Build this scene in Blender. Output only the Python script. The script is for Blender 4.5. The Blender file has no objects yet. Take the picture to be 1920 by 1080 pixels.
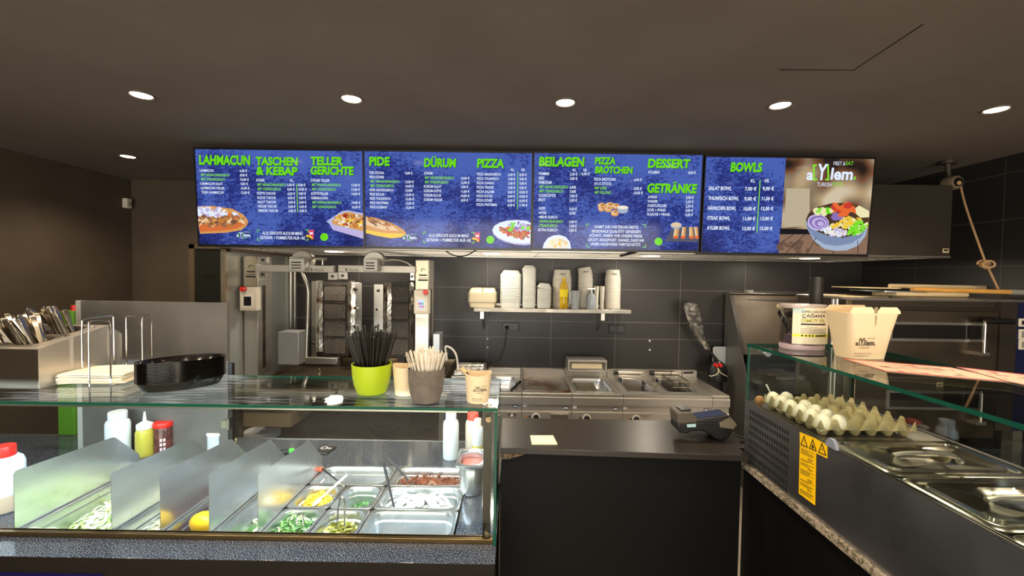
import bpy, bmesh, math, random
from mathutils import Vector, Matrix
random.seed(11)
sc = bpy.context.scene
COL = sc.collection
PI = math.pi
V = Vector

# ------------------------------------------------------------------ camera, world, exposure
EYE, F = 1.77, 800.0
VPX, VPY, ROLL = 962.0, 515.5, 0.0145
CAMR = (Matrix.Rotation(math.atan((VPX - 960) / F), 3, 'Z')
        @ Matrix.Rotation(PI / 2 - math.atan((540 - VPY) / F), 3, 'X')
        @ Matrix.Rotation(ROLL, 3, 'Z'))
cd = bpy.data.cameras.new('camera')
cd.sensor_width = 36.0
cd.lens = 36.0 * F / 1920.0
cd.clip_start = 0.02
cam = bpy.data.objects.new('camera', cd)
cam.matrix_world = Matrix.Translation((0, 0, EYE)) @ CAMR.to_4x4()
COL.objects.link(cam)
sc.camera = cam
w = bpy.data.worlds.new('world')
sc.world = w
w.use_nodes = True
w.node_tree.nodes['Background'].inputs[0].default_value = (0.9, 0.85, 0.8, 1)
w.node_tree.nodes['Background'].inputs[1].default_value = 0.0
sc.view_settings.view_transform = 'Standard'
sc.view_settings.look = 'None'
sc.view_settings.exposure = 0.0
sc.view_settings.gamma = 1.0
sc.view_settings.use_curve_mapping = False
SPOT_W, SPOT_COL = 62.0, (1.0, 0.80, 0.58)
LED_W, LED_COL = 19.0, (0.74, 0.87, 1.0)
HOOD_W = 5.5
FILL_DAYLIGHT = 9.0  # strength of the added glowing panes behind the viewer


def at(x, y, X=None, Y=None, Z=None):
    """the point of the place seen at a photo pixel, on the plane X, Y or Z = given"""
    d = CAMR @ V(((x - 960) / F, (540 - y) / F, -1.0))
    if Y is not None:
        t = Y / d.y
    elif X is not None:
        t = X / d.x
    else:
        t = (Z - EYE) / d.z
    return V((0, 0, EYE)) + d * t


# ------------------------------------------------------------------ materials
def lin(h):
    h = h.lstrip('#')
    out = []
    for i in (0, 2, 4):
        c = int(h[i:i + 2], 16) / 255
        out.append(c / 12.92 if c <= 0.04045 else ((c + 0.055) / 1.055) ** 2.4)
    return (*out, 1)


MATS = {}


def mat(name, c, r=0.5, m=0.0, c2=None, ns=20.0, st=(1, 1, 1), lo=0.4, hi=0.6, bump=0.0, bs=150.0, bst=None,
        em=None, es=0.0, coat=0.0, sp=0.5, tr=0.0, rv=0.0, alpha=1.0, det=3):
    if name in MATS:
        return MATS[name]
    M = bpy.data.materials.new(name)
    MATS[name] = M
    M.use_nodes = True
    nt = M.node_tree
    N, L = nt.nodes, nt.links
    b = N['Principled BSDF']
    b.inputs['Base Color'].default_value = lin(c)
    b.inputs['Roughness'].default_value = r
    b.inputs['Metallic'].default_value = m
    b.inputs['Specular IOR Level'].default_value = sp
    b.inputs['Coat Weight'].default_value = coat
    b.inputs['Coat Roughness'].default_value = 0.08
    b.inputs['Transmission Weight'].default_value = tr
    b.inputs['Alpha'].default_value = alpha
    if em:
        b.inputs['Emission Color'].default_value = lin(em)
        b.inputs['Emission Strength'].default_value = es
    tc = N.new('ShaderNodeTexCoord')

    def noise(scale, stretch, d):
        mp = N.new('ShaderNodeMapping')
        mp.inputs['Scale'].default_value = stretch
        L.new(tc.outputs['Object'], mp.inputs['Vector'])
        n = N.new('ShaderNodeTexNoise')
        n.inputs['Scale'].default_value = scale
        n.inputs['Detail'].default_value = d
        L.new(mp.outputs['Vector'], n.inputs['Vector'])
        return n
    if c2 or rv:
        n = noise(ns, st, det)
        if c2:
            cr = N.new('ShaderNodeValToRGB')
            cr.color_ramp.elements[0].position = lo
            cr.color_ramp.elements[1].position = hi
            cr.color_ramp.elements[0].color = lin(c)
            cr.color_ramp.elements[1].color = lin(c2)
            L.new(n.outputs['Fac'], cr.inputs['Fac'])
            L.new(cr.outputs['Color'], b.inputs['Base Color'])
        if rv:
            mr = N.new('ShaderNodeMapRange')
            mr.inputs['From Min'].default_value = 0.3
            mr.inputs['From Max'].default_value = 0.7
            mr.inputs['To Min'].default_value = max(r - rv, 0.02)
            mr.inputs['To Max'].default_value = r + rv
            L.new(n.outputs['Fac'], mr.inputs['Value'])
            L.new(mr.outputs['Result'], b.inputs['Roughness'])
    if bump:
        n2 = noise(bs, bst or (1, 1, 1), 2)
        bp = N.new('ShaderNodeBump')
        bp.inputs['Strength'].default_value = bump
        bp.inputs['Distance'].default_value = 0.002
        L.new(n2.outputs['Fac'], bp.inputs['Height'])
        L.new(bp.outputs['Normal'], b.inputs['Normal'])
    return M


def emis(name, c, s=1.0, gloss=None):
    """a lit surface (a screen or a lamp); gloss: a smooth pane over it"""
    M = mat(name, '000000', r=gloss if gloss is not None else 0.6, em=c, es=s, sp=0.2 if gloss is not None else 0.1)
    return M


def glass(name, tint=(0.93, 0.97, 0.95), k=1.0):
    if name in MATS:
        return MATS[name]
    M = bpy.data.materials.new(name)
    MATS[name] = M
    M.use_nodes = True
    nt = M.node_tree
    N, L = nt.nodes, nt.links
    N.remove(N['Principled BSDF'])
    t = N.new('ShaderNodeBsdfTransparent')
    t.inputs['Color'].default_value = (*tint, 1)
    g = N.new('ShaderNodeBsdfGlossy')
    g.inputs['Roughness'].default_value = 0.015
    lw = N.new('ShaderNodeLayerWeight')                            # Schlick's curve, alike from both sides of a thin sheet
    lw.inputs['Blend'].default_value = 0.5
    pw = N.new('ShaderNodeMath')
    pw.operation = 'POWER'
    pw.inputs[1].default_value = 5.0
    L.new(lw.outputs['Facing'], pw.inputs[0])
    mu = N.new('ShaderNodeMath')
    mu.operation = 'MULTIPLY_ADD'
    mu.inputs[1].default_value = 0.96
    mu.inputs[2].default_value = 0.04 * k
    mu.use_clamp = True
    L.new(pw.outputs[0], mu.inputs[0])
    mx = N.new('ShaderNodeMixShader')
    L.new(mu.outputs[0], mx.inputs['Fac'])
    L.new(t.outputs[0], mx.inputs[1])
    L.new(g.outputs[0], mx.inputs[2])
    L.new(mx.outputs[0], N['Material Output'].inputs['Surface'])
    return M


# ------------------------------------------------------------------ mesh collector
class MB:
    def __init__(s):
        s.bm = bmesh.new()

    def _f(s, vs, mi):
        try:
            f = s.bm.faces.new(vs)
            f.material_index = mi
            f.smooth = True
            return f
        except ValueError:
            return None

    def poly(s, pts, mi=0):
        return s._f([s.bm.verts.new(p) for p in pts], mi)

    def box(s, a, b, mi=0, mx=None):
        x0, y0, z0 = (min(a[i], b[i]) for i in range(3))
        x1, y1, z1 = (max(a[i], b[i]) for i in range(3))
        c = [(x0, y0, z0), (x1, y0, z0), (x1, y1, z0), (x0, y1, z0), (x0, y0, z1), (x1, y0, z1), (x1, y1, z1), (x0, y1, z1)]
        if mx is not None:
            c = [mx @ V(p) for p in c]
        v = [s.bm.verts.new(p) for p in c]
        for q in ((0, 3, 2, 1), (4, 5, 6, 7), (0, 1, 5, 4), (1, 2, 6, 5), (2, 3, 7, 6), (3, 0, 4, 7)):
            s._f([v[i] for i in q], mi)
        return s

    def hexa(s, c, mi=0):
        """eight corners: bottom ring then top ring"""
        v = [s.bm.verts.new(p) for p in c]
        for q in ((0, 3, 2, 1), (4, 5, 6, 7), (0, 1, 5, 4), (1, 2, 6, 5), (2, 3, 7, 6), (3, 0, 4, 7)):
            s._f([v[i] for i in q], mi)
        return s

    def prism(s, pts, lo, hi, axis='Z', mi=0, mx=None):
        f = {'X': lambda a, b, k: (k, a, b), 'Y': lambda a, b, k: (a, k, b), 'Z': lambda a, b, k: (a, b, k)}[axis]
        r = []
        for k in (lo, hi):
            r.append([s.bm.verts.new((mx @ V(f(a, b, k))) if mx is not None else f(a, b, k)) for a, b in pts])
        n = len(pts)
        s._f(r[0][::-1], mi)
        s._f(r[1], mi)
        for i in range(n):
            s._f([r[0][i], r[0][(i + 1) % n], r[1][(i + 1) % n], r[1][i]], mi)
        return s

    def loft(s, rings, mi=0, cap=True, closed=True):
        R = [[s.bm.verts.new(p) for p in r] for r in rings]
        n = len(R[0])
        for a, b in zip(R, R[1:]):
            for i in range(n if closed else n - 1):
                s._f([a[i], a[(i + 1) % n], b[(i + 1) % n], b[i]], mi)
        if cap:
            s._f(R[0][::-1], mi)
            s._f(R[-1], mi)
        return s

    def lathe(s, prof, c=(0, 0, 0), n=24, sx=1.0, sy=1.0, mi=0, mx=None, cap=(True, True)):
        c = V(c)
        rings = []
        for r, z in prof:
            ring = []
            for i in range(n):
                a = 2 * PI * i / n
                p = V((r * sx * math.cos(a), r * sy * math.sin(a), z))
                if mx is not None:
                    p = mx @ p
                ring.append(c + p)
            rings.append(ring)
        R = [[s.bm.verts.new(p) for p in r] for r in rings]
        for a, b in zip(R, R[1:]):
            for i in range(n):
                s._f([a[i], a[(i + 1) % n], b[(i + 1) % n], b[i]], mi)
        if cap[0]:
            s._f(R[0][::-1], mi)
        if cap[1]:
            s._f(R[-1], mi)
        return s

    def cyl(s, p0, p1, r, r2=None, n=14, mi=0):
        p0, p1 = V(p0), V(p1)
        d = p1 - p0
        q = d.to_track_quat('Z', 'Y').to_matrix()
        return s.lathe([(r, 0), (r if r2 is None else r2, d.length)], p0, n, mi=mi, mx=q)

    def tube(s, pts, r, n=8, mi=0, sub=0):
        pts = [V(p) for p in pts]
        for _ in range(sub):                                       # corner cutting
            q = [pts[0]]
            for a, b in zip(pts, pts[1:]):
                q += [a.lerp(b, 0.25), a.lerp(b, 0.75)]
            pts = q + [pts[-1]]
        rings, up = [], None
        for i, p in enumerate(pts):
            d = (pts[min(i + 1, len(pts) - 1)] - pts[max(i - 1, 0)]).normalized()
            if up is None:
                up = d.orthogonal().normalized()
            up = (up - d * up.dot(d)).normalized()
            v = d.cross(up)
            rr = r
            if isinstance(r, (list, tuple)):
                k = i / (len(pts) - 1) * (len(r) - 1)
                j = min(int(k), len(r) - 2)
                rr = r[j] + (r[j + 1] - r[j]) * (k - j)
            rings.append([p + (up * math.cos(2 * PI * k / n) + v * math.sin(2 * PI * k / n)) * rr for k in range(n)])
        return s.loft(rings, mi)

    def ell(s, c, r, n=12, mi=0, mx=None, m=8):
        c = V(c)
        prof = [(max(math.sin(PI * i / m), 0.02), -math.cos(PI * i / m)) for i in range(m + 1)]
        k = Matrix.Diagonal(V(r))
        return s.lathe(prof, c, n, mi=mi, mx=(mx @ k) if mx is not None else k)

    def disc(s, c, r, n=20, mi=0, ax='Y', ry=None):
        ry = ry or r
        o = []
        for i in range(n):
            a = 2 * PI * i / n
            u, v = r * math.cos(a), ry * math.sin(a)
            o.append((c[0] + u, c[1], c[2] + v) if ax == 'Y' else (c[0] + u, c[1] + v, c[2]) if ax == 'Z' else (c[0], c[1] + u, c[2] + v))
        return s.poly(o, mi)

    def rrect(s, w, d, r, z, k=5, c=(0, 0)):
        """points of a rounded rectangle at height z"""
        o = []
        for cx, cy, a0 in ((w / 2 - r, d / 2 - r, 0), (-w / 2 + r, d / 2 - r, 90), (-w / 2 + r, -d / 2 + r, 180), (w / 2 - r, -d / 2 + r, 270)):
            for i in range(k + 1):
                a = math.radians(a0 + 90 * i / k)
                o.append((c[0] + cx + r * math.cos(a), c[1] + cy + r * math.sin(a), z))
        return o

    def text(s, t, fm, x, y, h, w=None, mi=0, bold=0.0, shear=0.0, ctr=False):
        vs, fs, x0, x1 = glyphs(t, bold)
        k = h / CAP
        kx = (w / (x1 - x0)) if w else k
        ox = x - ((x1 - x0) * kx / 2 if ctr else 0)
        nv = [s.bm.verts.new(fm(ox + (p[0] - x0) * kx + shear * p[1] * k, y + p[1] * k)) for p in vs]
        for f in fs:
            s._f([nv[i] for i in f], mi)
        return s

    def build(s, name, mats, parent=None, bevel=0.0, ang=35, seg=2, fix=True, world=True, **props):
        if fix:
            bmesh.ops.recalc_face_normals(s.bm, faces=s.bm.faces)
        me = bpy.data.meshes.new(name)
        if world and parent is not None:
            o = V((0, 0, 0))
            p = parent
            while p:
                o += p.location
                p = p.parent
            bmesh.ops.translate(s.bm, verts=s.bm.verts, vec=-o)
        s.bm.to_mesh(me)
        s.bm.free()
        for m in (mats if isinstance(mats, (list, tuple)) else [mats]):
            me.materials.append(m)
        me.set_sharp_from_angle(angle=math.radians(ang))
        ob = bpy.data.objects.new(name, me)
        COL.objects.link(ob)
        if parent is not None:
            ob.parent = parent
        if bevel:
            md = ob.modifiers.new('bevel', 'BEVEL')
            md.width = bevel
            md.segments = seg
            md.limit_method = 'ANGLE'
            md.angle_limit = math.radians(40)
        for k, v in props.items():
            ob[k] = v
        return ob


GL = {}
UML = {'Ä': 'A', 'Ö': 'O', 'Ü': 'U', 'ä': 'a', 'ö': 'o', 'ü': 'u'}
CAP = 0.7


def glyphs(t, bold):
    key = (t, bold)
    if key not in GL and bold > 0 and any(c in UML for c in t):      # bold umlauts: the plain letter and two round dots
        plain = ''.join(UML.get(c, c) for c in t)
        vs, fs, x0, x1 = glyphs(plain, bold)
        vs, fs = list(vs), list(fs)
        for i, c in enumerate(t):
            if c in UML:
                g = glyphs(UML[c], bold)
                xc = glyphs(plain[:i + 1], bold)[3] - (g[3] - g[2]) / 2
                for sg in (-1, 1):
                    n0 = len(vs)
                    vs += [(xc + sg * .125 + (.065 + bold * .5) * math.cos(k * PI / 5), CAP * 1.21 + (.06 + bold * .4) * math.sin(k * PI / 5), 0) for k in range(10)]
                    fs.append(tuple(range(n0, n0 + 10)))
        GL[key] = (vs, fs, x0, x1)
    if key not in GL:
        cu = bpy.data.curves.new('t', 'FONT')
        cu.body = t
        cu.size = 1.0
        cu.resolution_u = 3
        cu.offset = bold
        ob = bpy.data.objects.new('t', cu)
        COL.objects.link(ob)
        ev = ob.evaluated_get(bpy.context.evaluated_depsgraph_get())
        me = ev.to_mesh()
        vs = [tuple(v.co) for v in me.vertices]
        fs = [tuple(p.vertices) for p in me.polygons]
        ev.to_mesh_clear()
        bpy.data.objects.remove(ob)
        bpy.data.curves.remove(cu)
        xs = [p[0] for p in vs] or [0, 1]
        GL[key] = (vs, fs, min(xs), max(xs))
    return GL[key]


CAP = max(p[1] for p in glyphs('H', 0.0)[0])


def flat(o, u, v):
    o, u, v = V(o), V(u), V(v)
    return lambda x, y: o + u * x + v * y


def cone(c, r0, r1, h, a0, eps=0.0006, sx=1.0, sy=1.0):
    """map of a text strip round a cup: x along the circumference from the angle a0, y up"""
    c = V(c)

    def f(x, y):
        r = r0 + (r1 - r0) * y / h + eps
        a = a0 + x / r
        return c + V((r * sx * math.cos(a), r * sy * math.sin(a), y))
    return f


def thing(name, label, cat, loc=(0, 0, 0), group=None, rz=0.0):
    o = bpy.data.objects.new(name, None)
    o.empty_display_size = 0.05
    COL.objects.link(o)
    o.location = loc
    o.rotation_euler = (0, 0, rz)
    o['label'] = label
    o['category'] = cat
    if group:
        o['group'] = group
    return o


def tag(o, label, cat, group=None):
    o['label'] = label
    o['category'] = cat
    if group:
        o['group'] = group
    return o


def dup(root, loc=None, rz=None, label=None, group=None):
    def cp(o, par):
        c = o.copy()
        COL.objects.link(c)
        if par is not None:
            c.parent = par
        for ch in list(o.children):
            cp(ch, c)
        return c
    r = cp(root, None)
    if loc is not None:
        r.location = loc
    if rz is not None:
        r.rotation_euler.z = rz
    if label:
        r['label'] = label
    if group:
        r['group'] = group
    return r


def solo(mb, name, mats, label, cat, loc=None, group=None, **k):
    """a thing that is one mesh: its origin goes to loc"""
    if loc is not None:
        bmesh.ops.translate(mb.bm, verts=mb.bm.verts, vec=-V(loc))
    o = mb.build(name, mats, **k)
    if loc is not None:
        o.location = loc
    return tag(o, label, cat, group)


def struct(mb, name, mats, **k):
    o = mb.build(name, mats, **k)
    o['kind'] = 'structure'
    return o


ORD = ('top', 'second', 'third', 'fourth', 'fifth', 'sixth', 'seventh', 'eighth', 'ninth', 'tenth', 'eleventh', 'twelfth', 'thirteenth', 'fourteenth',
       'fifteenth', 'sixteenth', 'seventeenth', 'eighteenth', 'nineteenth', 'twentieth', 'twenty-first', 'twenty-second', 'twenty-third', 'twenty-fourth', 'twenty-fifth')

# shared materials
STEEL = mat('brushed_steel', 'c2beb6', r=0.38, m=.82, rv=0.05, ns=6, st=(1, 1, 6))
STEELH = mat('steel_plain', 'cac5bc', r=0.32, m=1.0, rv=0.05, ns=6)
STEELD = mat('steel_dull', 'a39d94', r=0.42, m=1.0, rv=0.1, ns=7)
STEELW = mat('steel_satin', 'dcdfe1', r=0.25, m=.92, rv=0.05, ns=5)
CHROME = mat('chrome', 'd8d6d2', r=0.10, m=1.0)
BLACK = mat('black_plastic', '111111', r=0.35)
BLACKM = mat('black_matt', '15130f', r=0.6)
WHITE = mat('white_plastic', 'eef0f0', r=0.4)
GREYP = mat('grey_plastic', '9b9a96', r=0.45)
RED = mat('red_plastic', 'd0231a', r=0.4)
GEDGE = mat('glass_edge', '0e4a3c', r=0.12, coat=0.3)
GLASS = glass('clear_glass')


def streaked():
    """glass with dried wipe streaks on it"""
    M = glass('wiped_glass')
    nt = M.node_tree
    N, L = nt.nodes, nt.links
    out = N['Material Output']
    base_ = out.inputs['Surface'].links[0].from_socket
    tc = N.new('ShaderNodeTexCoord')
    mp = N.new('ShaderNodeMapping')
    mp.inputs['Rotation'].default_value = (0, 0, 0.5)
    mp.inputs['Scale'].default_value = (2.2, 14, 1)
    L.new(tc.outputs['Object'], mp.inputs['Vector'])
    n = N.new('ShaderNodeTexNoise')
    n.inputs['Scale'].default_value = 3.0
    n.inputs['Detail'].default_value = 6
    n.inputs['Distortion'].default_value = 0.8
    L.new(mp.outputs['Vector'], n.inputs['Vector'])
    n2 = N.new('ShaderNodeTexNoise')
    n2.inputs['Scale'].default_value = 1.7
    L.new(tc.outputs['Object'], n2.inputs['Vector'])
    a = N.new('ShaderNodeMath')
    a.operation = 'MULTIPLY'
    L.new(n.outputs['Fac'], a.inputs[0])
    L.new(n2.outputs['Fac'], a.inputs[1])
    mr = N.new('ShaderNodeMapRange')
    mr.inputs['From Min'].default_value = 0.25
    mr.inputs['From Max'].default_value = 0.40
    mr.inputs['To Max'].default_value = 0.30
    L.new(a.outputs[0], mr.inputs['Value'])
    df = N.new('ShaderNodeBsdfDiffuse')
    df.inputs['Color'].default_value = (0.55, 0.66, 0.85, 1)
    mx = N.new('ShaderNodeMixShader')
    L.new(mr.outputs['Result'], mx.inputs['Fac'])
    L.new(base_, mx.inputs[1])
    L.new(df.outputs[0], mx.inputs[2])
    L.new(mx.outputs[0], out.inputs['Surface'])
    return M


STREAKED = streaked()
INK = mat('black_print', '171512', r=0.6)

# ------------------------------------------------------------------ room shell
CEIL, XL, XR, YB, YF = 2.60, -3.56, 3.24, 3.98, -3.2


def tile_mat(name, axis, along0, zs, tile='363231', grout='7a756f'):
    """large dark wall tiles with thin grout lines, joints straight above each other"""
    M = mat(name, tile, r=0.42, bump=0.06, bs=90)
    nt = M.node_tree
    N, L = nt.nodes, nt.links
    b = N['Principled BSDF']
    g = N.new('ShaderNodeNewGeometry')
    sp = N.new('ShaderNodeSeparateXYZ')
    L.new(g.outputs['Position'], sp.inputs[0])

    def ma(op, a, b_=None):
        n = N.new('ShaderNodeMath')
        n.operation = op
        for i, q in enumerate((a, b_)):
            if q is None:
                continue
            if isinstance(q, (int, float)):
                n.inputs[i].default_value = q
            else:
                L.new(q, n.inputs[i])
        return n.outputs[0]

    def dist(src, o, p):
        return ma('ABSOLUTE', ma('SUBTRACT', ma('FLOORED_MODULO', ma('ADD', src, -o + p / 2), p), p / 2))
    dx = dist(sp.outputs[axis], along0, 0.6)
    z = sp.outputs['Z']
    d1 = dist(z, zs[0], 0.305)
    d = d1
    if len(zs) > 1:
        lowm = ma('LESS_THAN', z, zs[0] - 0.02)
        d2 = dist(z, zs[1], 0.305)
        d = ma('ADD', ma('MULTIPLY', lowm, d2), ma('MULTIPLY', ma('SUBTRACT', 1.0, lowm), d1))
    k = ma('LESS_THAN', ma('MINIMUM', dx, d), 0.0022)
    mx = N.new('ShaderNodeMix')
    mx.data_type = 'RGBA'
    mx.inputs[6].default_value = lin(tile)
    mx.inputs[7].default_value = lin(grout)
    L.new(k, mx.inputs[0])
    L.new(mx.outputs[2], b.inputs['Base Color'])
    return M


TILE_B = tile_mat('wall_tile_rear', 'X', at(1153, 640, Y=YB).x, (at(1350, 607, Y=YB).z, at(1350, 638, Y=YB).z))
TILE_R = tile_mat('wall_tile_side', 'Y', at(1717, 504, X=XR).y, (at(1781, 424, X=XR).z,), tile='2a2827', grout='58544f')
PAINT = mat('dark_brown_paint', '483d31', r=0.75, c2='4d4236', ns=4, bump=0.05, bs=200)
CEILM = mat('ceiling_paint', '6b625a', r=0.85, c2='70675f', ns=2, bump=0.03, bs=120)
FLOORM = mat('floor_tile', '857b6f', r=0.5, c2='8d8377', ns=3)
XS = -2.02
struct(MB().box((XL - .1, YF - .1, -.05), (XR + .1, YB + .1, 0)), 'floor', FLOORM)
struct(MB().box((XL - .1, YF - .1, CEIL), (XR + .1, YB + .1, CEIL + .05)), 'ceiling', CEILM)
struct(MB().box((XS, YB, 0), (XR + .1, YB + .1, CEIL)), 'wall_back', TILE_B)
struct(MB().box((XL - .1, YB, 0), (XS, YB + .1, CEIL)), 'wall_back_corner', PAINT)
struct(MB().box((XL - .1, YF, 0), (XL, YB, CEIL)), 'wall_left', PAINT)
struct(MB().box((XR, YF, 0), (XR + .1, YB, CEIL)), 'wall_right', TILE_R)
FRONTM = mat('shop_front_wall', '9a8d7c', r=.8)
WZ0, WZ1, WX = .35, 2.25, (-3.1, -1.1, 1.05, 3.05)
mb = MB()
mb.box((XL - .1, YF - .1, 0), (XR + .1, YF, WZ0))
mb.box((XL - .1, YF - .1, WZ1), (XR + .1, YF, CEIL))
mb.box((XL - .1, YF - .1, WZ0), (WX[0], YF, WZ1))
mb.box((WX[3], YF - .1, WZ0), (XR + .1, YF, WZ1))
struct(mb, 'wall_front', FRONTM)
FILL_PANE = emis('daylit_pane', 'f6ecdc', FILL_DAYLIGHT)
for i in range(3):                                                 # unseen glowing panes added behind the viewer to brighten the room
    wn = struct(MB().box((WX[i] + .05, YF - .07, WZ0 + .05), (WX[i + 1] - .05, YF - .06, WZ1 - .05)), 'window_%d' % (i + 1), FILL_PANE)
    mb = MB()
    ring_ = ((WX[i], WX[i + 1], WZ0, WZ1), (WX[i] + .05, WX[i + 1] - .05, WZ0 + .05, WZ1 - .05))
    (a0, a1, a2, a3), (b0, b1, b2, b3) = ring_
    mb.box((a0, YF - .08, a2), (a1, YF - .02, b2))
    mb.box((a0, YF - .08, b3), (a1, YF - .02, a3))
    mb.box((a0, YF - .08, b2), (b0, YF - .02, b3))
    mb.box((b1, YF - .08, b2), (a1, YF - .02, b3))
    mb.build('window_frame', mat('window_frame_dark', '2a2826', r=.4), wn)
# flush access panel in the ceiling
q = [at(1462, 130, Z=CEIL), at(1601, 131, Z=CEIL), at(1731, 45, Z=CEIL)]
mb = MB()
mb.tube([p_ + V((0, 0, .001)) for p_ in q], .004, 4)
struct(mb, 'trim_1', mat('seam_dark', '1c1916', r=.8))
# dark door in the rear wall beside the hood
d0, d1 = at(372, 520, Y=YB).x, at(421, 520, Y=YB).x
dz = at(395, 467, Y=YB).z
DOORM = mat('dark_door_panel', '20211c', r=0.3)
dr = struct(MB().box((d0, YB - .03, 0), (d1, YB - .001, dz)), 'door_1', DOORM)
mb = MB()
mb.box((d0 - .05, YB - .05, 0), (d0, YB - .001, dz + .04))
mb.box((d0 - .05, YB - .05, dz), (d1 + .05, YB - .001, dz + .04))
mb.box((d1, YB - .05, 0), (d1 + .05, YB - .001, dz + .04))
mb.build('door_frame', mat('door_frame_bronze', '5a4d3a', r=0.45), dr)
p = at(392, 516, Y=YB - .031)
MB().box((p.x - .05, p.y - .012, p.z - .012), (p.x + .05, p.y + .0012, p.z + .012)).build('door_handle', mat('door_handle_brass', '4a412c', r=0.3, m=0.8), dr)

# ------------------------------------------------------------------ downlights
LENS = emis('lamp_lens', 'ffe9c4', 20.0)
RING = mat('lamp_ring', '5c5348', r=0.5)


def downlight(x, y, label):
    t = thing('downlight', label, 'ceiling light', (x, y, CEIL), 'round downlights in the ceiling')
    mb = MB()
    mb.lathe([(.043, -.002), (.050, -.006), (.056, -.004), (.057, 0.0), (.043, 0.0)], (x, y, CEIL), 24, cap=(False, False))
    mb.build('ring', RING, t)
    MB().lathe([(.041, -.0035), (.043, -.001)], (x, y, CEIL), 24).build('lens', LENS, t)
    l = bpy.data.lights.new('downlight_beam', 'SPOT')
    l.energy = SPOT_W
    l.color = SPOT_COL
    l.spot_size = math.radians(140)
    l.spot_blend = 0.7
    l.shadow_soft_size = 0.045
    o = bpy.data.objects.new('downlight_beam', l)
    COL.objects.link(o)
    o.parent = t
    o.location = (0, 0, -.012)
    return t


xs = []
for (px, py), lb in zip(((265, 178), (659, 185), (1060, 192), (1463, 197), (1868, 205)),
                        ('round warm downlight at the end near the dark side wall, front row', 'round warm downlight in the ceiling in front of the PIDE menu screen',
                         'round warm downlight in the ceiling in front of the BEILAGEN menu screen', 'round warm downlight in the ceiling in front of the BOWLS menu screen',
                         'round warm downlight above the pizza oven end of the room')):
    p = at(px, py, Z=CEIL)
    xs.append(p.x)
    downlight(p.x, p.y, lb)
YR = at(1060, 192, Z=CEIL).y
p = at(240, 293, Z=CEIL)
downlight(p.x, p.y, 'round warm downlight farther back by the corner of the plain dark walls')
for j, yy in enumerate((YR - 1.15, YR - 2.3, YR - 3.7)):
    for i, xx in enumerate(xs):
        if i % 2 == (1 if j == 2 else i % 2):
            downlight(xx, yy, 'round warm downlight in one of the ceiling rows above the customers')

# ------------------------------------------------------------------ menu screens
SW, SH = 1.085, 0.612
CASE = mat('screen_case', '0d0c0c', r=0.35)


def menu_bg(name, c1, c2, c3):
    """dark blue slate picture with scratches, shown by the screen"""
    M = mat(name, '040406', r=0.09, em='303a90', es=1.0, sp=0.2)
    nt = M.node_tree
    N, L = nt.nodes, nt.links
    b = N['Principled BSDF']
    tc = N.new('ShaderNodeTexCoord')
    n1 = N.new('ShaderNodeTexNoise')
    n1.inputs['Scale'].default_value = 2.6
    n1.inputs['Detail'].default_value = 5
    L.new(tc.outputs['Object'], n1.inputs['Vector'])
    mp = N.new('ShaderNodeMapping')
    mp.inputs['Rotation'].default_value = (0, 0.6, 0)
    mp.inputs['Scale'].default_value = (14, 1, 34)
    L.new(tc.outputs['Object'], mp.inputs['Vector'])
    n2 = N.new('ShaderNodeTexNoise')
    n2.inputs['Scale'].default_value = 1.6
    n2.inputs['Detail'].default_value = 6
    n2.inputs['Distortion'].default_value = 1.6
    L.new(mp.outputs['Vector'], n2.inputs['Vector'])
    n3 = N.new('ShaderNodeTexNoise')
    n3.inputs['Scale'].default_value = 60
    n3.inputs['Detail'].default_value = 3
    L.new(tc.outputs['Object'], n3.inputs['Vector'])
    sx = N.new('ShaderNodeSeparateXYZ')
    L.new(tc.outputs['Object'], sx.inputs[0])
    a = N.new('ShaderNodeMath')
    a.operation = 'MULTIPLY_ADD'
    a.inputs[1].default_value = 0.42
    L.new(sx.outputs['Z'], a.inputs[0])
    L.new(n1.outputs['Fac'], a.inputs[2])
    a2 = N.new('ShaderNodeMath')
    a2.operation = 'MULTIPLY_ADD'
    a2.inputs[1].default_value = 0.55
    L.new(n2.outputs['Fac'], a2.inputs[0])
    L.new(a.outputs[0], a2.inputs[2])
    a3 = N.new('ShaderNodeMath')
    a3.operation = 'MULTIPLY_ADD'
    a3.inputs[1].default_value = 0.30
    L.new(n3.outputs['Fac'], a3.inputs[0])
    L.new(a2.outputs[0], a3.inputs[2])
    cr = N.new('ShaderNodeValToRGB')
    e = cr.color_ramp.elements
    e[0].position, e[0].color = 0.64, lin(c1)
    e[1].position, e[1].color = 1.10, lin(c3)
    k = e.new(0.88)
    k.color = lin(c2)
    L.new(a3.outputs[0], cr.inputs['Fac'])
    L.new(cr.outputs['Color'], b.inputs['Emission Color'])
    return M


BG = menu_bg('menu_slate', '0e0e30', '2a3684', '4a62b4')
S_GREEN = emis('screen_green', '6ddc1e', 1.0, .1)
S_WHITE = emis('screen_white', 'e4eeff', 1.0, .1)
S_LIME = emis('screen_lime', '84e03a', 1.0, .1)
S_DARK = emis('screen_shadow', '0e1a30', 1.0, .1)
FOOD = {k: emis('screen_' + k, v, 1.0, .1) for k, v in dict(
    dough='d89a58', crust='c07a3c', orange='d8703a', meat='9a6a4c', meat2='7a5038', pale='e8c8a0', cream='f2ead8', white='e8ecf6', lilac='c0b4e0', grey='8896b8', tray='b4bce4', red='c83c30',
    redder='a03020', green='6aa04a', lime='b8d84c', yellow='f0c83c', board='54586c', pink='e04868', black='16141a', brown='4a3626', wood='8a6c58', wood2='6c5244', bowl='7c8cae', bowl2='a4b4cc',
    blur1='7a6450', blur2='a08058', blur3='c8b088', blur4='5a4034', blur5='bcae92', blur6='8a4a2c', purple='8a70b8', egg='ece6b4', tom='e86a34').items()}
FK = list(FOOD)
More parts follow.
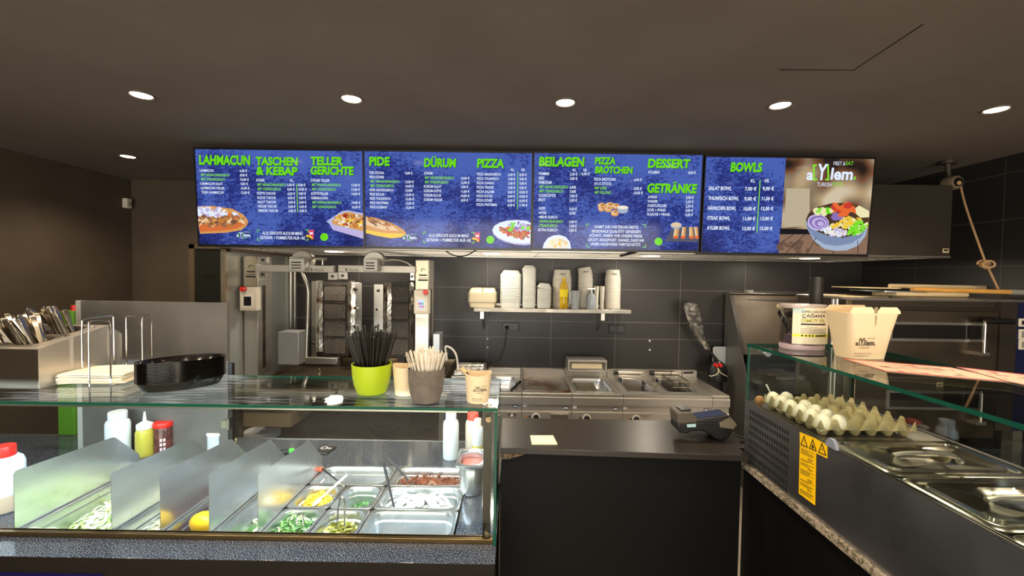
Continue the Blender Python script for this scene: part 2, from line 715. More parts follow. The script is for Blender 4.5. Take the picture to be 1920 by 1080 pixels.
FM = [FOOD[k] for k in FK]


def fi(k):
    return FK.index(k)


class Screen:
    """a television of the menu row; layout is measured in the screen's own frame, given by its four corners in a drawing"""

    def __init__(s, label, cx, cy, corners, hpx):
        c = at(cx, cy, Y=2.80)
        s.t = thing('menu_screen', label, 'TV screen', c, 'menu screens in a row above the kitchen')
        s.t.rotation_euler = (math.radians(3.0), 0, 0)
        s.c = c
        s.q = [V((*p, 0)) for p in corners]                        # TL TR BR BL
        s.k = SH / hpx
        cs = MB()
        cs.box((-SW / 2 - .007, .003, -SH / 2 - .016), (SW / 2 + .007, .045, SH / 2 + .012))
        cs.build('casing', CASE, s.t, bevel=.003, world=False)
        b = MB()
        b.box((-SW / 2 - .007, -.004, -SH / 2 - .016), (-SW / 2, .004, SH / 2 + .012))
        b.box((SW / 2, -.004, -SH / 2 - .016), (SW / 2 + .007, .004, SH / 2 + .012))
        b.box((-SW / 2, -.004, SH / 2), (SW / 2, .004, SH / 2 + .012))
        b.box((-SW / 2, -.004, -SH / 2 - .016), (SW / 2, .004, -SH / 2))
        b.build('bezel', CASE, s.t, world=False)
        s.scr = None
        s.tx, s.fd = MB(), MB()
        s.lev = 0

    def panel(s, u0=0.0, u1=1.0, m=None):
        b = MB()
        b.box((-SW / 2 + SW * u0, 0, -SH / 2), (-SW / 2 + SW * u1, .003, SH / 2))
        o = b.build('screen' if s.scr is None else 'screen_picture', m or BG, s.t, world=False)
        s.scr = s.scr or o
        return o

    def uv(s, x, y):
        tl, tr, br, bl = s.q
        u = v = 0.5
        for _ in range(6):
            a = tl.lerp(bl, v)
            b = tr.lerp(br, v)
            u = (x - a.x) / (b.x - a.x)
            a = tl.lerp(tr, u)
            b = bl.lerp(br, u)
            v = (y - a.y) / (b.y - a.y)
        return -SW / 2 + u * SW, SH / 2 - v * SH

    def P(s, x, y, d=.0008):
        u, v = s.uv(x, y)
        u = min(max(u, -SW / 2), SW / 2)
        v = min(max(v, -SH / 2), SH / 2)
        return V((u, -d, v))

    def T(s, t, x0, x1, y, h, mi=1, bold=.02, d=.0012):
        u, v = s.uv(x0, y)
        u1, _ = s.uv(x1, y)
        if mi == 0:                                                # heading: dark edge behind it
            s.tx.text(t, lambda a, b: V((u + a + .003, -d + .0003, v + b - .003)), 0, 0, h * s.k, u1 - u, 2, bold, .06)
        s.tx.text(t, lambda a, b: V((u + a, -d, v + b)), 0, 0, h * s.k, u1 - u, mi, bold, .06)

    def rows(s, x0, y0, dy, h, items, px=None, slope=0.0, wk=1.0):
        """lines of the list: (text, width, prices...); a line that starts with + is green and set in"""
        for i, it in enumerate(items):
            t, wd, pr = it[0], it[1], it[2:]
            y = y0 + i * dy
            g = t.startswith('~')
            x = x0 + (10 if g else 0) + slope * i
            if t:
                s.T(t.lstrip('~'), x, x + wd, y, h, 3 if g else 1)
            for a, p in zip(px or (), pr):
                if p:
                    s.T(p, a + slope * i, a + slope * i + len(p) * h * .50, y + 4, h, 1)

    def bar(s, x0, y0, x1, y1, wd, mi=0, mb=None, d=.001):
        a, b = s.P(x0, y0, d), s.P(x1, y1, d)
        n = (b - a).normalized()
        q = V((n.z, 0, -n.x)) * wd * s.k / 2
        (mb or s.tx).poly([a - q, a + q, b + q, b - q], mi)

    def blob(s, x, y, rx, ry, k, a=0.0, jit=0.0, n=18, x0=None):
        s.lev += 1
        d = .0008 + s.lev * 4e-6
        o = []
        for i in range(n):
            t = 2 * PI * i / n
            j = 1 + random.uniform(-jit, jit)
            u, v = rx * j * math.cos(t), ry * j * math.sin(t)
            o.append(s.P(x + u * math.cos(a) - v * math.sin(a), y + u * math.sin(a) + v * math.cos(a), d))
        s.fd.poly(o, fi(k))

    def shape(s, pts, k):
        s.lev += 1
        s.fd.poly([s.P(x, y, .0008 + s.lev * 4e-6) for x, y in pts], fi(k))

    def speck(s, x, y, rx, ry, n, ks, r0, r1, a=0.0):
        for _ in range(n):
            t, q = random.uniform(0, 2 * PI), math.sqrt(random.random())
            u, v = rx * q * math.cos(t), ry * q * math.sin(t)
            r = random.uniform(r0, r1)
            s.blob(x + u * math.cos(a) - v * math.sin(a), y + u * math.sin(a) + v * math.cos(a), r, r * random.uniform(.45, .8), random.choice(ks), random.uniform(-1, 1), .25, 8)

    def logo(s, x, y, h, mi=1):
        """the aylem word mark: a [Y] lem. with two small lines"""
        s.T('a', x, x + .62 * h, y, h * .92, mi, .03)
        for sg, bx in ((1, x + .72 * h), (-1, x + 2.02 * h)):
            s.bar(bx, y + .1 * h, bx, y - 1.35 * h, .16 * h, 3)
            s.bar(bx - sg * .08 * h, y + .02 * h, bx + sg * .28 * h, y + .02 * h, .16 * h, 3)
            s.bar(bx - sg * .08 * h, y - 1.27 * h, bx + sg * .28 * h, y - 1.27 * h, .16 * h, 3)
        s.T('Y', x + .92 * h, x + 1.82 * h, y, h * 1.35, mi, .03, .0016)
        s.T('lem', x + 2.2 * h, x + 4.2 * h, y, h, mi, .03)
        s.T('.', x + 4.3 * h, x + 4.5 * h, y, h, 3, .04)
        s.T('MEET &', x + 2.5 * h, x + 3.55 * h, y - 1.25 * h, h * .34, mi, 0)
        s.T('EAT', x + 3.62 * h, x + 4.3 * h, y - 1.25 * h, h * .34, 3, 0)
        s.T('TURKISH', x + .95 * h, x + 2.3 * h, y + .62 * h, h * .36, mi, 0)
        s.T('FOOD', x + 2.36 * h, x + 3.3 * h, y + .62 * h, h * .36, 3, 0)

    def corners(s, x0, y0, x1, y1, l, wd):
        for sx, x in ((1, x0), (-1, x1)):
            for sy, y in ((1, y0), (-1, y1)):
                s.bar(x, y, x + sx * l, y, wd, 3)
                s.bar(x, y - sy * wd / 2, x, y + sy * l, wd, 3)

    def offer(s, x, y):
        s.corners(x - 45, y - 44, x + 437, y + 56, 26, 6)
        s.T('ALLE GERICHTE AUCH IM MENÜ', x, x + 384, y, 28)
        s.T('GETRÄNK + POMMES FÜR NUR +5€', x - 23, x + 407, y + 44, 28)
        s.shape([(x + 442, y - 42), (x + 494, y - 42), (x + 490, y + 48), (x + 450, y + 48)], 'pink')
        s.shape([(x + 452, y - 20), (x + 484, y - 20), (x + 482, y + 0), (x + 454, y + 0)], 'white')
        s.blob(x + 450, y + 26, 36, 16, 'yellow', .5)
        s.blob(x + 450, y + 38, 24, 9, 'brown', .5)
        s.blob(x + 592, y + 26, 38, 38, 'lime')
        s.blob(x + 592, y + 26, 34, 34, 'green')
        s.bar(x + 577, y + 20, x + 607, y + 20, 6, 1)
        s.bar(x + 573, y + 34, x + 611, y + 34, 5, 1)

    def done(s, pic):
        s.tx.build('menu_text', [S_GREEN, S_WHITE, S_DARK, S_LIME], s.scr, fix=False, world=False)
        s.fd.build(pic, FM, s.scr, fix=False, world=False)


H, ST = '~MIT HÄHNCHENFLEISCH', '~MIT STEAKFLEISCH'
s = Screen('menu screen headed LAHMACUN, TASCHEN & KEBAP and TELLER GERICHTE', 525.1, 371.6, ((48, 55), (1630, 80), (1645, 990), (75, 965)), 910)
s.panel()
s.T('LAHMACUN', 85, 568, 197, 82, 0, .044)
s.T('TASCHEN', 622, 1020, 205, 72, 0, .044)
s.T('& KEBAP', 624, 1015, 296, 72, 0, .044)
s.T('TELLER', 1140, 1446, 204, 72, 0, .044)
s.T('GERICHTE', 1140, 1546, 294, 72, 0, .044)
s.rows(90, 268, 41.6, 23, [('LAHMACUN', 130, '6,00 €'), (H, 268, '8,00 €'), (ST, 220, '10,00 €'), ('LAHMACUN SALAT', 210, '9,00 €'), ('LAHMACUN TELLER', 225, '14,00 €'), ('TÜRK LAHMACUN', 212, '12,00 €')], (470,), 2.4)
s.rows(625, 362, 41.4, 23, [('DÖNER', 80), (H, 268, '5,00 €', '8,00 €'), (ST, 218, '8,00 €', '10,00 €'), ('KÖFTE TASCHE', 175, '6,00 €', '9,00 €'), ('SUCUK TASCHE', 175, '6,00 €', '9,00 €'),
                            ('SALAT TASCHE', 175, '4,00 €', '5,00 €'), ('VEGGIE TASCHE', 180, '5,00 €', '6,00 €'), ('GEMÜSE TASCHE', 190, '6,00 €', '9,00 €')], (916, 1020), 2)
s.T('KL.', 946, 980, 364, 23)
s.bar(1009, 385, 1017, 660, 7, 3)
s.rows(1143, 364, 42, 23, [('DÖNER TELLER', 178), (H, 272, '13,00 €'), (ST, 222, '13,00 €'), ('KÖFTETELLER', 162, '14,00 €'), ('ÜBERBACKEN', 158), (H, 272, '14,00 €'), (ST, 222, '16,00 €')], (1527,), 1)
s.shape([(73, 600), (200, 595), (400, 625), (500, 680), (545, 740), (535, 780), (480, 830), (330, 855), (85, 865), (73, 800)], 'dough')
s.shape([(73, 770), (250, 780), (420, 770), (500, 740), (520, 770), (440, 815), (300, 835), (84, 845)], 'orange')
s.speck(260, 730, 245, 60, 110, ('meat', 'meat2', 'meat', 'crust', 'pale'), 10, 34)
s.speck(180, 650, 150, 42, 50, ('white', 'lilac', 'white', 'cream'), 14, 36)
s.speck(330, 690, 150, 30, 14, ('tom', 'meat', 'white', 'lilac'), 12, 30)
s.shape([(1290, 745), (1440, 648), (1490, 640), (1645, 668), (1645, 916), (1350, 828), (1325, 775)], 'tray')
s.shape([(1320, 770), (1645, 860), (1645, 916), (1352, 828)], 'lilac')
for i in range(14):
    s.bar(1340 + i * 22, 790 + i * 6, 1356 + i * 21, 828 + i * 6, 3, fi('grey'), s.fd, .0014)
s.shape([(1335, 745), (1455, 664), (1500, 655), (1645, 690), (1645, 845), (1360, 775)], 'dough')
s.speck(1520, 740, 150, 62, 120, ('crust', 'redder', 'pale', 'dough', 'meat2', 'cream', 'yellow'), 8, 24, .15)
s.logo(432, 893, 31)
s.offer(678, 872)
s.done('dish_picture')

s = Screen('menu screen headed PIDE, DÜRUM and PIZZA', 840.2, 375.6, ((22, 80), (1625, 98), (1612, 1005), (35, 990)), 907)
s.panel()
s.T('PIDE', 68, 262, 212, 76, 0, .044)
s.T('DÜRUM', 592, 895, 224, 76, 0, .044)
s.T('PIZZA', 1098, 1358, 228, 76, 0, .044)
s.rows(70, 294, 41, 23, [('PIDE GOUDA', 140, '9,00 €'), ('PIDE DÖNER', 140), (H, 272, '12,00 €'), (ST, 222, '14,00 €'), ('PIDE HACKFLEISCH', 225, '12,00€'), ('PIDE SUCUK', 140, '12,00 €'), ('PIDE THUNFISCH', 195, '12,00 €'),
                         ('PIDE PASTIRMA', 180, '13,00 €'), ('PIDE KUSBASI', 160, '13,00 €')], (412,), .8)
s.rows(592, 298, 41.8, 23, [('DÜRÜM', 82), (H, 275, '10,00 €'), (ST, 222, '12,00 €'), ('DÜRÜM SALAT', 168, '7,00 €'), ('DÜRÜM KÖFTE', 168, '11,00 €'), ('DÜRÜM SUCUK', 168, '10,00 €'), ('DÜRÜM VEGGIE', 174, '8,00 €')], (946,))
s.rows(1098, 305, 41.3, 23, [('PIZZA MARGHERITA', 230, '6,00 €', '8,00 €'), ('PIZZA THUNFISCH', 208, '7,00 €', '9,00 €'), ('PIZZA FUNGHI', 162, '7,00 €', '9,00 €'), ('PIZZA VEGGIE', 160, '7,00 €', '9,00 €'),
                             ('PIZZA SALAMI', 166, '8,00 €', '10,00 €'), ('PIZZA SUCUK', 154, '8,00 €', '10,00 €'), ('PIZZA DÖNER', 154, '8,00 €', '10,00 €'), ('PIZZA PASTIRMA', 198, '8,00 €', '11,00 €')], (1396, 1505), -.5)
s.T('KL.', 1422, 1460, 262, 22)
s.T('GR.', 1520, 1560, 262, 22)
s.bar(1490, 268, 1486, 632, 6, 3)
s.shape([(36, 700), (120, 712), (300, 770), (400, 830), (425, 865), (380, 900), (280, 912), (150, 890), (36, 860)], 'dough')
s.shape([(36, 830), (200, 860), (420, 868), (380, 900), (280, 912), (150, 890), (36, 862)], 'yellow')
s.shape([(36, 712), (130, 730), (300, 795), (350, 840), (200, 830), (36, 780)], 'pale')
for i in range(22):
    a = random.random()
    s.blob(60 + 240 * a, 745 + 66 * a + random.uniform(-34, 22), 20, 9, random.choice(('meat', 'meat2', 'crust')), .5, .2, 8)
s.blob(1520, 850, 275, 122, 'lilac', .08)
s.blob(1510, 844, 262, 112, 'white', .08)
s.speck(1480, 850, 150, 50, 70, ('red', 'tom', 'meat', 'crust', 'redder'), 10, 32, .15)
s.speck(1500, 800, 130, 40, 50, ('white', 'green', 'purple', 'lilac', 'lime', 'tom'), 9, 26, .1)
s.logo(390, 918, 31)
s.offer(636, 895)
s.done('dish_picture')

s = Screen('menu screen headed BEILAGEN, PIZZA BRÖTCHEN, DESSERT and GETRÄNKE', 1156.6, 379.1, ((40, 50), (1745, 70), (1690, 1025), (15, 1010)), 958)
s.panel()
s.T('BEILAGEN', 84, 540, 176, 84, 0, .044)
s.T('PIZZA', 652, 860, 156, 62, 0, .044)
s.T('BRÖTCHEN', 652, 1030, 246, 62, 0, .044)
s.T('DESSERT', 1188, 1614, 190, 82, 0, .044)
s.T('GETRÄNKE', 1178, 1680, 438, 84, 0, .044)
s.rows(82, 268, 43.6, 26, [('POMMES', 106, '3,50 €'), ('REIS', 56, '3,00 €'), ('POMDÖNER', 134), (H, 288, '6,00€'), (ST, 236, '7,00€'), ('CIGKÖFTE', 172, '7,00 €'), ('BROT', 70, '2,00 €'), ('',  0), ('+DIPS', 72, '0,50 €'), ('+KÄSE', 80, '0,50€'),
                           ('+MEHR FLEISCH', 195), ('~HÄHNCHENFLEISCH', 240, '5,00 €'), ('~STEAKFLEISCH', 182, '7,00 €'), ('EXTRA FLEISCH', 196, '3,00 €')], (396,), -1)
s.T('KL.', 426, 466, 230, 24)
s.T('GR.', 532, 572, 230, 24)
s.T('/', 494, 506, 270, 30, 3)
s.T('6,00 €', 516, 598, 268, 26)
s.rows(642, 322, 44, 26, [('PIZZA BRÖTCHEN', 220, '6,00 €'), ('(10-12 STÜCK)', 176), ('~MIT KÄSE', 118, '8,00 €'), ('~MIT FÜLLUNG', 162, '10,00 €')], (1048,), -1)
s.rows(1188, 250, 44, 26, [('AYLEMIG', 118, '4,00 €')], (1594,))
s.rows(1186, 498, 43.4, 26, [('AYRAN', 92, '2,00 €'), ('WASSER', 102, '2,50 €'), ('DURSTLÖSCHER', 195, '2,50 €'), ('DOSE + PFAND', 186, '3,00 €'), ('FLASCHE + PFAND', 232, '4,00 €')], (1572,), -2)
s.corners(562, 762, 1162, 994, 34, 6)
for i, (t, a, b) in enumerate((('DAMIT IHR WEITERHIN BESTE', 642, 1084), ('REGIONALE QUALITÄT GENIESSEN', 615, 1110), ('KÖNNT, HABEN WIR UNSERE PREISE', 594, 1126), ('LEICHT ANGEPASST. DANKE, DASS IHR', 574, 1146), ('UNSER HANDWERK WERTSCHÄTZT.', 598, 1112))):
    s.T(t, a, b, 802 + 44 * i, 27)
for x, y, r in ((720, 580, 44), (800, 575, 46), (715, 610, 32), (785, 612, 38), (860, 580, 40), (850, 650, 42)):
    s.blob(x, y, r, r * .78, 'dough', 0, .06)
    s.blob(x - 4, y - 6, r * .75, r * .5, 'pale', 0, .1)
    s.blob(x + 6, y - 12, r * .45, r * .25, 'crust', 0, .2)
s.blob(932, 612, 58, 42, 'grey')
s.blob(930, 618, 52, 34, 'bowl2')
s.blob(932, 592, 56, 18, 'cream')
s.shape([(115, 1012), (128, 960), (170, 905), (230, 878), (290, 874), (350, 892), (390, 940), (405, 1015)], 'white')
s.shape([(150, 1012), (170, 950), (220, 912), (290, 900), (345, 925), (372, 975), (378, 1014)], 'cream')
s.speck(280, 950, 90, 40, 40, ('pale', 'egg', 'cream', 'yellow'), 8, 22)
s.shape([(1440, 782), (1700, 790), (1690, 940), (1352, 934)], 'board')
for x0, x1, x2, x3 in ((1458, 1505, 1490, 1440), (1535, 1570, 1562, 1520), (1605, 1640, 1650, 1604), (1652, 1690, 1700, 1668)):
    s.shape([(x0, 786), (x1, 786), (x2, 900), (x3, 900)], 'pale')
    s.shape([((x0 + x1) / 2, 786), (x1, 786), (x2, 900), ((x2 + x3) / 2, 900)], 'dough')
    s.blob((x2 + x3) / 2, 892, 24, 16, 'tom')
s.blob(1472, 772, 58, 34, 'bowl2')
s.blob(1472, 765, 50, 22, 'pale')
s.blob(1292, 936, 40, 40, 'lime')
s.blob(1292, 936, 36, 36, 'green')
s.bar(1276, 930, 1308, 930, 6, 1)
s.bar(1272, 944, 1312, 944, 5, 1)
s.done('dish_picture')

s = Screen('menu screen headed BOWLS with a salad bowl picture beside the prices', 1475.7, 386.3, ((90, 45), (1738, 90), (1645, 1015), (20, 985)), 935)
UM = .475
s.panel(0, UM)
BLUR = mat('blurred_room_picture', '040404', r=.09, em='7a6450', es=1.0, sp=.2)
nt = BLUR.node_tree
tc = nt.nodes.new('ShaderNodeTexCoord')
nz = nt.nodes.new('ShaderNodeTexNoise')
nz.inputs['Scale'].default_value = 5.5
nz.inputs['Detail'].default_value = 0.5
cr = nt.nodes.new('ShaderNodeValToRGB')
for i, (p_, c_) in enumerate(((.30, '2a1e1a'), (.42, '7a5238'), (.50, '8a7862'), (.58, 'b09672'), (.70, 'cfc0a4'))):
    e = cr.color_ramp.elements[i] if i < 2 else cr.color_ramp.elements.new(p_)
    e.position, e.color = p_, lin(c_)
nt.links.new(tc.outputs['Object'], nz.inputs['Vector'])
nt.links.new(nz.outputs['Fac'], cr.inputs['Fac'])
nt.links.new(cr.outputs['Color'], nt.nodes['Principled BSDF'].inputs['Emission Color'])
s.panel(UM, 1.0, BLUR)
s.T('BOWLS', 324, 632, 188, 82, 0, .044)
for i, (t, wd, a, b) in enumerate((('SALAT BOWL', 226, '7,00 €', '9,00 €'), ('THUNFISCH BOWL', 302, '9,00 €', '11,00 €'), ('HÄHNCHEN BOWL', 280, '10,00 €', '12,00 €'), ('STEAK BOWL', 224, '11,00 €', '13,00 €'), ('AYLEM BOWL', 228, '13,00 €', '15,00 €'))):
    y, x = 368 + 98 * i, 105 - 7 * i
    s.T(t, x, x + wd, y, 34, 1, .03)
    s.T(a, 460 - 8 * i, 574 - 6 * i, y + 8, 32, 1, .03)
    s.T(b, 634 - 9 * i, 746 - 6 * i, y + 8, 32, 1, .03)
s.T('KL.', 520, 568, 298, 30)
s.T('GR.', 652, 704, 298, 30)
s.bar(614, 275, 570, 795, 9, 3)
s.shape([(868, 360), (1100, 365), (1090, 735), (840, 740)], 'blur5')
s.shape([(800, 752), (1640, 790), (1640, 830), (796, 812)], 'black')
s.shape([(796, 812), (1665, 820), (1645, 1014), (778, 998)], 'wood')
for a, b in (((930, 815), (790, 905)), ((1040, 815), (850, 1000)), ((1150, 850), (1060, 1005)), ((1330, 980), (1310, 1010)), ((1560, 880), (1560, 1010))):
    s.bar(*a, *b, 6, fi('black'), s.fd, .0012)
s.speck(1000, 930, 200, 60, 24, ('wood2', 'wood'), 20, 50)
s.shape([(1055, 670), (1064, 760), (1130, 880), (1230, 960), (1340, 980), (1450, 975), (1560, 930), (1640, 830), (1668, 700), (1676, 600)], 'bowl')
s.shape([(1075, 760), (1130, 850), (1240, 915), (1360, 930), (1500, 905), (1600, 840), (1655, 740), (1640, 830), (1560, 930), (1450, 975), (1340, 980), (1230, 960), (1130, 880)], 'bowl2')
s.shape([(1055, 670), (1080, 610), (1160, 550), (1300, 512), (1420, 508), (1550, 530), (1676, 590), (1668, 700), (1640, 760), (1560, 815), (1420, 850), (1300, 840), (1170, 790), (1080, 725)], 'brown')
s.blob(1175, 700, 108, 80, 'lilac', .1, .06)
for i in range(4):
    s.blob(1180 + 6 * i, 696 + 5 * i, 92 - 20 * i, 66 - 14 * i, ('purple', 'lilac')[i % 2], .1, .04)
s.blob(1360, 640, 66, 36, 'purple', 0, .2)
s.speck(1230, 585, 88, 36, 22, ('lime', 'green', 'egg'), 16, 40)
s.speck(1425, 570, 108, 48, 22, ('tom', 'red', 'tom'), 24, 48)
s.shape([(1540, 560), (1580, 535), (1676, 590), (1676, 650), (1590, 655), (1550, 620)], 'egg')
s.speck(1440, 705, 150, 46, 90, ('yellow', 'yellow', 'egg'), 10, 28, -.25)
s.speck(1560, 755, 96, 56, 50, ('lime', 'green', 'lime', 'egg'), 12, 34, -.4)
s.speck(1330, 795, 130, 38, 60, ('white', 'cream', 'lilac'), 10, 28, .15)
s.logo(1064, 278, 108)
s.done('dish_picture')

# ------------------------------------------------------------------ salad counter
ZW = 0.885
GRAN = mat('speckled_granite', '1c2028', r=0.10, c2='8a93a4', ns=330, lo=.50, hi=.68, det=3, coat=.2)
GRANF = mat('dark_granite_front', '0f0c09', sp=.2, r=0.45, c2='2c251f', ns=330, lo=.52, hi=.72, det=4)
PANS = mat('pan_steel', 'd4d8dc', r=0.30, m=.95, rv=0.05, ns=5)
XE = at(928, 1058, Z=ZW).x                                        # free end of the counter
YC0, YC1 = at(928, 1058, Z=ZW).y, at(800, 827, Z=ZW).y
XP, YP, PD = at(849, 1012, Z=ZW).x, at(760, 1012, Z=ZW).y, 0.178    # near corner of the pans, row depth
XL0 = -3.4
XP0 = XP - .327 - .328 - 3 * .164 - .327                            # outer edge of the large pan
ct = thing('salad_counter', 'long granite-topped salad counter with steel pans sunk into it, behind the glass', 'counter', ((XL0 + XE) / 2, (YC0 + YC1) / 2, 0))


def ring(mb, o, i, z0, z1, mi=0):
    def r(a, z):
        return [(a[0], a[2], z), (a[1], a[2], z), (a[1], a[3], z), (a[0], a[3], z)]
    mb.loft([r(o, z0), r(o, z1), r(i, z1), r(i, z0), r(o, z0)], mi, cap=False)


mb = MB()
ring(mb, (XL0, XE, YC0, YC1), (XP0 - .004, XP + .004, YP - .004, YP + 3 * PD + .004), ZW - .03, ZW)
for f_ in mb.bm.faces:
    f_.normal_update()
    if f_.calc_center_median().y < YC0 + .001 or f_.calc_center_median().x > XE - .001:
        f_.material_index = 1  # shade on the slab edges put in as the darker stone colour
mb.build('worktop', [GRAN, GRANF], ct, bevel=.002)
mb = MB()
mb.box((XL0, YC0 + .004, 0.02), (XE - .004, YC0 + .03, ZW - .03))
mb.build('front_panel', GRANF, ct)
mb = MB()
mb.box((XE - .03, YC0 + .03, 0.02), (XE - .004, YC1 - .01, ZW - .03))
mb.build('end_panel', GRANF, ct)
mb = MB()
mb.box((XL0, YC1 - .03, 0.02), (XE - .03, YC1 - .01, ZW - .03))
mb.build('back_panel', BLACKM, ct)
MB().box((XL0, YC0 + .002, .79), (at(190, 1076, Y=YC0).x, YC0 + .004, .832)).build('accent_strip', emis('violet_accent', '1e1458', .5), ct)  # violet glow on the panel, put in as a faintly emissive strip
MB().box((XL0, YC0 + .05, 0), (XE - .05, YC1 - .05, .03)).build('plinth', BLACKM, ct)
MB().box((XL0, YC1, ZW - .03), (XE - .2, YC1 + .004, ZW + .003)).build('rear_edge_strip', STEELH, ct)


def gn(w, d, h, org=(0, 0, 0), mx=None, tp=1.0):
    """steel food pan: flat rim, rounded opening, drawn walls; its rim lies at z 0, near edge at y 0"""
    b = MB()
    c = (0, d / 2)
    iw, idp = w - .022, d - .022
    R = [b.rrect(w - .002, d - .002, .016, -.010, c=c), b.rrect(w - .002, d - .002, .016, -.001, c=c), b.rrect(w - .006, d - .006, .015, 0.0, c=c),
         b.rrect(iw, idp, .042, 0.0, c=c), b.rrect(iw - .005, idp - .005, .041, -.004, c=c), b.rrect(iw - .010, idp - .010, .040, -.030, c=c),
         b.rrect(iw - .020 * tp, idp - .020 * tp, .040, -.034, c=c), b.rrect(iw - .030 * tp, idp - .030 * tp, .040, -h + .02, c=c), b.rrect(iw - .055 * tp, idp - .055 * tp, .032, -h + .003, c=c),
         b.rrect(iw - .085 * tp, idp - .085 * tp, .02, -h, c=c)]
    m = Matrix.Translation(org) @ (mx or Matrix.Identity(4))
    b.loft([[m @ V(p) for p in r] for r in R], cap=False)
    b._f([v for v in list(b.bm.verts)[-len(R[0]):]], 0)
    return b


def pan(x, y, w, d, h, label, z=ZW + .002):
    p = (x, y, z)
    o = gn(w, d, h).build('food_pan', PANS)
    o.location = p
    o.modifiers.new('s', 'SOLIDIFY').thickness = .001
    return tag(o, label, 'food pan', 'steel food pans in the salad counter')


def heap(name, x, y, w, d, z, mats, label, cat, n, kind, top=.03, L=.03, wd=.004, lean=0.0):
    """loose cut food lying in a pan: a lumpy bed with strips, leaves, cubes or slices on it"""
    b = MB()
    nx, ny = 14, 14
    hh = {}
    rings = []
    ph = [random.uniform(0, 6) for _ in range(4)]

    def bed(u, v):
        e = (1 - (2 * u - 1) ** 4) * (1 - (2 * v - 1) ** 4)
        return z + top * (e - 1) + .010 * (math.sin(5 * u + ph[0]) * math.sin(6 * v + ph[1]) + .6 * math.sin(13 * u + ph[2] + 9 * v)) * e + lean * (u - .5)
    for j in range(ny):
        rings.append([(x + w * (i / (nx - 1) - .5), y + d * j / (ny - 1), bed(i / (nx - 1), j / (ny - 1))) for i in range(nx)])
    b.loft(rings, 0, cap=False, closed=False)
    nm = len(mats)
    for _ in range(n):
        u, v = random.uniform(.06, .94), random.uniform(.06, .94)
        c = V((x + w * (u - .5), y + d * v, bed(u, v) + random.uniform(0, .012)))
        a = random.uniform(0, 2 * PI)
        t = V((math.cos(a), math.sin(a), random.uniform(-.35, .45))).normalized()
        s = V((-t.y, t.x, random.uniform(-.3, .3))).normalized()
        mi = random.randrange(nm)
        if kind == 'strip':
            l = L * random.uniform(.6, 1.3)
            k = V((0, 0, 1)) * l * random.uniform(.05, .3)
            pts = [c - t * l / 2, c - t * l / 6 + k, c + t * l / 6 + k, c + t * l / 2]
            q = s * wd * random.uniform(.5, 1)
            up = V((0, 0, wd * .4))
            b.loft([[p_ - q, p_ + up, p_ + q, p_ - up] for p_ in pts], mi)
        elif kind == 'leaf':
            l = L * random.uniform(.6, 1.2)
            q = s * l * .32
            up = V((0, 0, .004 + l * random.uniform(0, .4)))
            b.poly([c - t * l / 2, c - q * .7 + up * .5, c + t * l * .1 + q * -1.1 + up, c + t * l / 2 + up, c + t * l * .1 + q * 1.1 + up * .8, c + q * .7 + up * .4], mi)
        elif kind == 'cube':
            b.ell(c, (wd * random.uniform(.8, 1.1),) * 3, 7, mi, m=5)
        elif kind == 'slice':
            m = Matrix.Translation(c) @ t.to_track_quat('X', 'Z').to_matrix().to_4x4() @ Matrix.Rotation(random.uniform(-.5, .5), 4, 'X')
            b.lathe([(wd * .35, 0), (wd, 0), (wd * 1.03, .0015), (wd, .003), (wd * .35, .003)], (0, 0, 0), 12, mi=mi, mx=None) if False else None
            pr = [(wd * .3, .0015), (wd * .8, 0), (wd, .0015), (wd * .8, .003), (wd * .3, .0015)]
            b.loft([[m @ V((r_ * math.cos(2 * PI * i / 12), r_ * math.sin(2 * PI * i / 12), z_)) for i in range(12)] for r_, z_ in pr], mi, cap=False)
    o = b.build(name, mats, fix=False)
    o['kind'] = 'stuff'
    return tag(o, label, cat)


c1, c2, c3, c4 = XP - .1635, XP - .327 - .082, XP - .327 - .246, XP - .327
pan(c1, YP, .325, .176, .10, 'empty grey steel pan at the near corner of the salad counter')
pan(c2, YP, .162, .176, .10, 'small steel pan with pickled pepper slices and tongs')
pan(c3, YP, .162, .176, .10, 'small steel pan holding rocket leaves next to the outermost divider')
pan(c1, YP + PD, .325, .176, .10, 'steel pan smeared with white yoghurt sauce')
pan(c2, YP + PD, .162, .176, .10, 'small steel pan with a little chopped parsley')
pan(c3, YP + PD, .162, .176, .10, 'small steel pan of yellow sweetcorn')
pan(c1, YP + 2 * PD, .325, .176, .10, 'steel pan of reddish brown chili sauce in the far row')
pan(c1 - .3275, YP + 2 * PD, .325, .176, .10, 'nearly empty steel pan with white scraps in the far row')
XD = [XP0, XP0 + .327, XP0 + .327 + .164, XP0 + .327 + .328, XP0 + .327 + .492]
pan(XD[0] + .1635, YP, .325, .532, .12, 'large deep steel pan of shredded lettuce')
pan(XD[1] + .082, YP, .162, .532, .12, 'long narrow steel pan of shredded white cabbage')
pan(XD[2] + .082, YP, .162, .532, .12, 'long narrow steel pan of red cabbage with a lemon')
pan(XD[3] + .082, YP, .162, .532, .12, 'long narrow steel pan with a few cucumber pieces')
for x, lb in zip(XD, ('steel divider sheet beside the lettuce pan, outer side', 'steel divider sheet between the lettuce and the white cabbage', 'steel divider sheet between the white cabbage and the red cabbage',
                      'steel divider sheet between the red cabbage and the cucumber', 'steel divider sheet between the cucumber and the rocket')):
    b = MB()
    y0, z0 = YP + .012, ZW + .003
    b.prism([(y0, z0), (y0, z0 + .190), (y0 + .008, z0 + .200), (y0 + .355, z0 + .180), (y0 + .368, z0 + .172), (y0 + .475, z0 + .06), (y0 + .49, z0)], x - .0008, x + .0008, 'X')
    solo(b, 'divider_sheet', STEELW, lb, 'divider', (x, y0 + .24, z0), 'steel divider sheets standing in the salad counter')

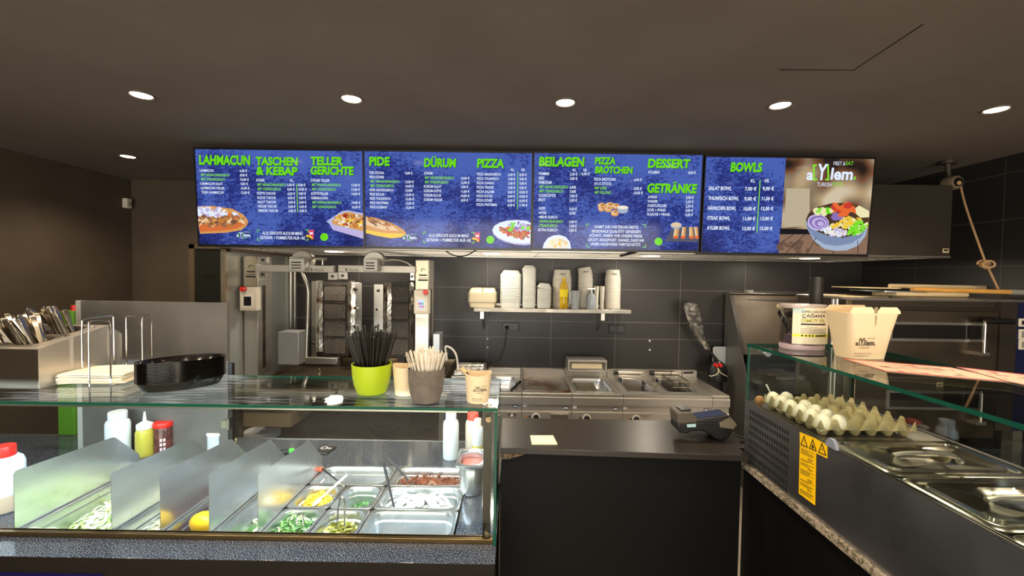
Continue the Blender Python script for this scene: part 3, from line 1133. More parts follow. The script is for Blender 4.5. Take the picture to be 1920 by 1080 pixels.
G1, G2 = mat('lettuce_pale', 'dfe8c0', r=.5), mat('lettuce_green', 'b4cf7a', r=.5)
heap('shredded_lettuce', XD[0] + .175, YP + .05, .26, .44, ZW - .02, [G1, G2, mat('lettuce_white', 'eef2dc', r=.5)], 'pale green shredded lettuce in the large pan', 'lettuce', 420, 'strip', .06, .055, .006, .06)
heap('shredded_cabbage', XD[1] + .082, YP + .04, .125, .45, ZW - .045, [mat('cabbage_white', 'eeeedd', r=.5), mat('cabbage_cream', 'dcdcb8', r=.5)], 'white shredded cabbage in the narrow pan', 'cabbage', 190, 'strip', .04, .05, .004)
heap('red_cabbage', XD[2] + .082, YP + .04, .125, .45, ZW - .05, [mat('cabbage_red', '5a1a3c', r=.4), mat('cabbage_dark', '3a1028', r=.4)], 'dark red shredded cabbage in the narrow pan', 'red cabbage', 170, 'strip', .04, .04, .004)
heap('cut_cucumber', XD[3] + .082, YP + .04, .12, .2, ZW - .075, [mat('cucumber_pale', 'd4e4c0', r=.4), mat('cucumber_skin', '5a8a4a', r=.4)], 'few pale cucumber pieces low in the narrow pan', 'cucumber', 24, 'slice', .02, .03, .016)
heap('sweetcorn', c3, YP + PD + .022, .118, .128, ZW - .015, [mat('corn_yellow', 'f2c62e', r=.35), mat('corn_light', 'f8dc62', r=.35)], 'yellow sweetcorn kernels in the small pan', 'sweetcorn', 230, 'cube', .05, .01, .0058)
heap('chopped_parsley', c2, YP + PD + .022, .118, .125, ZW - .055, [mat('parsley', '2f6a2c', r=.5), mat('parsley_light', '5c9a44', r=.5)], 'chopped green parsley in the small pan', 'parsley', 130, 'leaf', .03, .016)
heap('rocket_leaves', c3, YP + .022, .125, .13, ZW - .015, [mat('rocket', '3e7434', r=.45), mat('rocket_light', '7db05c', r=.45), mat('rocket_stem', 'c4d8a0', r=.45)], 'green rocket leaves and stems in the small pan', 'rocket', 130, 'strip', .04, .045, .0035)
heap('pickled_peppers', c2, YP + .022, .122, .13, ZW - .02, [mat('pickle', 'a8a03c', r=.3), mat('pickle_dark', '6f6f28', r=.3), mat('pickle_pale', 'ccc47a', r=.3)], 'olive green pickled pepper slices in the small pan', 'pickled peppers', 90, 'slice', .05, .02, .014)
heap('chili_sauce', c1, YP + 2 * PD + .02, .275, .13, ZW - .022, [mat('chili', '84482a', r=.3, c2='64301a', ns=40)], 'reddish brown chili sauce with bits in the far pan', 'sauce', 60, 'cube', .012, .01, .006)
heap('yoghurt_sauce', c1, YP + PD + .02, .272, .13, ZW - .035, [mat('yoghurt', 'eceeee', r=.25)], 'white yoghurt sauce smeared along its pan', 'sauce', 60, 'strip', .04, .08, .014)
heap('white_scraps', c1 - .3275 + .06, YP + 2 * PD + .022, .13, .12, ZW - .07, [MATS['yoghurt']], 'white scraps of cheese left in the far pan', 'cheese', 14, 'slice', .01, .02, .012)
# scraps on the rims
b = MB()
for _ in range(22):
    a, y = random.uniform(0, 1), random.uniform(0, .014)
    c = V((XD[0] + .02 + a * .09, YP + .002 + y, ZW + .005))
    t = random.uniform(-.6, .6)
    b.tube([c, c + V((.016, .008 * t, .006)), c + V((.034, .012 * t, .001))], .0026, 5)
o = solo(b, 'stray_lettuce', G1, 'pale lettuce scraps fallen on the counter edge', 'lettuce', fix=False)
o['kind'] = 'stuff'
LEM = mat('lemon_yellow', 'f2c01e', r=.35, bump=.1, bs=300)
b = MB()
p = V((XD[2] + .092, YP + .085, ZW - .004))
b.lathe([(.004, -.062), (.012, -.055), (.028, -.042), (.036, -.015), (.037, .01), (.030, .036), (.014, .052), (.004, .058)], p, 20, mx=Matrix.Rotation(1.35, 3, 'Y') @ Matrix.Rotation(.5, 3, 'X'))
solo(b, 'lemon', LEM, 'yellow lemon lying on the red cabbage', 'lemon', p)


def tongs(p, h, lean, label, r=.0032):
    t = MB()
    p = V(p)
    w_ = .014
    l = V(lean)
    t.tube([p - V((w_, 0, 0)), p + l * .5 + V((-w_ * .9, 0, h * .5)), p + l + V((-w_ * .6, 0, h * .92)), p + l + V((0, 0, h)), p + l + V((w_ * .6, 0, h * .92)), p + l * .5 + V((w_ * .9, 0, h * .5)), p + V((w_, 0, 0))], r, 8, sub=2)
    for sg in (-1, 1):
        t.ell(p + V((sg * w_, 0, 0)), (.006, .003, .014), 8)
    solo(t, 'serving_tongs', CHROME, label, 'tongs', p, 'steel tongs in the salad pans')


tongs((c2 + .012, YP + .06, ZW - .03), .135, (.0, .01, 0), 'tall steel tongs standing in the pickled peppers')
tongs((c3 + .035, YP + .06, ZW - .03), .065, (-.01, .02, 0), 'short steel tongs half sunk in the rocket')


def stick(name, a, c, r, m, label, cat, bowl=None):
    t = thing(name, label, cat, c)
    b = MB()
    b.tube([c, a], [r * .8, r * 1.15], 8)
    b.build('handle', m, t)
    if bowl:
        b = MB()
        q = (V(c) - V(a)).normalized()
        b.ell(V(c) + q * .018, bowl, 12, mx=q.to_track_quat('Z', 'Y').to_matrix())
        b.build('bowl', bowl and (WHITE if m == WHITE else STEELH), t)
    return t


DK = mat('dark_handle', '23262e', r=.3)
hb = V((c4 + .075, YP + PD + .05, ZW - .045))
stick('ladle', at(719, 868, Y=hb.y + .05), hb, .005, DK, 'dark-handled ladle leaning in the yoghurt sauce', 'ladle', (.016, .01, .02))
hb = V((c1 - .06, YP + 2 * PD + .05, ZW - .025))
stick('ladle', at(727, 857, Y=hb.y + .08), hb, .005, DK, 'dark-handled ladle leaning in the brown chili sauce', 'ladle', (.016, .01, .02))
hb = V((c3 + .025, YP + PD + .07, ZW + .004))
stick('spoon', at(651, 890, Y=hb.y + .06), hb, .0042, WHITE, 'white plastic spoon stuck in the sweetcorn', 'spoon', (.014, .006, .022))
hb = at(634, 902, Z=ZW + .012)
stick('kitchen_knife', at(604, 879, Z=ZW + .03), hb, .004, DK, 'thin dark-handled knife resting on the rim of the far pan', 'knife', (.006, .002, .03))
p = at(602, 880, Z=ZW + .016)
b = MB().ell(p, (.014, .012, .010), 10)
solo(b, 'tomato_piece', mat('tomato', 'e0603a', r=.4), 'small piece of tomato beside the far pan', 'tomato', p)


# deep pan with pink sauce
dp = V((at(881, 870, Y=1.66).x, 1.645, ZW))
t = thing('sauce_pan', 'deep narrow steel pan of pink sauce standing on the granite by the end post', 'food pan', dp)
b = gn(.118, .176, .132, (dp.x, dp.y, ZW + .1355), tp=.35)
b.build('pan', PANS, t).modifiers.new('s', 'SOLIDIFY').thickness = .0012
b = MB()
b.loft([b.rrect(.082, .145, .03, ZW + .098, c=(dp.x, dp.y + .088)), b.rrect(.080, .143, .03, ZW + .1, c=(dp.x, dp.y + .088))])
b.build('sauce', mat('pink_sauce', 'c8746a', r=.3), t)

# bottles and jars on the granite
MILK = mat('milky_plastic', 'dfe6ee', r=.35)
MILKC = mat('milky_plastic_warm', 'ece4d4', r=.35)
OIL = mat('oil_in_bottle', 'c4b848', r=.2)
YEL = mat('mustard_in_bottle', 'd8c860', r=.3)


def base(px, py, z=ZW):
    return at(px, py, Z=z)


def bottle(name, p, r, h, body, cap, label, cat, neck=.5, nozzle=False, fill=None, lid=False, capr=None, sq=1.0):
    t = thing(name, label, cat, p)
    b = MB()
    hb = h * (.62 if nozzle else .84)
    if lid:
        b.lathe([(r * .92, 0), (r, .004), (r, hb * .96), (r * .93, hb)], p, 24, sy=sq)
    else:
        b.lathe([(r * .92, 0), (r, .005), (r, hb * .86), (r * .9, hb * .95), (r * neck, hb)], p, 24, sy=sq)
    b.build('body', body, t)
    if fill:
        MB().lathe([(r * 1.004, .005), (r * 1.004, hb * fill[1])], p, 24, sy=sq, cap=(False, False)).build('contents', fill[0], t)
    b = MB()
    cr = capr or r * neck * 1.1
    if nozzle:
        b.lathe([(cr, hb), (cr, hb + h * .1), (cr * .7, hb + h * .13), (r * .22, hb + h * .17), (r * .10, h)], p, 20)
    else:
        b.lathe([(cr * .98, hb), (cr, hb + .004), (cr, h - .004), (cr * .94, h)], p, 24)
    b.build('cap', cap, t)
    return t


def tophere(px, py, p):
    """height of a thing standing at p whose top is seen at that pixel"""
    return at(px, py, Y=p.y).z - p.z


p = base(845, 858)
bottle('squeeze_bottle', p, .038, tophere(845, 772, p), MILK, MILK, 'tall plain white squeeze bottle standing by the far edge of the granite', 'bottle', .62)
p = base(886, 848)
bottle('sauce_bottle', p, .037, tophere(886, 774, p), MILKC, mat('coral_plastic', 'e8564a', r=.4), 'cream sauce bottle with a red cap behind the end post', 'bottle', .7)
p = base(897, 852)
p.y -= .06
bottle('sauce_bottle', p, .026, tophere(897, 785, p), MILK, MILKC, 'small bottle with yellow sauce at its bottom behind the end post', 'bottle', .6, fill=(YEL, .45))
p = V((at(221, 800, Y=1.98).x, 1.98, ZW))
bottle('plastic_canister', p, .052, tophere(221, 771, p), MILK, MILK, 'large bluish white plastic canister behind the lettuce divider', 'canister', .66, capr=.036, sq=.8)
p = base(272, 853)
bottle('oil_bottle', p, .037, tophere(272, 772, p), OIL, MILK, 'squeeze bottle of yellow oil with a pointed nozzle', 'bottle', .8, nozzle=True)
bpy.data.objects['oil_bottle']
p = base(303, 847)
p.x += .010
t = bottle('spice_jar', p, .039, tophere(303, 790, p), mat('spice_jar_clear', '6a3a34', r=.2, c2='4a2a2a', ns=30), RED, 'round jar of dark red spice with a red lid', 'jar', lid=True, capr=.041)
b = MB()
fm = cone(p, .039, .039, .1, -1.25)
for i in range(3):
    b.poly([fm(.0 + k, z + .018 + i * .022) for k, z in ((0, 0), (.009, .002), (.009, .016), (0, .014))])
    b.poly([fm(.013 + k, z + .018 + i * .022) for k, z in ((0, 0), (.009, .002), (.009, .016), (0, .014))])
b.build('label', mat('jar_label', 'd8c0c8', r=.5), t, fix=False)
p = base(408, 842)
bottle('cream_jar', p, .043, tophere(408, 808, p), mat('jar_pale', 'c8d0d8', r=.3), WHITE, 'small round jar with a white lid by the grey partition', 'jar', lid=True, capr=.046)
p = base(436, 832)
b = MB().lathe([(.014, 0), (.018, .02), (.017, .022)], p, 16)
solo(b, 'sauce_cup', mat('cream_plastic', 'f0e2b8', r=.4), 'tiny cream cup beside the white-lidded jar', 'cup', p)
p = base(8, 955)
bottle('squeeze_bottle', p, .056, tophere(12, 836, p), MILK, RED, 'white squeeze bottle with a red cap and sauce low inside, at the counter end', 'bottle', .7, capr=.034, fill=(mat('sauce_through', 'd8c4b0', r=.35), .32))
# flat scale, peeler, scrap
p = base(608, 846)
t = thing('pocket_scale', 'small flat black device with a white ring mark on the granite', 'device', p, rz=-.15)
MB().box((-.035, -.045, 0), (.04, .045, .012)).build('body', BLACK, t, bevel=.003, world=False)
b = MB()
b.loft([[(-.006 + r * math.cos(a * PI / 10), .01 + r * math.sin(a * PI / 10), .0125) for a in range(20)] for r in (.012, .017)], cap=False)
b.box((.014, .006, .0121), (.03, .014, .0128))
b.build('mark', WHITE, t, world=False)
p = base(542, 851)
t = thing('peeler', 'dark handled peeler with a bright green collar lying on the granite', 'peeler', p)
e = base(562, 843)
b = MB()
b.tube([p + V((-.05, -.02, .012)), p + V((0, 0, .014))], .012, 10)
b.build('handle', DK, t)
MB().tube([p + V((0, 0, .014)), p + V((.02, .008, .013))], .0125, 10).build('collar', mat('bright_green', '3ec03a', r=.4), t)
MB().tube([p + V((.02, .008, .013)), p + V((.075, .03, .010))], [.006, .002], 8).build('blade', STEELH, t)

# ------------------------------------------------------------------ glass guard of the salad counter
ZS = at(800, 764, Y=1.385).z
YG, YGB = 1.385, at(425, 705, Z=ZS).y + .02
XG0 = -2.75
gg = thing('glass_guard', 'clear sneeze guard with a glass shelf and green edges over the salad counter', 'glass guard', ((XG0 + XE) / 2, 1.5, ZW))


def pane(b, lo, hi, ax):
    """sheet of glass: clear faces across the axis, green edges"""
    x0, y0, z0 = lo
    x1, y1, z1 = hi
    c = [(x0, y0, z0), (x1, y0, z0), (x1, y1, z0), (x0, y1, z0), (x0, y0, z1), (x1, y0, z1), (x1, y1, z1), (x0, y1, z1)]
    v = [b.bm.verts.new(p) for p in c]
    for q, n in (((0, 3, 2, 1), 2), ((4, 5, 6, 7), 2), ((0, 1, 5, 4), 1), ((1, 2, 6, 5), 0), ((2, 3, 7, 6), 1), ((3, 0, 4, 7), 0)):
        b._f([v[i] for i in q], 0 if n == ax else 1)
    return b


pane(MB(), (XG0, YG, ZS - .010), (XE - .002, YGB, ZS), 2).build('shelf_pane', [STREAKED, GEDGE], gg)
pane(MB(), (XG0, YG + .002, ZW + .016), (XE - .012, YG + .008, ZS - .0105), 1).build('front_pane', [GLASS, GEDGE], gg)
pane(MB(), (XE - .010, YG - .02, ZW + .0006), (XE - .002, YGB, ZS - .0105), 0).build('end_pane', [GLASS, GEDGE], gg)
BRZ = mat('rail_bronze', '8a7450', r=.3, m=1.0)
MB().box((XG0, YG - .012, ZW + .0005), (XE - .012, YG + .012, ZW + .016)).build('bottom_rail', BRZ, gg, bevel=.001)
px = at(913, 900, Y=YG + .02).x
b = MB()
b.box((px - .013, YG + .016, ZW + .0005), (px + .013, YG + .04, ZS - .0105))
b.build('post', mat('post_steel', '4a4640', r=.3, m=1.0), gg, bevel=.001)
for zz in (ZS - .035, ZW + .03):
    b = MB()
    b.cyl((px + .004, YG + .0, zz), (px + .004, YG - .008, zz), .010, .009, 18)
    b.cyl((px + .004, YG - .008, zz), (px + .004, YG - .010, zz), .005, .004, 12)
    b.build('screw', mat('screw_brass', 'c8b890', r=.2, m=1.0), gg)
b = MB()
b.cyl((px + .002, YG + .03, ZS), (px + .002, YG + .03, ZS + .006), .011, .008, 18)
b.build('screw', MATS['screw_brass'], gg)
lp = bpy.data.lights.new('guard_led', 'AREA')
lp.shape = 'RECTANGLE'
lp.size, lp.size_y = 2.0, .02
lp.energy, lp.color = LED_W, LED_COL
lo = bpy.data.objects.new('guard_led', lp)
COL.objects.link(lo)
lo.location = (XE - 1.1, YG + .035, ZS - .022)
lo.rotation_euler = (math.radians(28), 0, 0)
b = MB()
b.box((XG0, YG + .010, ZS - .019), (XE - .1, YG + .024, ZS - .0105))
b.build('led_profile', STEELH, gg)

# ------------------------------------------------------------------ grey partition on the granite
pl, pr_ = base(146, 843), None
YPT = pl.y
x0, x1 = at(144, 600, Y=YPT).x, at(426, 600, Y=YPT).x
zt = at(285, 566, Y=YPT).z
t = thing('partition_board', 'grey upright board on the granite beside the kebab grills', 'partition', ((x0 + x1) / 2, YPT, ZW))
MB().box((x0 + .02, YPT, ZW), (x1, YPT + .018, zt)).build('board', mat('partition_grey', '5b5855', r=.4, c2='625f5c', ns=8), t)
MB().box((x0 - .004, YPT - .001, ZW), (x0 + .02, YPT + .019, zt + .001)).build('edge_strip', mat('strip_grey', 'a9a8a2', r=.5), t)
b = MB()
b.box((x1 + .003, YPT + .0, ZW), (x1 + .022, YPT + .02, ZS - .012))
b.build('hinge_post', BLACK, t)
b = MB()
zz = at(430, 795, Y=YPT).z
b.box((x1 - .025, YPT - .012, zz - .02), (x1 + .014, YPT - .001, zz + .02))
b.cyl((x1 + .01, YPT - .012, zz - .022), (x1 + .01, YPT - .012, zz + .03), .006)
b.build('hinge', STEELD, t)
# green carton behind the board
p = V((at(131, 600, Y=YPT + .2).x, YPT + .2, ZW))
if True:
    t = thing('cleaner_bottle', 'bright green bottle with a red cap behind the grey board', 'bottle', p)
    h = tophere(131, 582, p)
    MB().box((p.x - .045, p.y - .03, ZW), (p.x + .045, p.y + .03, ZW + h)).build('body', mat('bottle_green', '4c8018', r=.45), t, bevel=.008)
    MB().cyl((p.x + .028, p.y, ZW + h), (p.x + .028, p.y, ZW + h + .028), .016).build('cap', RED, t)

# ------------------------------------------------------------------ things on the glass shelf
ZT = ZS + .0003
# cutlery dispenser
fx = at(73, 720, Y=1.53).x
y0, y1 = 1.53, 1.86
z0, zf, zb = ZT, at(73, 655, Y=1.53).z, at(208, 609, X=fx).z
ds = thing('cutlery_dispenser', 'sloping brushed steel cutlery dispenser at the end of the glass shelf', 'cutlery box', (fx - .26, 1.69, z0))
xa = fx - .56
sl = math.atan((zb - zf) / (y1 - .06 - y0))
b = MB()
b.prism([(y0, z0), (y0, zf), (y1 - .06, zb), (y1, zb - .045), (y1, z0)], fx - .0015, fx, 'X')
b.build('side_panel', STEEL, ds)
b = MB()
b.prism([(y0, z0), (y0, zf), (y1 - .06, zb), (y1, zb - .045), (y1, z0)], xa, xa + .0015, 'X')
b.build('side_panel', STEEL, ds)
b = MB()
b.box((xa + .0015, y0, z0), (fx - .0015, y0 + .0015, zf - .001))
b.build('front_panel', mat('steel_dark_reflecting', '5f564a', r=.35, m=.9), ds)  # dark reflection put into the colour of this steel face
b = MB()
b.prism([(y1 - .06, zb - .0002), (y1, zb - .045), (y1, z0), (y1 - .0015, z0), (y1 - .0015, zb - .047), (y1 - .062, zb - .002)], xa + .0015, fx - .0015, 'X')
b.build('back_panel', STEEL, ds)


def slope(x, t, up=0.0):
    """point on the sloping top, t from the front edge 0 to the back edge 1"""
    y = y0 + (y1 - .06 - y0) * t
    return V((x, y - math.sin(sl) * up, zf + (zb - zf) * t + math.cos(sl) * up))


b = MB()
R0, R1 = [], []
tops = [(xa + .0015, 0), (fx - .0015, 0), (fx - .0015, 1), (xa + .0015, 1)]
hole = [(xa + .03, .08), (fx - .035, .08), (fx - .035, .93), (xa + .03, .93)]
b.loft([[slope(*q, -.0015) for q in tops], [slope(*q) for q in tops], [slope(*q) for q in hole], [slope(*q, -.0015) for q in hole], [slope(*q, -.0015) for q in tops]], cap=False)
b.build('top_panel', STEEL, ds)
BINW = .236
for i in range(2):
    for j in range(2):
        w_ = (fx - .035 - xa - .03) / 2
        dl = (y1 - .06 - y0) / math.cos(sl)
        m = Matrix.Translation(slope(xa + .03 + w_ * (i + .5), .08 + .425 * j, .003)) @ Matrix.Rotation(sl, 4, 'X')
        g = gn(w_, dl * .425, .085, mx=m)
        g.build('bin', STEELD, ds)
FORK = mat('cutlery_steel', 'a8a090', r=.22, m=1.0)
proto = None


def cutlery():
    b = MB()
    L_ = .19
    b.loft([[(-.004, -.002, 0), (.004, -.002, 0), (.004, .002, 0), (-.004, .002, 0)], [(-.004, -.003, .06), (.004, -.003, .06), (.004, .003, .06), (-.004, .003, .06)],
            [(-.007, -.0045, .13), (.007, -.0045, .13), (.007, .0045, .13), (-.007, .0045, .13)], [(-.009, -.006, .178), (.009, -.006, .178), (.009, .006, .178), (-.009, .006, .178)],
            [(-.007, -.0025, .188), (.007, -.0025, .188), (.007, .0025, .188), (-.007, .0025, .188)]])
    return b.build('handle', FORK, bevel=.001)


cl = [(('a steel fork handle sticking out of the front bin of the cutlery dispenser'), 'forks in the front bin', 22, 1, 0), (('a steel knife handle sticking out of the back bin of the cutlery dispenser'), 'knives in the back bin', 12, 1, 1),
      (('a steel spoon handle in the outermost bin of the cutlery dispenser'), 'spoons in the outermost bin', 9, 0, 0)]
hm = cutlery()
n = 0
for lb, gr, k, bi, bj in cl:
    for q in range(k):
        w_ = (fx - .035 - xa - .03) / 2
        u = (q % 6 + .5) / 6 * .8 + .1
        if bi == 0:
            u = .66 + .3 * u
        elif bj == 0:
            u = .30 + .66 * u
        v = .3 + .2 * (q // 6)
        if bj:
            u, v = .35 + .6 * u, .35 + .2 * (q // 6)
        c = slope(xa + .03 + w_ * (bi + u), .08 + .425 * (bj + min(v, .8)), -.05)
        t = thing('fork' if bj == 0 and bi else 'table_knife' if bj else 'table_spoon', lb, 'cutlery', c, gr)
        o = hm.copy() if n else hm
        if n:
            COL.objects.link(o)
        n += 1
        o.parent = t
        d = V((-.34 + random.uniform(-.1, .1), -.05 + random.uniform(-.12, .12), .9 - .25 * random.random()))
        t.rotation_euler = d.to_track_quat('Z', 'Y').to_euler()
        t.scale = (1.15, 1.15, .74 + .12 * random.random())

# napkin holder and napkins
NAP = mat('paper_napkin', 'e6dcc4', r=.85)
nc = (at(187, 728, Z=ZT), at(251, 690, Z=ZT))
hx, hy0 = nc[0].x, nc[0].y
hw = .155
ctr = V((hx + .03, hy0 + .095, ZT))
hol = thing('napkin_holder', 'open wire napkin holder of four chrome loops beside the cutlery dispenser', 'napkin holder', ctr, rz=0.0)
ztop = at(187, 602, Y=hy0).z - ZT


def loop(a, c, zt_):
    a, c = V(a), V(c)
    a.x, c.x = max(a.x, fx + .012), max(c.x, fx + .012)
    MB().tube([a, a + V((0, 0, zt_ - .01)), a.lerp(c, .06) + V((0, 0, zt_)), a.lerp(c, .94) + V((0, 0, zt_)), c + V((0, 0, zt_ - .01)), c], .0030, 8, sub=1).build('wire_loop', CHROME, hol)


loop(at(168, 725, Z=ZT), at(208, 724, Z=ZT), ztop)
loop(at(155, 712, Z=ZT), at(180, 696, Z=ZT), ztop - .006)
lb_ = at(237, 691, Z=ZT)
loop(lb_, at(267, 691, Z=ZT), at(250, 592, Y=lb_.y).z - ZT)
loop(at(268, 706, Z=ZT), at(286, 692, Z=ZT), ztop - .002)
b = MB()
P_ = [at(168, 725, Z=ZT), at(155, 712, Z=ZT), at(180, 696, Z=ZT), lb_, at(267, 691, Z=ZT), at(286, 692, Z=ZT), at(268, 706, Z=ZT), at(208, 724, Z=ZT)]
b.tube([V((max(q.x, fx + .012), q.y, q.z + .0026)) for q in P_ + [P_[0]]], .0024, 8)
b.build('base_wire', CHROME, hol)
pc = at(203, 712, Z=ZT)
q0 = None
for i in range(9):
    b = MB()
    w_, d_ = .225, .165
    nx = 10
    rings = []
    if i < 2:
        rows_ = []
        for s_ in (0, 1):
            for j in range(nx):
                pass
        for j in range(nx):
            v = j / (nx - 1)
            rings.append([(w_ * (k / (nx - 1) - .5), d_ * (v - .5), .0016 * math.sin(5 * v + k * .7) + .0028) for k in range(nx)] + [(w_ * (.5 - k / (nx - 1)), d_ * (v - .5), .0016 * math.sin(5 * v + (nx - 1 - k) * .7)) for k in range(nx)])
        b.loft(rings)
        NPM = b.build('napkin', NAP, world=False)
        o = NPM
    else:
        o = NPM.copy()
        COL.objects.link(o)
    o.location = (pc.x + .0 + random.uniform(-.006, .006), pc.y + .0 + random.uniform(-.006, .006), ZT + .0065 + i * .0040)
    o.rotation_euler = (0, 0, random.uniform(-.03, .03) + .12 + .0 * random.uniform(-.05, .05))
    tag(o, 'cream paper napkin, %s of the pile in the wire holder' % (ORD[8 - i] + (' sheet' if i == 8 else ' from the top')), 'napkin', 'cream napkins in the wire holder')

# black oval plates
PLT = mat('black_plate', '100d0b', r=.16, coat=.3)
PLI = mat('plate_inside', '16120e', r=.3)
pb = (at(330, 741, Z=ZT) + at(392, 707, Z=ZT)) / 2
pb = V((at(343, 725, Z=ZT).x, at(337, 725, Z=ZT).y, ZT))
npl = 16
zc = at(337, 668, Y=pb.y + .04).z - ZT
b = MB()
b.lathe([(.118, .0), (.132, .001), (.149, .022), (.152, .0305), (.160, .0332), (.160, .0342), (.151, .0332), (.1472, .0225), (.1305, .0032), (.02, .0026)], (0, 0, 0), 48, sx=.86, sy=.47)
pp = b.build('oval_plate', PLT, world=False)
pitch = (zc - .034) / (npl - 1)
for i in range(npl):
    o = pp if i == 0 else pp.copy()
    if i:
        COL.objects.link(o)
    o.location = (pb.x, pb.y, ZT + .0005 + i * pitch)
    o.rotation_euler = (0, 0, math.radians(42 + random.uniform(-.15, .15)))
    tag(o, 'glossy black oval plate, %s in the stack on the glass shelf' % ('topmost' if i == npl - 1 else ORD[npl - 1 - i] + ' from the top'), 'plate', 'black oval plates on the glass shelf')


# pots with straws and stirrers
def pot(name, p, r0, r1, h, m, label):
    t = thing(name, label, 'pot', p)
    b = MB()
    b.lathe([(r0 * .85, 0), (r0, .003), (r0 + (r1 - r0) * .55, h * .3), (r0 + (r1 - r0) * .85, h * .6), (r1, h), (r1 - .003, h), (r0 + (r1 - r0) * .80, h * .6), (r0, h * .1), (r0 * .5, .006)], p, 40)
    b.build('pot', m, t)
    return t


gp = at(697, 739, Z=ZT)
gh = at(697, 684, Y=gp.y).z - ZT
t = thing('acrylic_tray', 'clear acrylic tray under the lime green pot', 'tray', gp)
ACR = glass('clear_acrylic', (.90, .93, .94), 1.6)
b = MB()
b.loft([b.rrect(.20, .11, .006, ZT + .0, c=(gp.x - .03, gp.y)), b.rrect(.20, .11, .006, ZT + .005, c=(gp.x - .03, gp.y))])
b.build('plate', ACR, t)
gp = gp + V((0, 0, .0055))
t = pot('flower_pot', gp, .050, .070, gh, mat('lime_green_pot', 'a0b812', r=.4), 'lime green pot full of black straws on the glass shelf')
STRAW = mat('black_straw', '1b1815', r=.35)
b = MB()
b.cyl((0, 0, 0), (0, 0, .205), .0032, n=8)
st = b.build('drinking_straw', STRAW, world=False)
for i in range(54):
    o = st if i == 0 else st.copy()
    if i:
        COL.objects.link(o)
    a = i * 2.39996
    q = math.sqrt((i + .5) / 54)
    rb, rt = .024 * q, .092 * q
    d = V(((rt - rb) * math.cos(a), (rt - rb) * math.sin(a) * .85, .19)).normalized()
    o.location = gp + V((rb * math.cos(a), rb * math.sin(a), .007))
    o.rotation_euler = d.to_track_quat('Z', 'Y').to_euler()
    o.scale.z = random.uniform(.198, .216) / (.205 * d.z) * (1.13 if q < .6 and i % 3 == 0 else 1)
    tag(o, 'one of the black drinking straws standing in the lime green pot', 'straw', 'black straws in the lime green pot')
kp = at(799, 752, Z=ZT)
kh = at(799, 690, Y=kp.y).z - ZT
pot('flower_pot', kp, .046, .0625, kh, mat('grey_stone_pot', '5e5650', r=.75, c2='6a625a', ns=30), 'brownish grey pot full of pale stirrers on the glass shelf')
STIR = mat('pale_stirrer', 'dcd8d0', r=.35, c2='d2cab8', ns=60)
b = MB()
b.loft([b.rrect(.0075, .0016, .0007, 0, k=2), b.rrect(.0075, .0016, .0007, .172, k=2), b.rrect(.005, .0014, .0006, .176, k=2)])
st = b.build('stirrer', STIR, world=False)
for i in range(84):
    o = st if i == 0 else st.copy()
    if i:
        COL.objects.link(o)
    a = i * 2.39996
    q = math.sqrt((i + .5) / 84)
    rb, rt = .016 * q, .071 * q
    d = V(((rt - rb) * math.cos(a) * 1.1, (rt - rb) * math.sin(a) * .8, .165)).normalized()
    o.location = kp + V((rb * math.cos(a), rb * math.sin(a), .007))
    o.rotation_euler = d.to_track_quat('Z', 'Y').to_euler()
    o.scale.z = random.uniform(.156, .168) / (.176 * d.z) * (1.14 if i in (3, 8, 14, 22, 31) else 1)
    tag(o, 'one of the flat pale stirrers standing in the brownish grey pot', 'stirrer', 'pale stirrers in the brownish grey pot')
CUP = mat('cream_paper', 'd8c6a4', r=.6)


def wordmark(b, fm, h, mi=0, gi=None, lines=True):
    """the aylem word mark, h = height of the l"""
    gi = mi if gi is None else gi
    b.text('a', fm, 0, 0, h * .85, h * .55, mi, .02)
    for x, s_ in ((.66, 1), (1.78, -1)):
        for q in (((x, -.05), (x + .13 * s_, -.05), (x + .13 * s_, 1.4), (x, 1.4)), ((x, -.05), (x + .34 * s_, -.05), (x + .34 * s_, .08), (x, .08)), ((x, 1.27), (x + .34 * s_, 1.27), (x + .34 * s_, 1.4), (x, 1.4))):
            b.poly([fm(u * h, v * h) for u, v in q], gi)
    b.text('Y', fm, .82 * h, 0, h * 1.35, h * .8, mi, .02)
    b.text('lem.', fm, 1.98 * h, 0, h, h * 2.0, mi, .02)
    if lines:
        b.text('MEET & EAT', fm, 2.3 * h, 1.2 * h, h * .28, h * 1.5, mi)
        b.text('TURKISH FOOD', fm, .9 * h, -.62 * h, h * .28, h * 1.9, mi)


def paper_cup(p, r0, r1, h, label, dip=.0, ink=True):
    t = thing('paper_cup', label, 'paper cup', p)
    b = MB()
    n_ = 40
    prof = [(r0 * .96, .004, 0), (r0, 0, 0), (r0 + (r1 - r0) * .5, h * .5, 0), (r1, h, 1), (r1 - .0012, h, 1), (r0 + (r1 - r0) * .5 - .0012, h * .5, 0), (r0 - .002, .006, 0)]
    R = []
    for r, z, k in prof:
        R.append([(p.x + r * math.cos(2 * PI * i / n_), p.y + r * math.sin(2 * PI * i / n_), p.z + z + k * dip * math.cos(4 * PI * i / n_)) for i in range(n_)])
    b.loft(R)
    b.build('cup', CUP, t)
    if ink:
        b = MB()
        fm = cone(p, r0, r1, h, -PI / 2 - .30)
        wordmark(b, lambda x, y: fm(x, y + h * .44), .0125)
        b.text('KEBAP & MORE', fm, -.006, h * .17, .0032, .036, 0)
        b.text('HAUSGEMACHT', fm, -.006, h * .11, .0028, .040, 0)
        b.build('print', INK, t, fix=False)
    return t


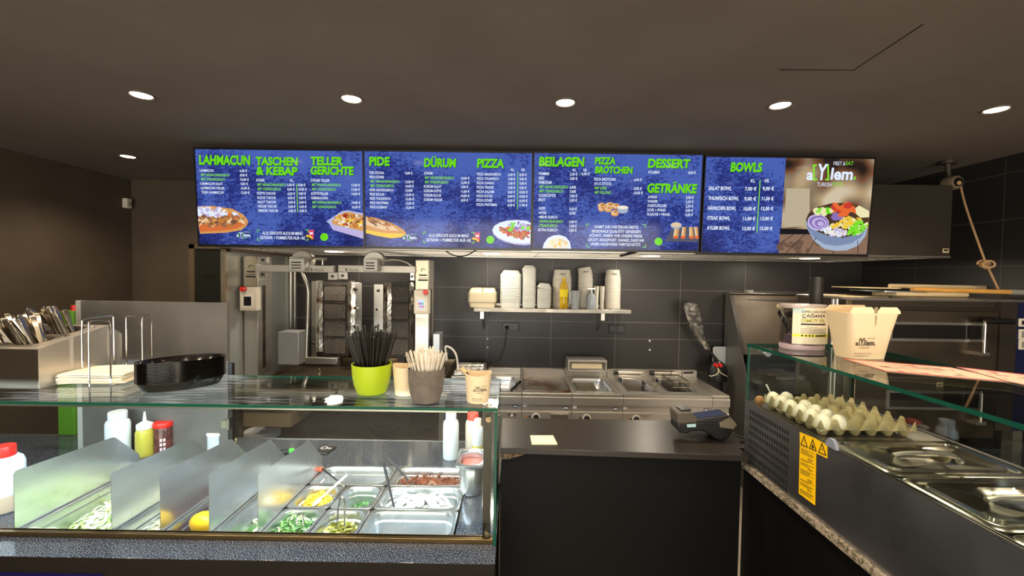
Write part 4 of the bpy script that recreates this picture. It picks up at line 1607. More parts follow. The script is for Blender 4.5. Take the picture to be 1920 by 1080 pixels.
up = at(896, 752, Z=ZT)
uh = at(896, 698, Y=up.y).z - ZT
paper_cup(up, .037, .047, uh, 'cream paper cup with black word mark, by the end of the glass shelf', .005)
t = thing('marker_stick', 'dark stick with a pale tip leaning in the cream paper cup', 'stick', up + V((.0, 0, .012)))
a_, b_ = up + V((.032, .0, .010)), at(866, 690, Y=up.y - .012)
MB().tube([a_, a_.lerp(b_, .86)], .0055, 10).build('stem', BLACK, t)
MB().tube([a_.lerp(b_, .86), b_], .0075, 10).build('tip', mat('kraft', 'c8a878', r=.6), t)
cp = at(760, 738, Z=ZT)
paper_cup(cp, .036, .046, at(760, 684, Y=cp.y).z - ZT, 'plain cream paper cup half hidden behind the brownish grey pot', .004, False)

# ------------------------------------------------------------------ extractor hood above the kitchen
YH = 2.885
hz = at(1150, 471, Y=YH).z
hx0, hx1 = at(408, 470, Y=YH).x, at(1781, 470, Y=YH).x
ht = at(1700, 350, Y=YH).z
HOODM = mat('hood_brown', '2e2822', r=.6, sp=.3, c2='332d26', ns=5)
hd = thing('extractor_hood', 'long dark extractor hood with a steel underside behind the menu screens', 'extractor hood', ((hx0 + hx1) / 2, 3.4, hz))
MB().box((hx0, YH, hz), (hx1, YH + .02, ht)).build('front_panel', HOODM, hd)
MB().box((hx0, YH + .02, hz), (hx0 + .02, YB - .002, ht)).build('side_panel', HOODM, hd)
MB().box((hx1 - .02, YH + .02, hz), (hx1, YB - .002, ht)).build('side_panel', HOODM, hd)
MB().box((hx0, YH, ht), (hx1, YB - .002, ht + .012)).build('top_panel', HOODM, hd)
b = MB()
b.box((hx0 - .004, YH - .004, hz - .014), (hx1 + .004, YH + .05, hz))
b.box((hx0 - .004, YB - .06, hz - .014), (hx1 + .004, YB - .002, hz))
b.box((hx0 - .004, YH + .05, hz - .014), (hx0 + .05, YB - .06, hz))
b.box((hx1 - .05, YH + .05, hz - .014), (hx1 + .004, YB - .06, hz))
b.build('rim', STEELH, hd, bevel=.002)
nf = 9
for i in range(nf):
    xa_, xb_ = hx0 + .055 + (hx1 - hx0 - .11) * i / nf, hx0 + .055 + (hx1 - hx0 - .11) * (i + 1) / nf - .008
    b = MB()
    for k in range(9):
        y = YH + .06 + k * (YB - YH - .13) / 9
        b.box((xa_, y, hz + .004), (xb_, y + .085, hz + .012))
        b.box((xa_, y + .03, hz - .002), (xb_, y + .055, hz + .004))
    b.build('baffle_filter', STEELH, hd)
HLENS = emis('hood_lamp_lens', 'fff2d8', 6.0)
for i in range(4):
    xx = hx0 + .55 + i * (hx1 - hx0 - 1.1) / 3
    b = MB()
    b.cyl((xx, 3.45, hz - .006), (xx, 3.45, hz - .001), .07, n=24)
    b.build('hood_lamp', HLENS, hd)
    l = bpy.data.lights.new('hood_lamp_beam', 'AREA')
    l.shape, l.size, l.energy, l.color = 'DISK', .14, HOOD_W, (1.0, .88, .70)
    o = bpy.data.objects.new('hood_lamp_beam', l)
    COL.objects.link(o)
    o.location = (xx, 3.45, hz - .012)
p = at(1773, 470, Y=YH)
b = MB()
b.box((p.x - .02, YH - .002, p.z - .014), (p.x + .02, YH - .0002, p.z + .014), 0)
b.box((p.x - .015, YH - .003, p.z - .005), (p.x + .015, YH - .002, p.z + .009), 1)
b.build('maker_plate', [mat('plate_cream', 'd8c8a0', r=.5), INK], hd)
# cables hanging below the screens
b = MB()
q = [at(836, 471, Y=2.83), at(848, 478, Y=2.84), at(862, 482, Y=2.85), at(878, 478, Y=2.84), at(892, 469, Y=2.83)]
b.tube(q, .004, 6, sub=2)
solo(b, 'screen_cable', BLACK, 'thin cable looping below the PIDE menu screen', 'cable', q[0])
b = MB()
q = [at(1162, 480, Y=2.85), at(1180, 476, Y=2.84), at(1200, 470, Y=2.83)]
b.tube(q, .008, 6, sub=1)
solo(b, 'screen_cable', BLACK, 'short black cable below the BEILAGEN menu screen', 'cable', q[0])

# ------------------------------------------------------------------ kebab grill station
YT0, YT1, ZK = 3.06, 3.94, .90
xk0, xk1 = at(428, 700, Y=YT0).x, at(838, 730, Y=YT0).x
XSH = -2.03
kt = thing('grill_table', 'long steel table with an open dark shelf below, under the kebab grills', 'table', ((xk0 + xk1) / 2, 3.5, 0))
MB().box((xk0, YT0, ZK - .04), (xk1, YT1, ZK)).build('table_top', STEEL, kt, bevel=.004)
for xx in (xk0 + .02, xk1 - .06):
    for yy in (YT0 + .02, YT1 - .06):
        MB().box((xx, yy, 0), (xx + .04, yy + .04, ZK - .04)).build('leg', STEELD, kt)
zsh = at(600, 827, Y=3.15).z
MB().box((xk0 + .02, YT0 + .02, zsh - .03), (xk1 - .02, YT1 - .02, zsh)).build('shelf', mat('dark_shelf', '2a211b', r=.3), kt)
MB().box((xk0 + .02, YT1 - .02, zsh), (xk1 - .02, YT1 - .008, ZK - .04)).build('back_panel', mat('dark_back', '121216', r=.25), kt)
pa, pb2 = at(458, 768, Y=YT0 - .0), at(547, 800, Y=YT0)
b = MB()
b.box((pa.x, YT0 - .012, pb2.z), (pb2.x, YT0 + .3, pa.z + .03))
b.build('drawer', mat('drawer_steel', '94836a', r=.38, m=.25), kt, bevel=.002)
b = MB()
b.box((pa.x - .002, YT0 - .022, pa.z - .004), (pb2.x + .004, YT0 - .012, pa.z + .034))
b.build('drawer_lip', STEELD, kt)
# steel splash wall on the outer side
sw = thing('splash_wall', 'tall steel splash wall closing the side of the kebab station', 'splash wall', (XSH, 3.5, ZK))
ya = XSH * 800 / (424 - 962)
zt_ = at(424, 472, Y=ya).z
MB().box((XSH - .004, ya, ZK), (XSH, YB - .02, zt_)).build('sheet', mat('steel_splash', 'aeb0ac', r=.40, m=.6, rv=.1, ns=4), sw)
MB().box((XSH - .03, ya - .02, 0.0), (XSH + .002, ya, zt_)).build('edge_post', mat('post_pale', 'a89c84', r=.4, m=.8), sw)
for yy, r_ in ((3.86, .014), (3.93, .012)):
    MB().cyl((XSH + .016, yy, ZK), (XSH + .016, yy, zt_), r_).build('tube', STEELH, sw)

BRICK = mat('burner_mesh', '39332e', r=.7, c2='58514a', ns=120, bump=.4, bs=260)
FRAME = mat('burner_frame', '1e1a17', r=.6, c2='3a2c20', ns=14)
FOIL = mat('crumpled_foil', 'c8c4bc', r=.22, m=1.0, bump=1.0, bs=45, c2='6a3c18', ns=9, lo=.50, hi=.68)
FOILC = mat('clean_foil', 'd6d4ce', r=.22, m=.7, bump=1.0, bs=38, c2='8c8a86', ns=26, lo=.42, hi=.5)
PANELC = mat('control_panel_cream', 'd4cdbd', r=.45)
YC = 3.20
ZTR = ZK + .105


def pbox(b, x0, x1, y0, y1, Y, d, mi=0):
    """box whose near face fills a rectangle of the photo at depth Y, d deep"""
    p, q = at(x0, y0, Y=Y), at(x1, y1, Y=Y)
    return b.box((p.x, Y, q.z), (q.x, Y + d, p.z), mi)


def grill(label, col, ctrl, beam, disc, mot, burn, tray, Lp, screen_on):
    x0 = at((tray[0] + tray[1]) / 2, 700, Y=3.4).x
    t = thing('kebab_grill', label, 'kebab grill', (x0, 3.45, ZK), 'upright kebab grills')
    # tray
    xa, xb = at(tray[0], 705, Y=YT0 + .04).x, at(tray[1], 705, Y=YT0 + .04).x
    b = MB()
    ring(b, (xa, xb, YT0 + .03, YT1 - .1), (xa + .012, xb - .012, YT0 + .042, YT1 - .112), ZK + .0005, ZTR)
    b.box((xa + .012, YT0 + .042, ZTR - .03), (xb - .012, YT1 - .112, ZTR - .025))
    b.build('drip_tray', mat('tray_steel', 'a89a84', r=.34, m=1.0, c2='7a6448', ns=7, lo=.55, hi=.75), t, bevel=.003)
    p = at(burn[4], 690, Y=3.28)
    b = MB()
    b.cyl((p.x, 3.28, ZTR - .025), (p.x, 3.28, ZTR + .022), .016, .014, 18)
    b.build('spit_base', CHROME, t)
    # control column
    p, q = at(col[0], col[2], Y=YC), at(col[1], col[2], Y=YC)
    b = MB()
    b.box((p.x, YC, ZK + .0005), (q.x, YC + .19, p.z))
    b.build('column', STEEL, t, bevel=.003)
    b = MB()
    b.box((q.x, YC + .06, ZTR + .02), (q.x + .0012, YC + .10, p.z - .22))
    b.build('column_slot', FRAME, t)
    zl = at(col[0], col[3], Y=YC).z
    b = MB()
    b.box((p.x + .004, YC - .012, zl), (q.x - .002, YC, p.z - .006))
    b.build('label_cover', mat('cover_steel', 'ada18c', r=.34, m=.95), t, bevel=.002)
    mx_ = (p.x + q.x) / 2 + .008
    b = MB()
    zz = p.z - (p.z - zl) * .34
    b.loft([[(mx_ + r * math.cos(a * PI / 8), YC - .0128, zz + r * .8 * math.sin(a * PI / 8)) for a in range(12)] for r in (.010, .016)], cap=False, closed=False)
    b.box((mx_ - .03, YC - .0128, zz - .044), (mx_ + .03, YC - .0121, zz - .034))
    b.box((mx_ - .034, YC - .0128, zz - .062), (mx_ + .034, YC - .0121, zz - .058))
    b.box((mx_ - .036, YC - .0128, zz - .082), (mx_ + .036, YC - .0121, zz - .070))
    b.build('maker_mark', INK, t, fix=False)
    # control box
    b = MB()
    pbox(b, ctrl[0], ctrl[1], ctrl[2], ctrl[3], YC - .075, .0745 - .012)
    cb = b.build('control_box', PANELC, t, bevel=.004)
    w_ = ctrl[1] - ctrl[0]
    h_ = ctrl[3] - ctrl[2]
    b = MB()
    pbox(b, ctrl[0] + w_ * .10, ctrl[1] - w_ * .12, ctrl[2] + h_ * .26, ctrl[3] - h_ * .10, YC - .078, .003)
    b.build('panel_plate', mat('panel_white', 'e4dfd2', r=.5), cb)
    b = MB()
    sx0, sx1, sy0, sy1 = ctrl[0] + w_ * .25, ctrl[1] - w_ * .30, ctrl[2] + h_ * .40, ctrl[3] - h_ * .22
    pbox(b, sx0, sx1, sy0, sy1, YC - .080, .002)
    if screen_on:
        for i, c_ in enumerate((1, 2, 3, 4, 5, 1)):
            u, v = i % 3, i // 3
            ww, hh_ = (sx1 - sx0) / 3.4, (sy1 - sy0) / 4.4
            pbox(b, sx0 + ww * .3 + u * ww, sx0 + ww * .3 + u * ww + ww * .8, sy0 + hh_ * (1.4 + v * 1.4), sy0 + hh_ * (2.4 + v * 1.4), YC - .0806, .0005, c_)
    b.build('display', [emis('panel_display', 'd8e8ff', .9, .1), emis('tile_red', 'e04848', 1, .1), emis('tile_blue', '4a68e0', 1, .1), emis('tile_green', '50c070', 1, .1), emis('tile_orange', 'f0a040', 1, .1), emis('tile_lilac', '9a70d0', 1, .1)] if screen_on
            else [mat('display_off', '14141e', r=.1)], cb)
    c = at(ctrl[0] + w_ * (.24 if not screen_on else .8), ctrl[2] + h_ * .09, Y=YC - .09)
    b = MB()
    b.cyl((c.x, YC - .075, c.z), (c.x, YC - .098, c.z), .016, n=18)
    b.cyl((c.x, YC - .098, c.z), (c.x, YC - .112, c.z), .020, .017, 18)
    b.build('stop_button', RED, cb)
    # beam with motor
    b = MB()
    pbox(b, *beam, YC - .045, .04)
    bm_ = b.build('beam', mat('beam_grey', 'c4beb2', r=.4, m=.35), t, bevel=.003)
    p0 = at(Lp[0], Lp[1], Y=YC - .0455)
    b = MB()
    fm = flat((p0.x, YC - .0456, p0.z), (1, 0, 0), (0, 0, 1))
    b.text('iGerät', fm, .022, 0, .018, .075, 0, .01)
    b.poly([fm(0, 0), fm(.012, 0), fm(.012, .012), fm(.006, .022), fm(0, .022)])
    b.build('maker_name', mat('name_grey', '5a564e', r=.5), bm_, fix=False)
    c = at(disc[0], disc[1], Y=YC)
    r_ = disc[2] / 800 * YC
    b = MB()
    b.cyl((c.x, YC - .004, c.z), (c.x, YC + .05, c.z), r_, n=36)
    b.cyl((c.x, YC - .012, c.z), (c.x, YC - .004, c.z), r_ * .92, r_, n=36)
    mo = b.build('motor_disc', mat('motor_grey', 'bcb8ae', r=.35, m=.5), t)
    b = MB()
    pbox(b, *mot, YC - .13, .084)
    mb_ = b.build('motor_box', mat('motor_box_grey', 'c6c3bc', r=.45, m=.2), t, bevel=.006)
    b = MB()
    for k in range(3):
        hh_ = (mot[3] - mot[2])
        pbox(b, mot[0] + 5, mot[1] - 6, mot[2] + hh_ * (.28 + .22 * k), mot[2] + hh_ * (.38 + .22 * k), YC - .1318, .002)
    b.build('vent_slot', FRAME, mb_)
    # burner tower
    Yb = 3.55
    p, q = at(burn[0], burn[2], Y=Yb), at(burn[1], burn[3], Y=Yb)
    b = MB()
    b.box((p.x - .018, Yb + .004, q.z), (q.x + .018, Yb + .12, p.z))
    b.box(((p.x + q.x) / 2 - .03, Yb + .03, ZTR - .03), ((p.x + q.x) / 2 + .03, Yb + .09, q.z))
    b.build('burner_frame', FRAME, t)
    hh_ = (p.z - q.z - .03) / 4
    for k in range(4):
        z = q.z + .02 + k * hh_
        b = MB()
        b.box((p.x, Yb - .006, z), (q.x, Yb + .004, z + hh_ - .018))
        bu = b.build('burner_plate', BRICK, t, bevel=.004)
        b = MB()
        b.box((p.x - .004, Yb - .009, z + hh_ - .016), (q.x + .004, Yb + .003, z + hh_ - .006))
        b.build('burner_bar', FRAME, bu)
    return t, Yb


def foilwing(t, name, x0, x1, y0, y1, Y, m, d=.10, twist=.0):
    """upright crumpled strip between two photo columns"""
    p, q = at(x0, y0, Y=Y), at(x1, y1, Y=Y)
    n = 16
    rings = []
    for i in range(n + 1):
        z = p.z + (q.z - p.z) * i / n
        j = random.uniform(-.005, .005)
        k = random.uniform(-.005, .005)
        rings.append([(p.x + j, Y + .0, z), ((p.x + q.x) / 2 + k, Y - .012 + j, z + .003), (q.x + k, Y + .004, z), (q.x + k - .002, Y + d * .4, z), ((p.x + q.x) / 2, Y + d * .3 + j, z), (p.x + j + .002, Y + d * .4, z)])
    return MB().loft(rings).build(name, m, t)


g1, Yb = grill('kebab grill with a dark display, next to the steel splash wall', (457, 483, 480, 537), (449, 480, 538, 583), (479, 625, 496, 511), (566, 489, 20), (541, 570, 484, 508), (608, 648, 529, 668, 599), (500, 668, 0, 0), (583, 508), False)
g2, Yb = grill('kebab grill with a lit colour display, nearer the wall shelf', (779, 805, 487, 543), (776, 804, 544, 589), (634, 778, 497, 512), (702, 491, 20), (681, 708, 485, 509), (735, 766, 530, 670, 812), (672, 832, 0, 0), (648, 508), True)
foilwing(g1, 'foil_wing', 594, 605, 526, 660, Yb - .02, FOIL)
foilwing(g1, 'foil_wing', 652, 666, 527, 635, Yb - .02, FOIL)
foilwing(g2, 'foil_wing', 720, 733, 530, 626, Yb - .02, FOIL)
foilwing(g2, 'foil_wing', 768, 774, 530, 658, Yb - .02, FOIL)
for t, x0, x1, y0, y1, kn in ((g1, 584, 593, 527, 672, ((588, 643),)), (g1, 667, 678, 530, 621, ((668, 543), (668, 578), (667, 612))), (g2, 701, 718, 533, 622, ((710, 545), (708, 580), (707, 612)))):
    b = MB()
    pbox(b, x0, x1, y0, y1, Yb - .03, .012)
    pw = b.build('wing_plate', STEELH, t, bevel=.001)
    for i, (u, v) in enumerate(kn):
        c = at(u, v, Y=Yb - .03)
        b = MB().cyl((c.x, Yb - .03, c.z), (c.x, Yb - .055, c.z), .012, .010, 14)
        b.build('wing_knob', BLACK if i == 0 else CHROME, pw)
b = MB()
q = [at(566, 508, Y=YC + .03), at(570, 520, Y=YC + .03), at(578, 538, Y=YC + .03), at(578, 565, Y=YC + .03), at(574, 672, Y=YC + .03)]
b.tube(q, .0125, 12, sub=2)
b.build('swing_tube', STEELH, g1)
b = MB()
pbox(b, 572, 632, 671, 683, YC + .01, .05)
b.build('bottom_bar', STEELH, g1, bevel=.002)
b = MB()
c0, c1_ = at(584, 484, Y=YC), at(613, 485, Y=YC)
b.cyl(c0, c1_, .014)
c2_, c3_ = at(605, 486, Y=YC), at(605, 497, Y=YC)
b.cyl(c2_, c3_, .006)
b.build('beam_handle', STEELH, g1)
b = MB()
b.tube([at(720, 488, Y=YC), at(745, 487, Y=YC), at(762, 492, Y=YC), at(775, 501, Y=YC)], .012, 10, sub=2)
b.build('beam_pipe', STEELH, g2)
for t, x0, x1, y0, y1 in ((g1, 615, 633, 511, 525), (g2, 634, 652, 510, 524), (g2, 769, 777, 511, 526), (g1, 487, 501, 481, 494), (g1, 486, 501, 508, 521)):
    b = MB()
    pbox(b, x0, x1, y0, y1, YC - .03, .03)
    jb = b.build('joint_block', STEELH, t, bevel=.002)
    c = at((x0 + x1) / 2, (y0 + y1) / 2, Y=YC - .03)
    MB().cyl((c.x, YC - .03, c.z), (c.x, YC - .044, c.z), .009, n=12).build('knob', BLACK, jb)
b = MB()
pbox(b, 521, 560, 622, 684, YC + .06, .14)
b.build('gear_box', mat('gear_box_steel', 'b0b2b4', r=.4, m=.7), g1, bevel=.003)
b = MB()
pbox(b, 812, 824, 626, 690, YC + .03, .14)
b.build('gear_box', MATS['gear_box_steel'], g2, bevel=.003)
b = MB()
b.tube([at(838, 676, Y=3.3) , at(836, 660, Y=3.3), at(834, 648, Y=3.3), at(846, 652, Y=3.3), at(856, 664, Y=3.3), at(859, 690, Y=3.3), at(859, 705, Y=3.3)], .008, 8, sub=2)
solo(b, 'white_hose', mat('hose_white', 'cfc8bc', r=.45), 'white hose arching beside the kebab grill with the lit display', 'hose', at(859, 705, Y=3.3))
# tray of wrapped rolls beside the grill
p = at(870, 692, Y=3.3)
tr = thing('metal_tray', 'shallow metal tray of foil rolls at the end of the grill table', 'tray', (xk1 + .12, 3.35, ZK))
b = MB()
xa, xb = xk1 + .01, at(905, 700, Y=3.25).x
ring(b, (xa, xb, 3.2, 3.7), (xa + .01, xb - .01, 3.21, 3.69), ZK + .0005, ZK + .1)
b.box((xa + .01, 3.21, ZK + .06), (xb - .01, 3.69, ZK + .065))
b.build('tray', STEELH, tr, bevel=.003)
for k in range(3):
    b = MB()
    b.cyl((xa + .015, 3.27 + k * .12, ZK + .098), (xb - .015, 3.29 + k * .12, ZK + .098), .032, n=14)
    tg = solo(b, 'foil_roll', FOILC, ('foil roll lying nearest in the metal tray', 'middle foil roll lying in the metal tray', 'foil roll lying farthest back in the metal tray')[k], 'foil roll', (xa + .015, 3.27 + k * .12, ZK + .066), 'foil rolls in the metal tray')

# crockery on the dark shelf of the table
WPL = mat('white_plate', 'e8eaf0', r=.25)
b = MB()
b.lathe([(.06, 0), (.075, .004), (.12, .016), (.122, .018), (.118, .018), (.072, .007), (.02, .005)], n=40)
wp = b.build('dinner_plate', WPL, world=False)
p = at(491, 820, Y=YT0 + .12)
for i in range(7):
    o = wp if i == 0 else wp.copy()
    if i:
        COL.objects.link(o)
    o.location = (p.x, YT0 + .13, zsh + .0005 + i * .0075)
    tag(o, 'white dinner plate, %s in the stack under the steel drawer' % ('topmost' if i == 6 else ORD[6 - i] + ' from the top'), 'plate', 'white plates under the steel drawer')
BOW = mat('black_bowl', '0c0c10', r=.08, coat=.5)
b = MB()
b.lathe([(.05, 0), (.055, .003), (.09, .03), (.112, .062), (.115, .066), (.111, .066), (.088, .034), (.05, .008), (.01, .006)], n=36)
bp_ = b.build('black_bowl', BOW, world=False)
first = True
for px_, n_, lb in ((612, 6, 'stack beside the steel drawer'), (722, 3, 'low stack in front'), (792, 8, 'stack at the table end')):
    yy = YT0 + (.18 if px_ == 722 else .30)
    x = at(px_, 815, Y=yy).x
    for i in range(n_):
        o = bp_ if first else bp_.copy()
        if not first:
            COL.objects.link(o)
        first = False
        o.location = (x, yy, zsh + .0005 + i * .020)
        tag(o, 'glossy black bowl, %s in the %s on the dark shelf' % ('topmost' if i == n_ - 1 else ORD[n_ - 1 - i], lb), 'bowl', 'black bowls on the dark shelf')

# ------------------------------------------------------------------ cooking line
ZC_ = .85
YF0 = at(1072, 738, Z=ZC_).y
bx = [at(x, y, Y=YF0).x for x, y in ((905, 736), (979, 736), (1072.7, 738), (1169, 740), (1336, 743), (1369, 744))]
YB0 = YB - .012
ZU = at(1150, 690, Y=YB0).z
KNOB = mat('knob_dark', '1c1b1c', r=.35)


def unit(i, name, label, cat, hole=None):
    x0, x1 = bx[i] + .0015, bx[i + 1] - .0015
    t = thing(name, label, cat, ((x0 + x1) / 2, (YF0 + YB0) / 2, 0))
    b = MB()
    if hole:
        ring(b, (x0, x1, YF0, YB0), hole, ZC_ - .025, ZC_)
    else:
        b.box((x0, YF0, ZC_ - .025), (x1, YB0, ZC_))
    b.build('top', STEEL, t, bevel=.004)
    b = MB()
    b.box((x0, YB0 - .06, ZC_ + .0002), (x1, YB0, ZU))
    b.build('upstand', STEEL, t, bevel=.003)
    zf0, zf1 = at(1072, 760, Y=YF0).z, at(1072, 772, Y=YF0).z
    b = MB()
    b.prism([(YF0, ZC_ - .026), (YF0 - .006, ZC_ - .032), (YF0 - .006, zf0 + .004), (YF0, zf0), (YF0 + .03, zf0), (YF0 + .03, ZC_ - .026)], x0, x1, 'X')
    b.build('fascia', STEEL, t)
    b = MB()
    b.prism([(YF0 + .012, zf0), (YF0 + .012, zf1), (YF0 + .002, zf1 - .008), (YF0 + .002, .12), (YF0 + .06, .12), (YF0 + .06, zf0)], x0, x1, 'X')
    b.build('control_front', STEEL, t)
    MB().box((x0 + .01, YF0 + .061, .10), (x1 - .01, YB0 - .01, ZC_ - .2)).build('body', STEELD, t)
    MB().box((x0 + .03, YF0 + .1, 0), (x1 - .03, YB0 - .05, .10)).build('plinth', BLACKM, t)
    return t, x0, x1


def dial(t, px_, py_):
    c = at(px_, py_, Y=YF0)
    b = MB()
    b.cyl((c.x, YF0 + .002, c.z), (c.x, YF0 - .004, c.z), .032, n=28)
    k = b.build('dial_ring', mat('dial_white', 'd8d4cc', r=.4), t)
    b = MB()
    b.cyl((c.x, YF0 - .004, c.z), (c.x, YF0 - .026, c.z), .024, .021, 24)
    b.box((c.x - .020, YF0 - .034, c.z - .006), (c.x + .020, YF0 - .025, c.z + .006))
    b.build('knob', KNOB, k)


def badge(t, px_, py_, ce=None):
    c = at(px_, py_, Y=YF0 + .0)
    b = MB()
    y = YF0 + .0115
    b.box((c.x - .022, y, c.z - .012), (c.x + .022, y + .001, c.z + .012), 0)
    for k in (-.008, .008):
        b.poly([(c.x + k - .012, y - .0006, c.z - .007), (c.x + k - .004, y - .0006, c.z + .007), (c.x + k + .004, y - .0006, c.z + .007), (c.x + k + .010, y - .0006, c.z - .007), (c.x + k + .005, y - .0006, c.z - .007), (c.x + k, y - .0006, c.z + .002), (c.x + k - .006, y - .0006, c.z - .007)], 1)
    b.build('maker_badge', [mat('badge_blue', '20284a', r=.4), WHITE], t, fix=False)
    if ce:
        c = at(ce[0], ce[1], Y=YF0)
        b = MB()
        b.box((c.x - .014, y, c.z - .010), (c.x + .014, y + .001, c.z + .010), 0)
        b.text('CE', flat((c.x - .011, y - .0006, c.z - .005), (1, 0, 0), (0, 0, 1)), 0, 0, .010, .021, 1)
        b.build('ce_sticker', [WHITE, INK], t, fix=False)


def lamp(t, px_, py_, m):
    c = at(px_, py_, Y=YF0)
    MB().cyl((c.x, YF0 + .002, c.z), (c.x, YF0 - .005, c.z), .007, n=12).build('indicator', m, t)


AMB, DKI = mat('amber_lamp', 'b8641e', r=.3), mat('dark_lamp', '1c2a1c', r=.3)
# bain marie
x0, x1 = bx[0] + .0015, bx[1] - .0015
hl = (x0 + .05, x1 - .04, YF0 + .07, YB0 - .14)
t, x0, x1 = unit(0, 'bain_marie', 'narrow steel bain marie unit at the start of the cooking line', 'cooking unit', hl)
b = gn(hl[1] - hl[0] - .004, hl[3] - hl[2] - .004, .10, ((hl[0] + hl[1]) / 2, hl[2] + .002, ZC_ + .004))
b.build('well', PANS, t)
badge(t, 966, 763)
c = at(960, 778, Y=YF0)
b = MB()
b.box((c.x - .035, YF0 - .004, c.z), (c.x + .035, YF0 + .002, c.z + .018))
b.tube([(c.x + .0, YF0 - .004, c.z), (c.x, YF0 - .03, c.z - .005), (c.x, YF0 - .03, c.z - .04)], .010, 10)
b.build('drain_tap', STEELH, t)
p = at(958, 732, Z=ZC_ + .012)
q = at(975, 716, Z=ZC_ + .03)
b = MB()
b.tube([p, q], [.008, .011], 8)
b.ell(q, (.014, .014, .012), 10)
solo(b, 'spatula', BLACK, 'black handled scraper lying on the bain marie edge beside the griddle', 'spatula', p)
# griddle
x0, x1 = bx[1] + .0015, bx[2] - .0015
t, x0, x1 = unit(1, 'griddle', 'steel griddle with a brown scorched plate and splash guard', 'griddle')
b = MB()
b.box((x0 + .012, YF0 + .03, ZC_ + .0004), (x1 - .012, YB0 - .18, ZC_ + .012))
b.build('hot_plate', mat('griddle_plate', '86807a', r=.42, m=.85, c2='5a3416', ns=5.5, st=(1, .9, 1), lo=.46, hi=.62), t, bevel=.002)
b = MB()
zg = at(1020, 692, Y=YB0 - .18).z
b.prism([(YB0 - .18, ZC_), (YB0 - .18, zg), (YB0 - .172, zg), (YB0 - .172, ZC_)], x0 + .004, x1 - .004, 'X')
for xx in (x0 + .004, x1 - .010):
    b.prism([(YF0 + .02, ZC_), (YF0 + .02, ZC_ + .02), (YB0 - .18, zg), (YB0 - .172, zg), (YB0 - .172, ZC_)], xx, xx + .006, 'X')
b.build('splash_guard', STEELH, t)
badge(t, 1061, 766, (984, 761))
dial(t, 1005, 782)
lamp(t, 987, 781, AMB)
lamp(t, 993, 781, DKI)
c = at(1049, 779, Y=YF0)
b = MB()
b.box((c.x - .07, YF0 - .014, c.z + .004), (c.x + .07, YF0 + .002, c.z + .016))
b.box((c.x - .07, YF0 - .006, c.z - .05), (c.x + .07, YF0 + .002, c.z + .004))
b.build('fat_drawer', STEELH, t, bevel=.002)
# chip scuttle with heat lamp
x0, x1 = bx[2] + .0015, bx[3] - .0015
hl = (x0 + .03, x1 - .05, YF0 + .05, YB0 - .16)
t, x0, x1 = unit(2, 'chip_scuttle', 'steel chip warmer with a box-shaped heat lamp at its back', 'chip warmer', hl)
gn(hl[1] - hl[0] - .004, hl[3] - hl[2] - .004, .09, ((hl[0] + hl[1]) / 2, hl[2] + .002, ZC_ + .003)).build('well', PANS, t)
b = MB()
b.hexa([(hl[0] + .03, hl[2] + .04, ZC_ - .07), (hl[1] - .10, hl[2] + .04, ZC_ - .07), (hl[1] - .10, hl[3] - .05, ZC_ - .025), (hl[0] + .03, hl[3] - .05, ZC_ - .025),
        (hl[0] + .03, hl[2] + .04, ZC_ - .067), (hl[1] - .10, hl[2] + .04, ZC_ - .067), (hl[1] - .10, hl[3] - .05, ZC_ - .022), (hl[0] + .03, hl[3] - .05, ZC_ - .022)])
b.build('perforated_plate', mat('plate_steel', 'b4b8b4', r=.3, m=1.0, c2='d8d4c0', ns=7), t)
Yl = YB0 - .26
p, q = at(1065, 676, Y=Yl), at(1138, 697, Y=Yl)
b = MB()
b.box((p.x, Yl, p.z - .012), (q.x, Yl + .19, p.z + .006))
b.box((p.x, Yl, q.z), (p.x + .014, Yl + .19, p.z - .012))
b.box((q.x - .014, Yl, q.z), (q.x, Yl + .19, p.z - .012))
b.box((p.x, Yl + .18, ZC_), (q.x, Yl + .20, p.z - .012))
b.box((p.x + .014, Yl, q.z - .002), (q.x - .014, Yl + .006, q.z + .008))
hb_ = b.build('heat_lamp_box', STEEL, t, bevel=.002)
b = MB()
b.box((p.x + .035, Yl + .03, q.z + .016), (q.x - .035, Yl + .06, p.z - .028))
b.build('heater_element', mat('ceramic_cream', 'e6d4b0', r=.6), hb_, bevel=.006)
badge(t, 1155, 768, (1078, 764))
dial(t, 1100, 784)
lamp(t, 1088, 784, DKI)
# twin fryer
x0, x1 = bx[3] + .0015, bx[4] - .0015
t = thing('twin_fryer', 'steel twin deep fryer with two wells', 'deep fryer', ((x0 + x1) / 2, (YF0 + YB0) / 2, 0))
xm = (x0 + x1) / 2 - .02
wl = [(x0 + .05, xm - .03), (xm + .05, x1 - .08)]
wy0, wy1 = YF0 + .07, YB0 - .17
b = MB()
bounds = [x0, wl[0][0], wl[0][1], wl[1][0], wl[1][1], x1]
z0_, z1_ = ZC_ - .025, ZC_
b.box((x0, YF0, z0_), (x1, wy0, z1_))
b.box((x0, wy1, z0_), (x1, YB0, z1_))
for i in (0, 2, 4):
    b.box((bounds[i], wy0, z0_), (bounds[i + 1], wy1, z1_))
bmesh.ops.remove_doubles(b.bm, verts=b.bm.verts, dist=1e-5)
b.build('top', STEEL, t)
MB().box((x0, YB0 - .06, ZC_ + .0002), (x1, YB0, ZU)).build('upstand', STEEL, t, bevel=.003)
zf0, zf1 = at(1072, 760, Y=YF0).z, at(1072, 772, Y=YF0).z
MB().prism([(YF0, ZC_ - .026), (YF0 - .006, ZC_ - .032), (YF0 - .006, zf0 + .004), (YF0, zf0), (YF0 + .03, zf0), (YF0 + .03, ZC_ - .026)], x0, x1, 'X').build('fascia', STEEL, t)
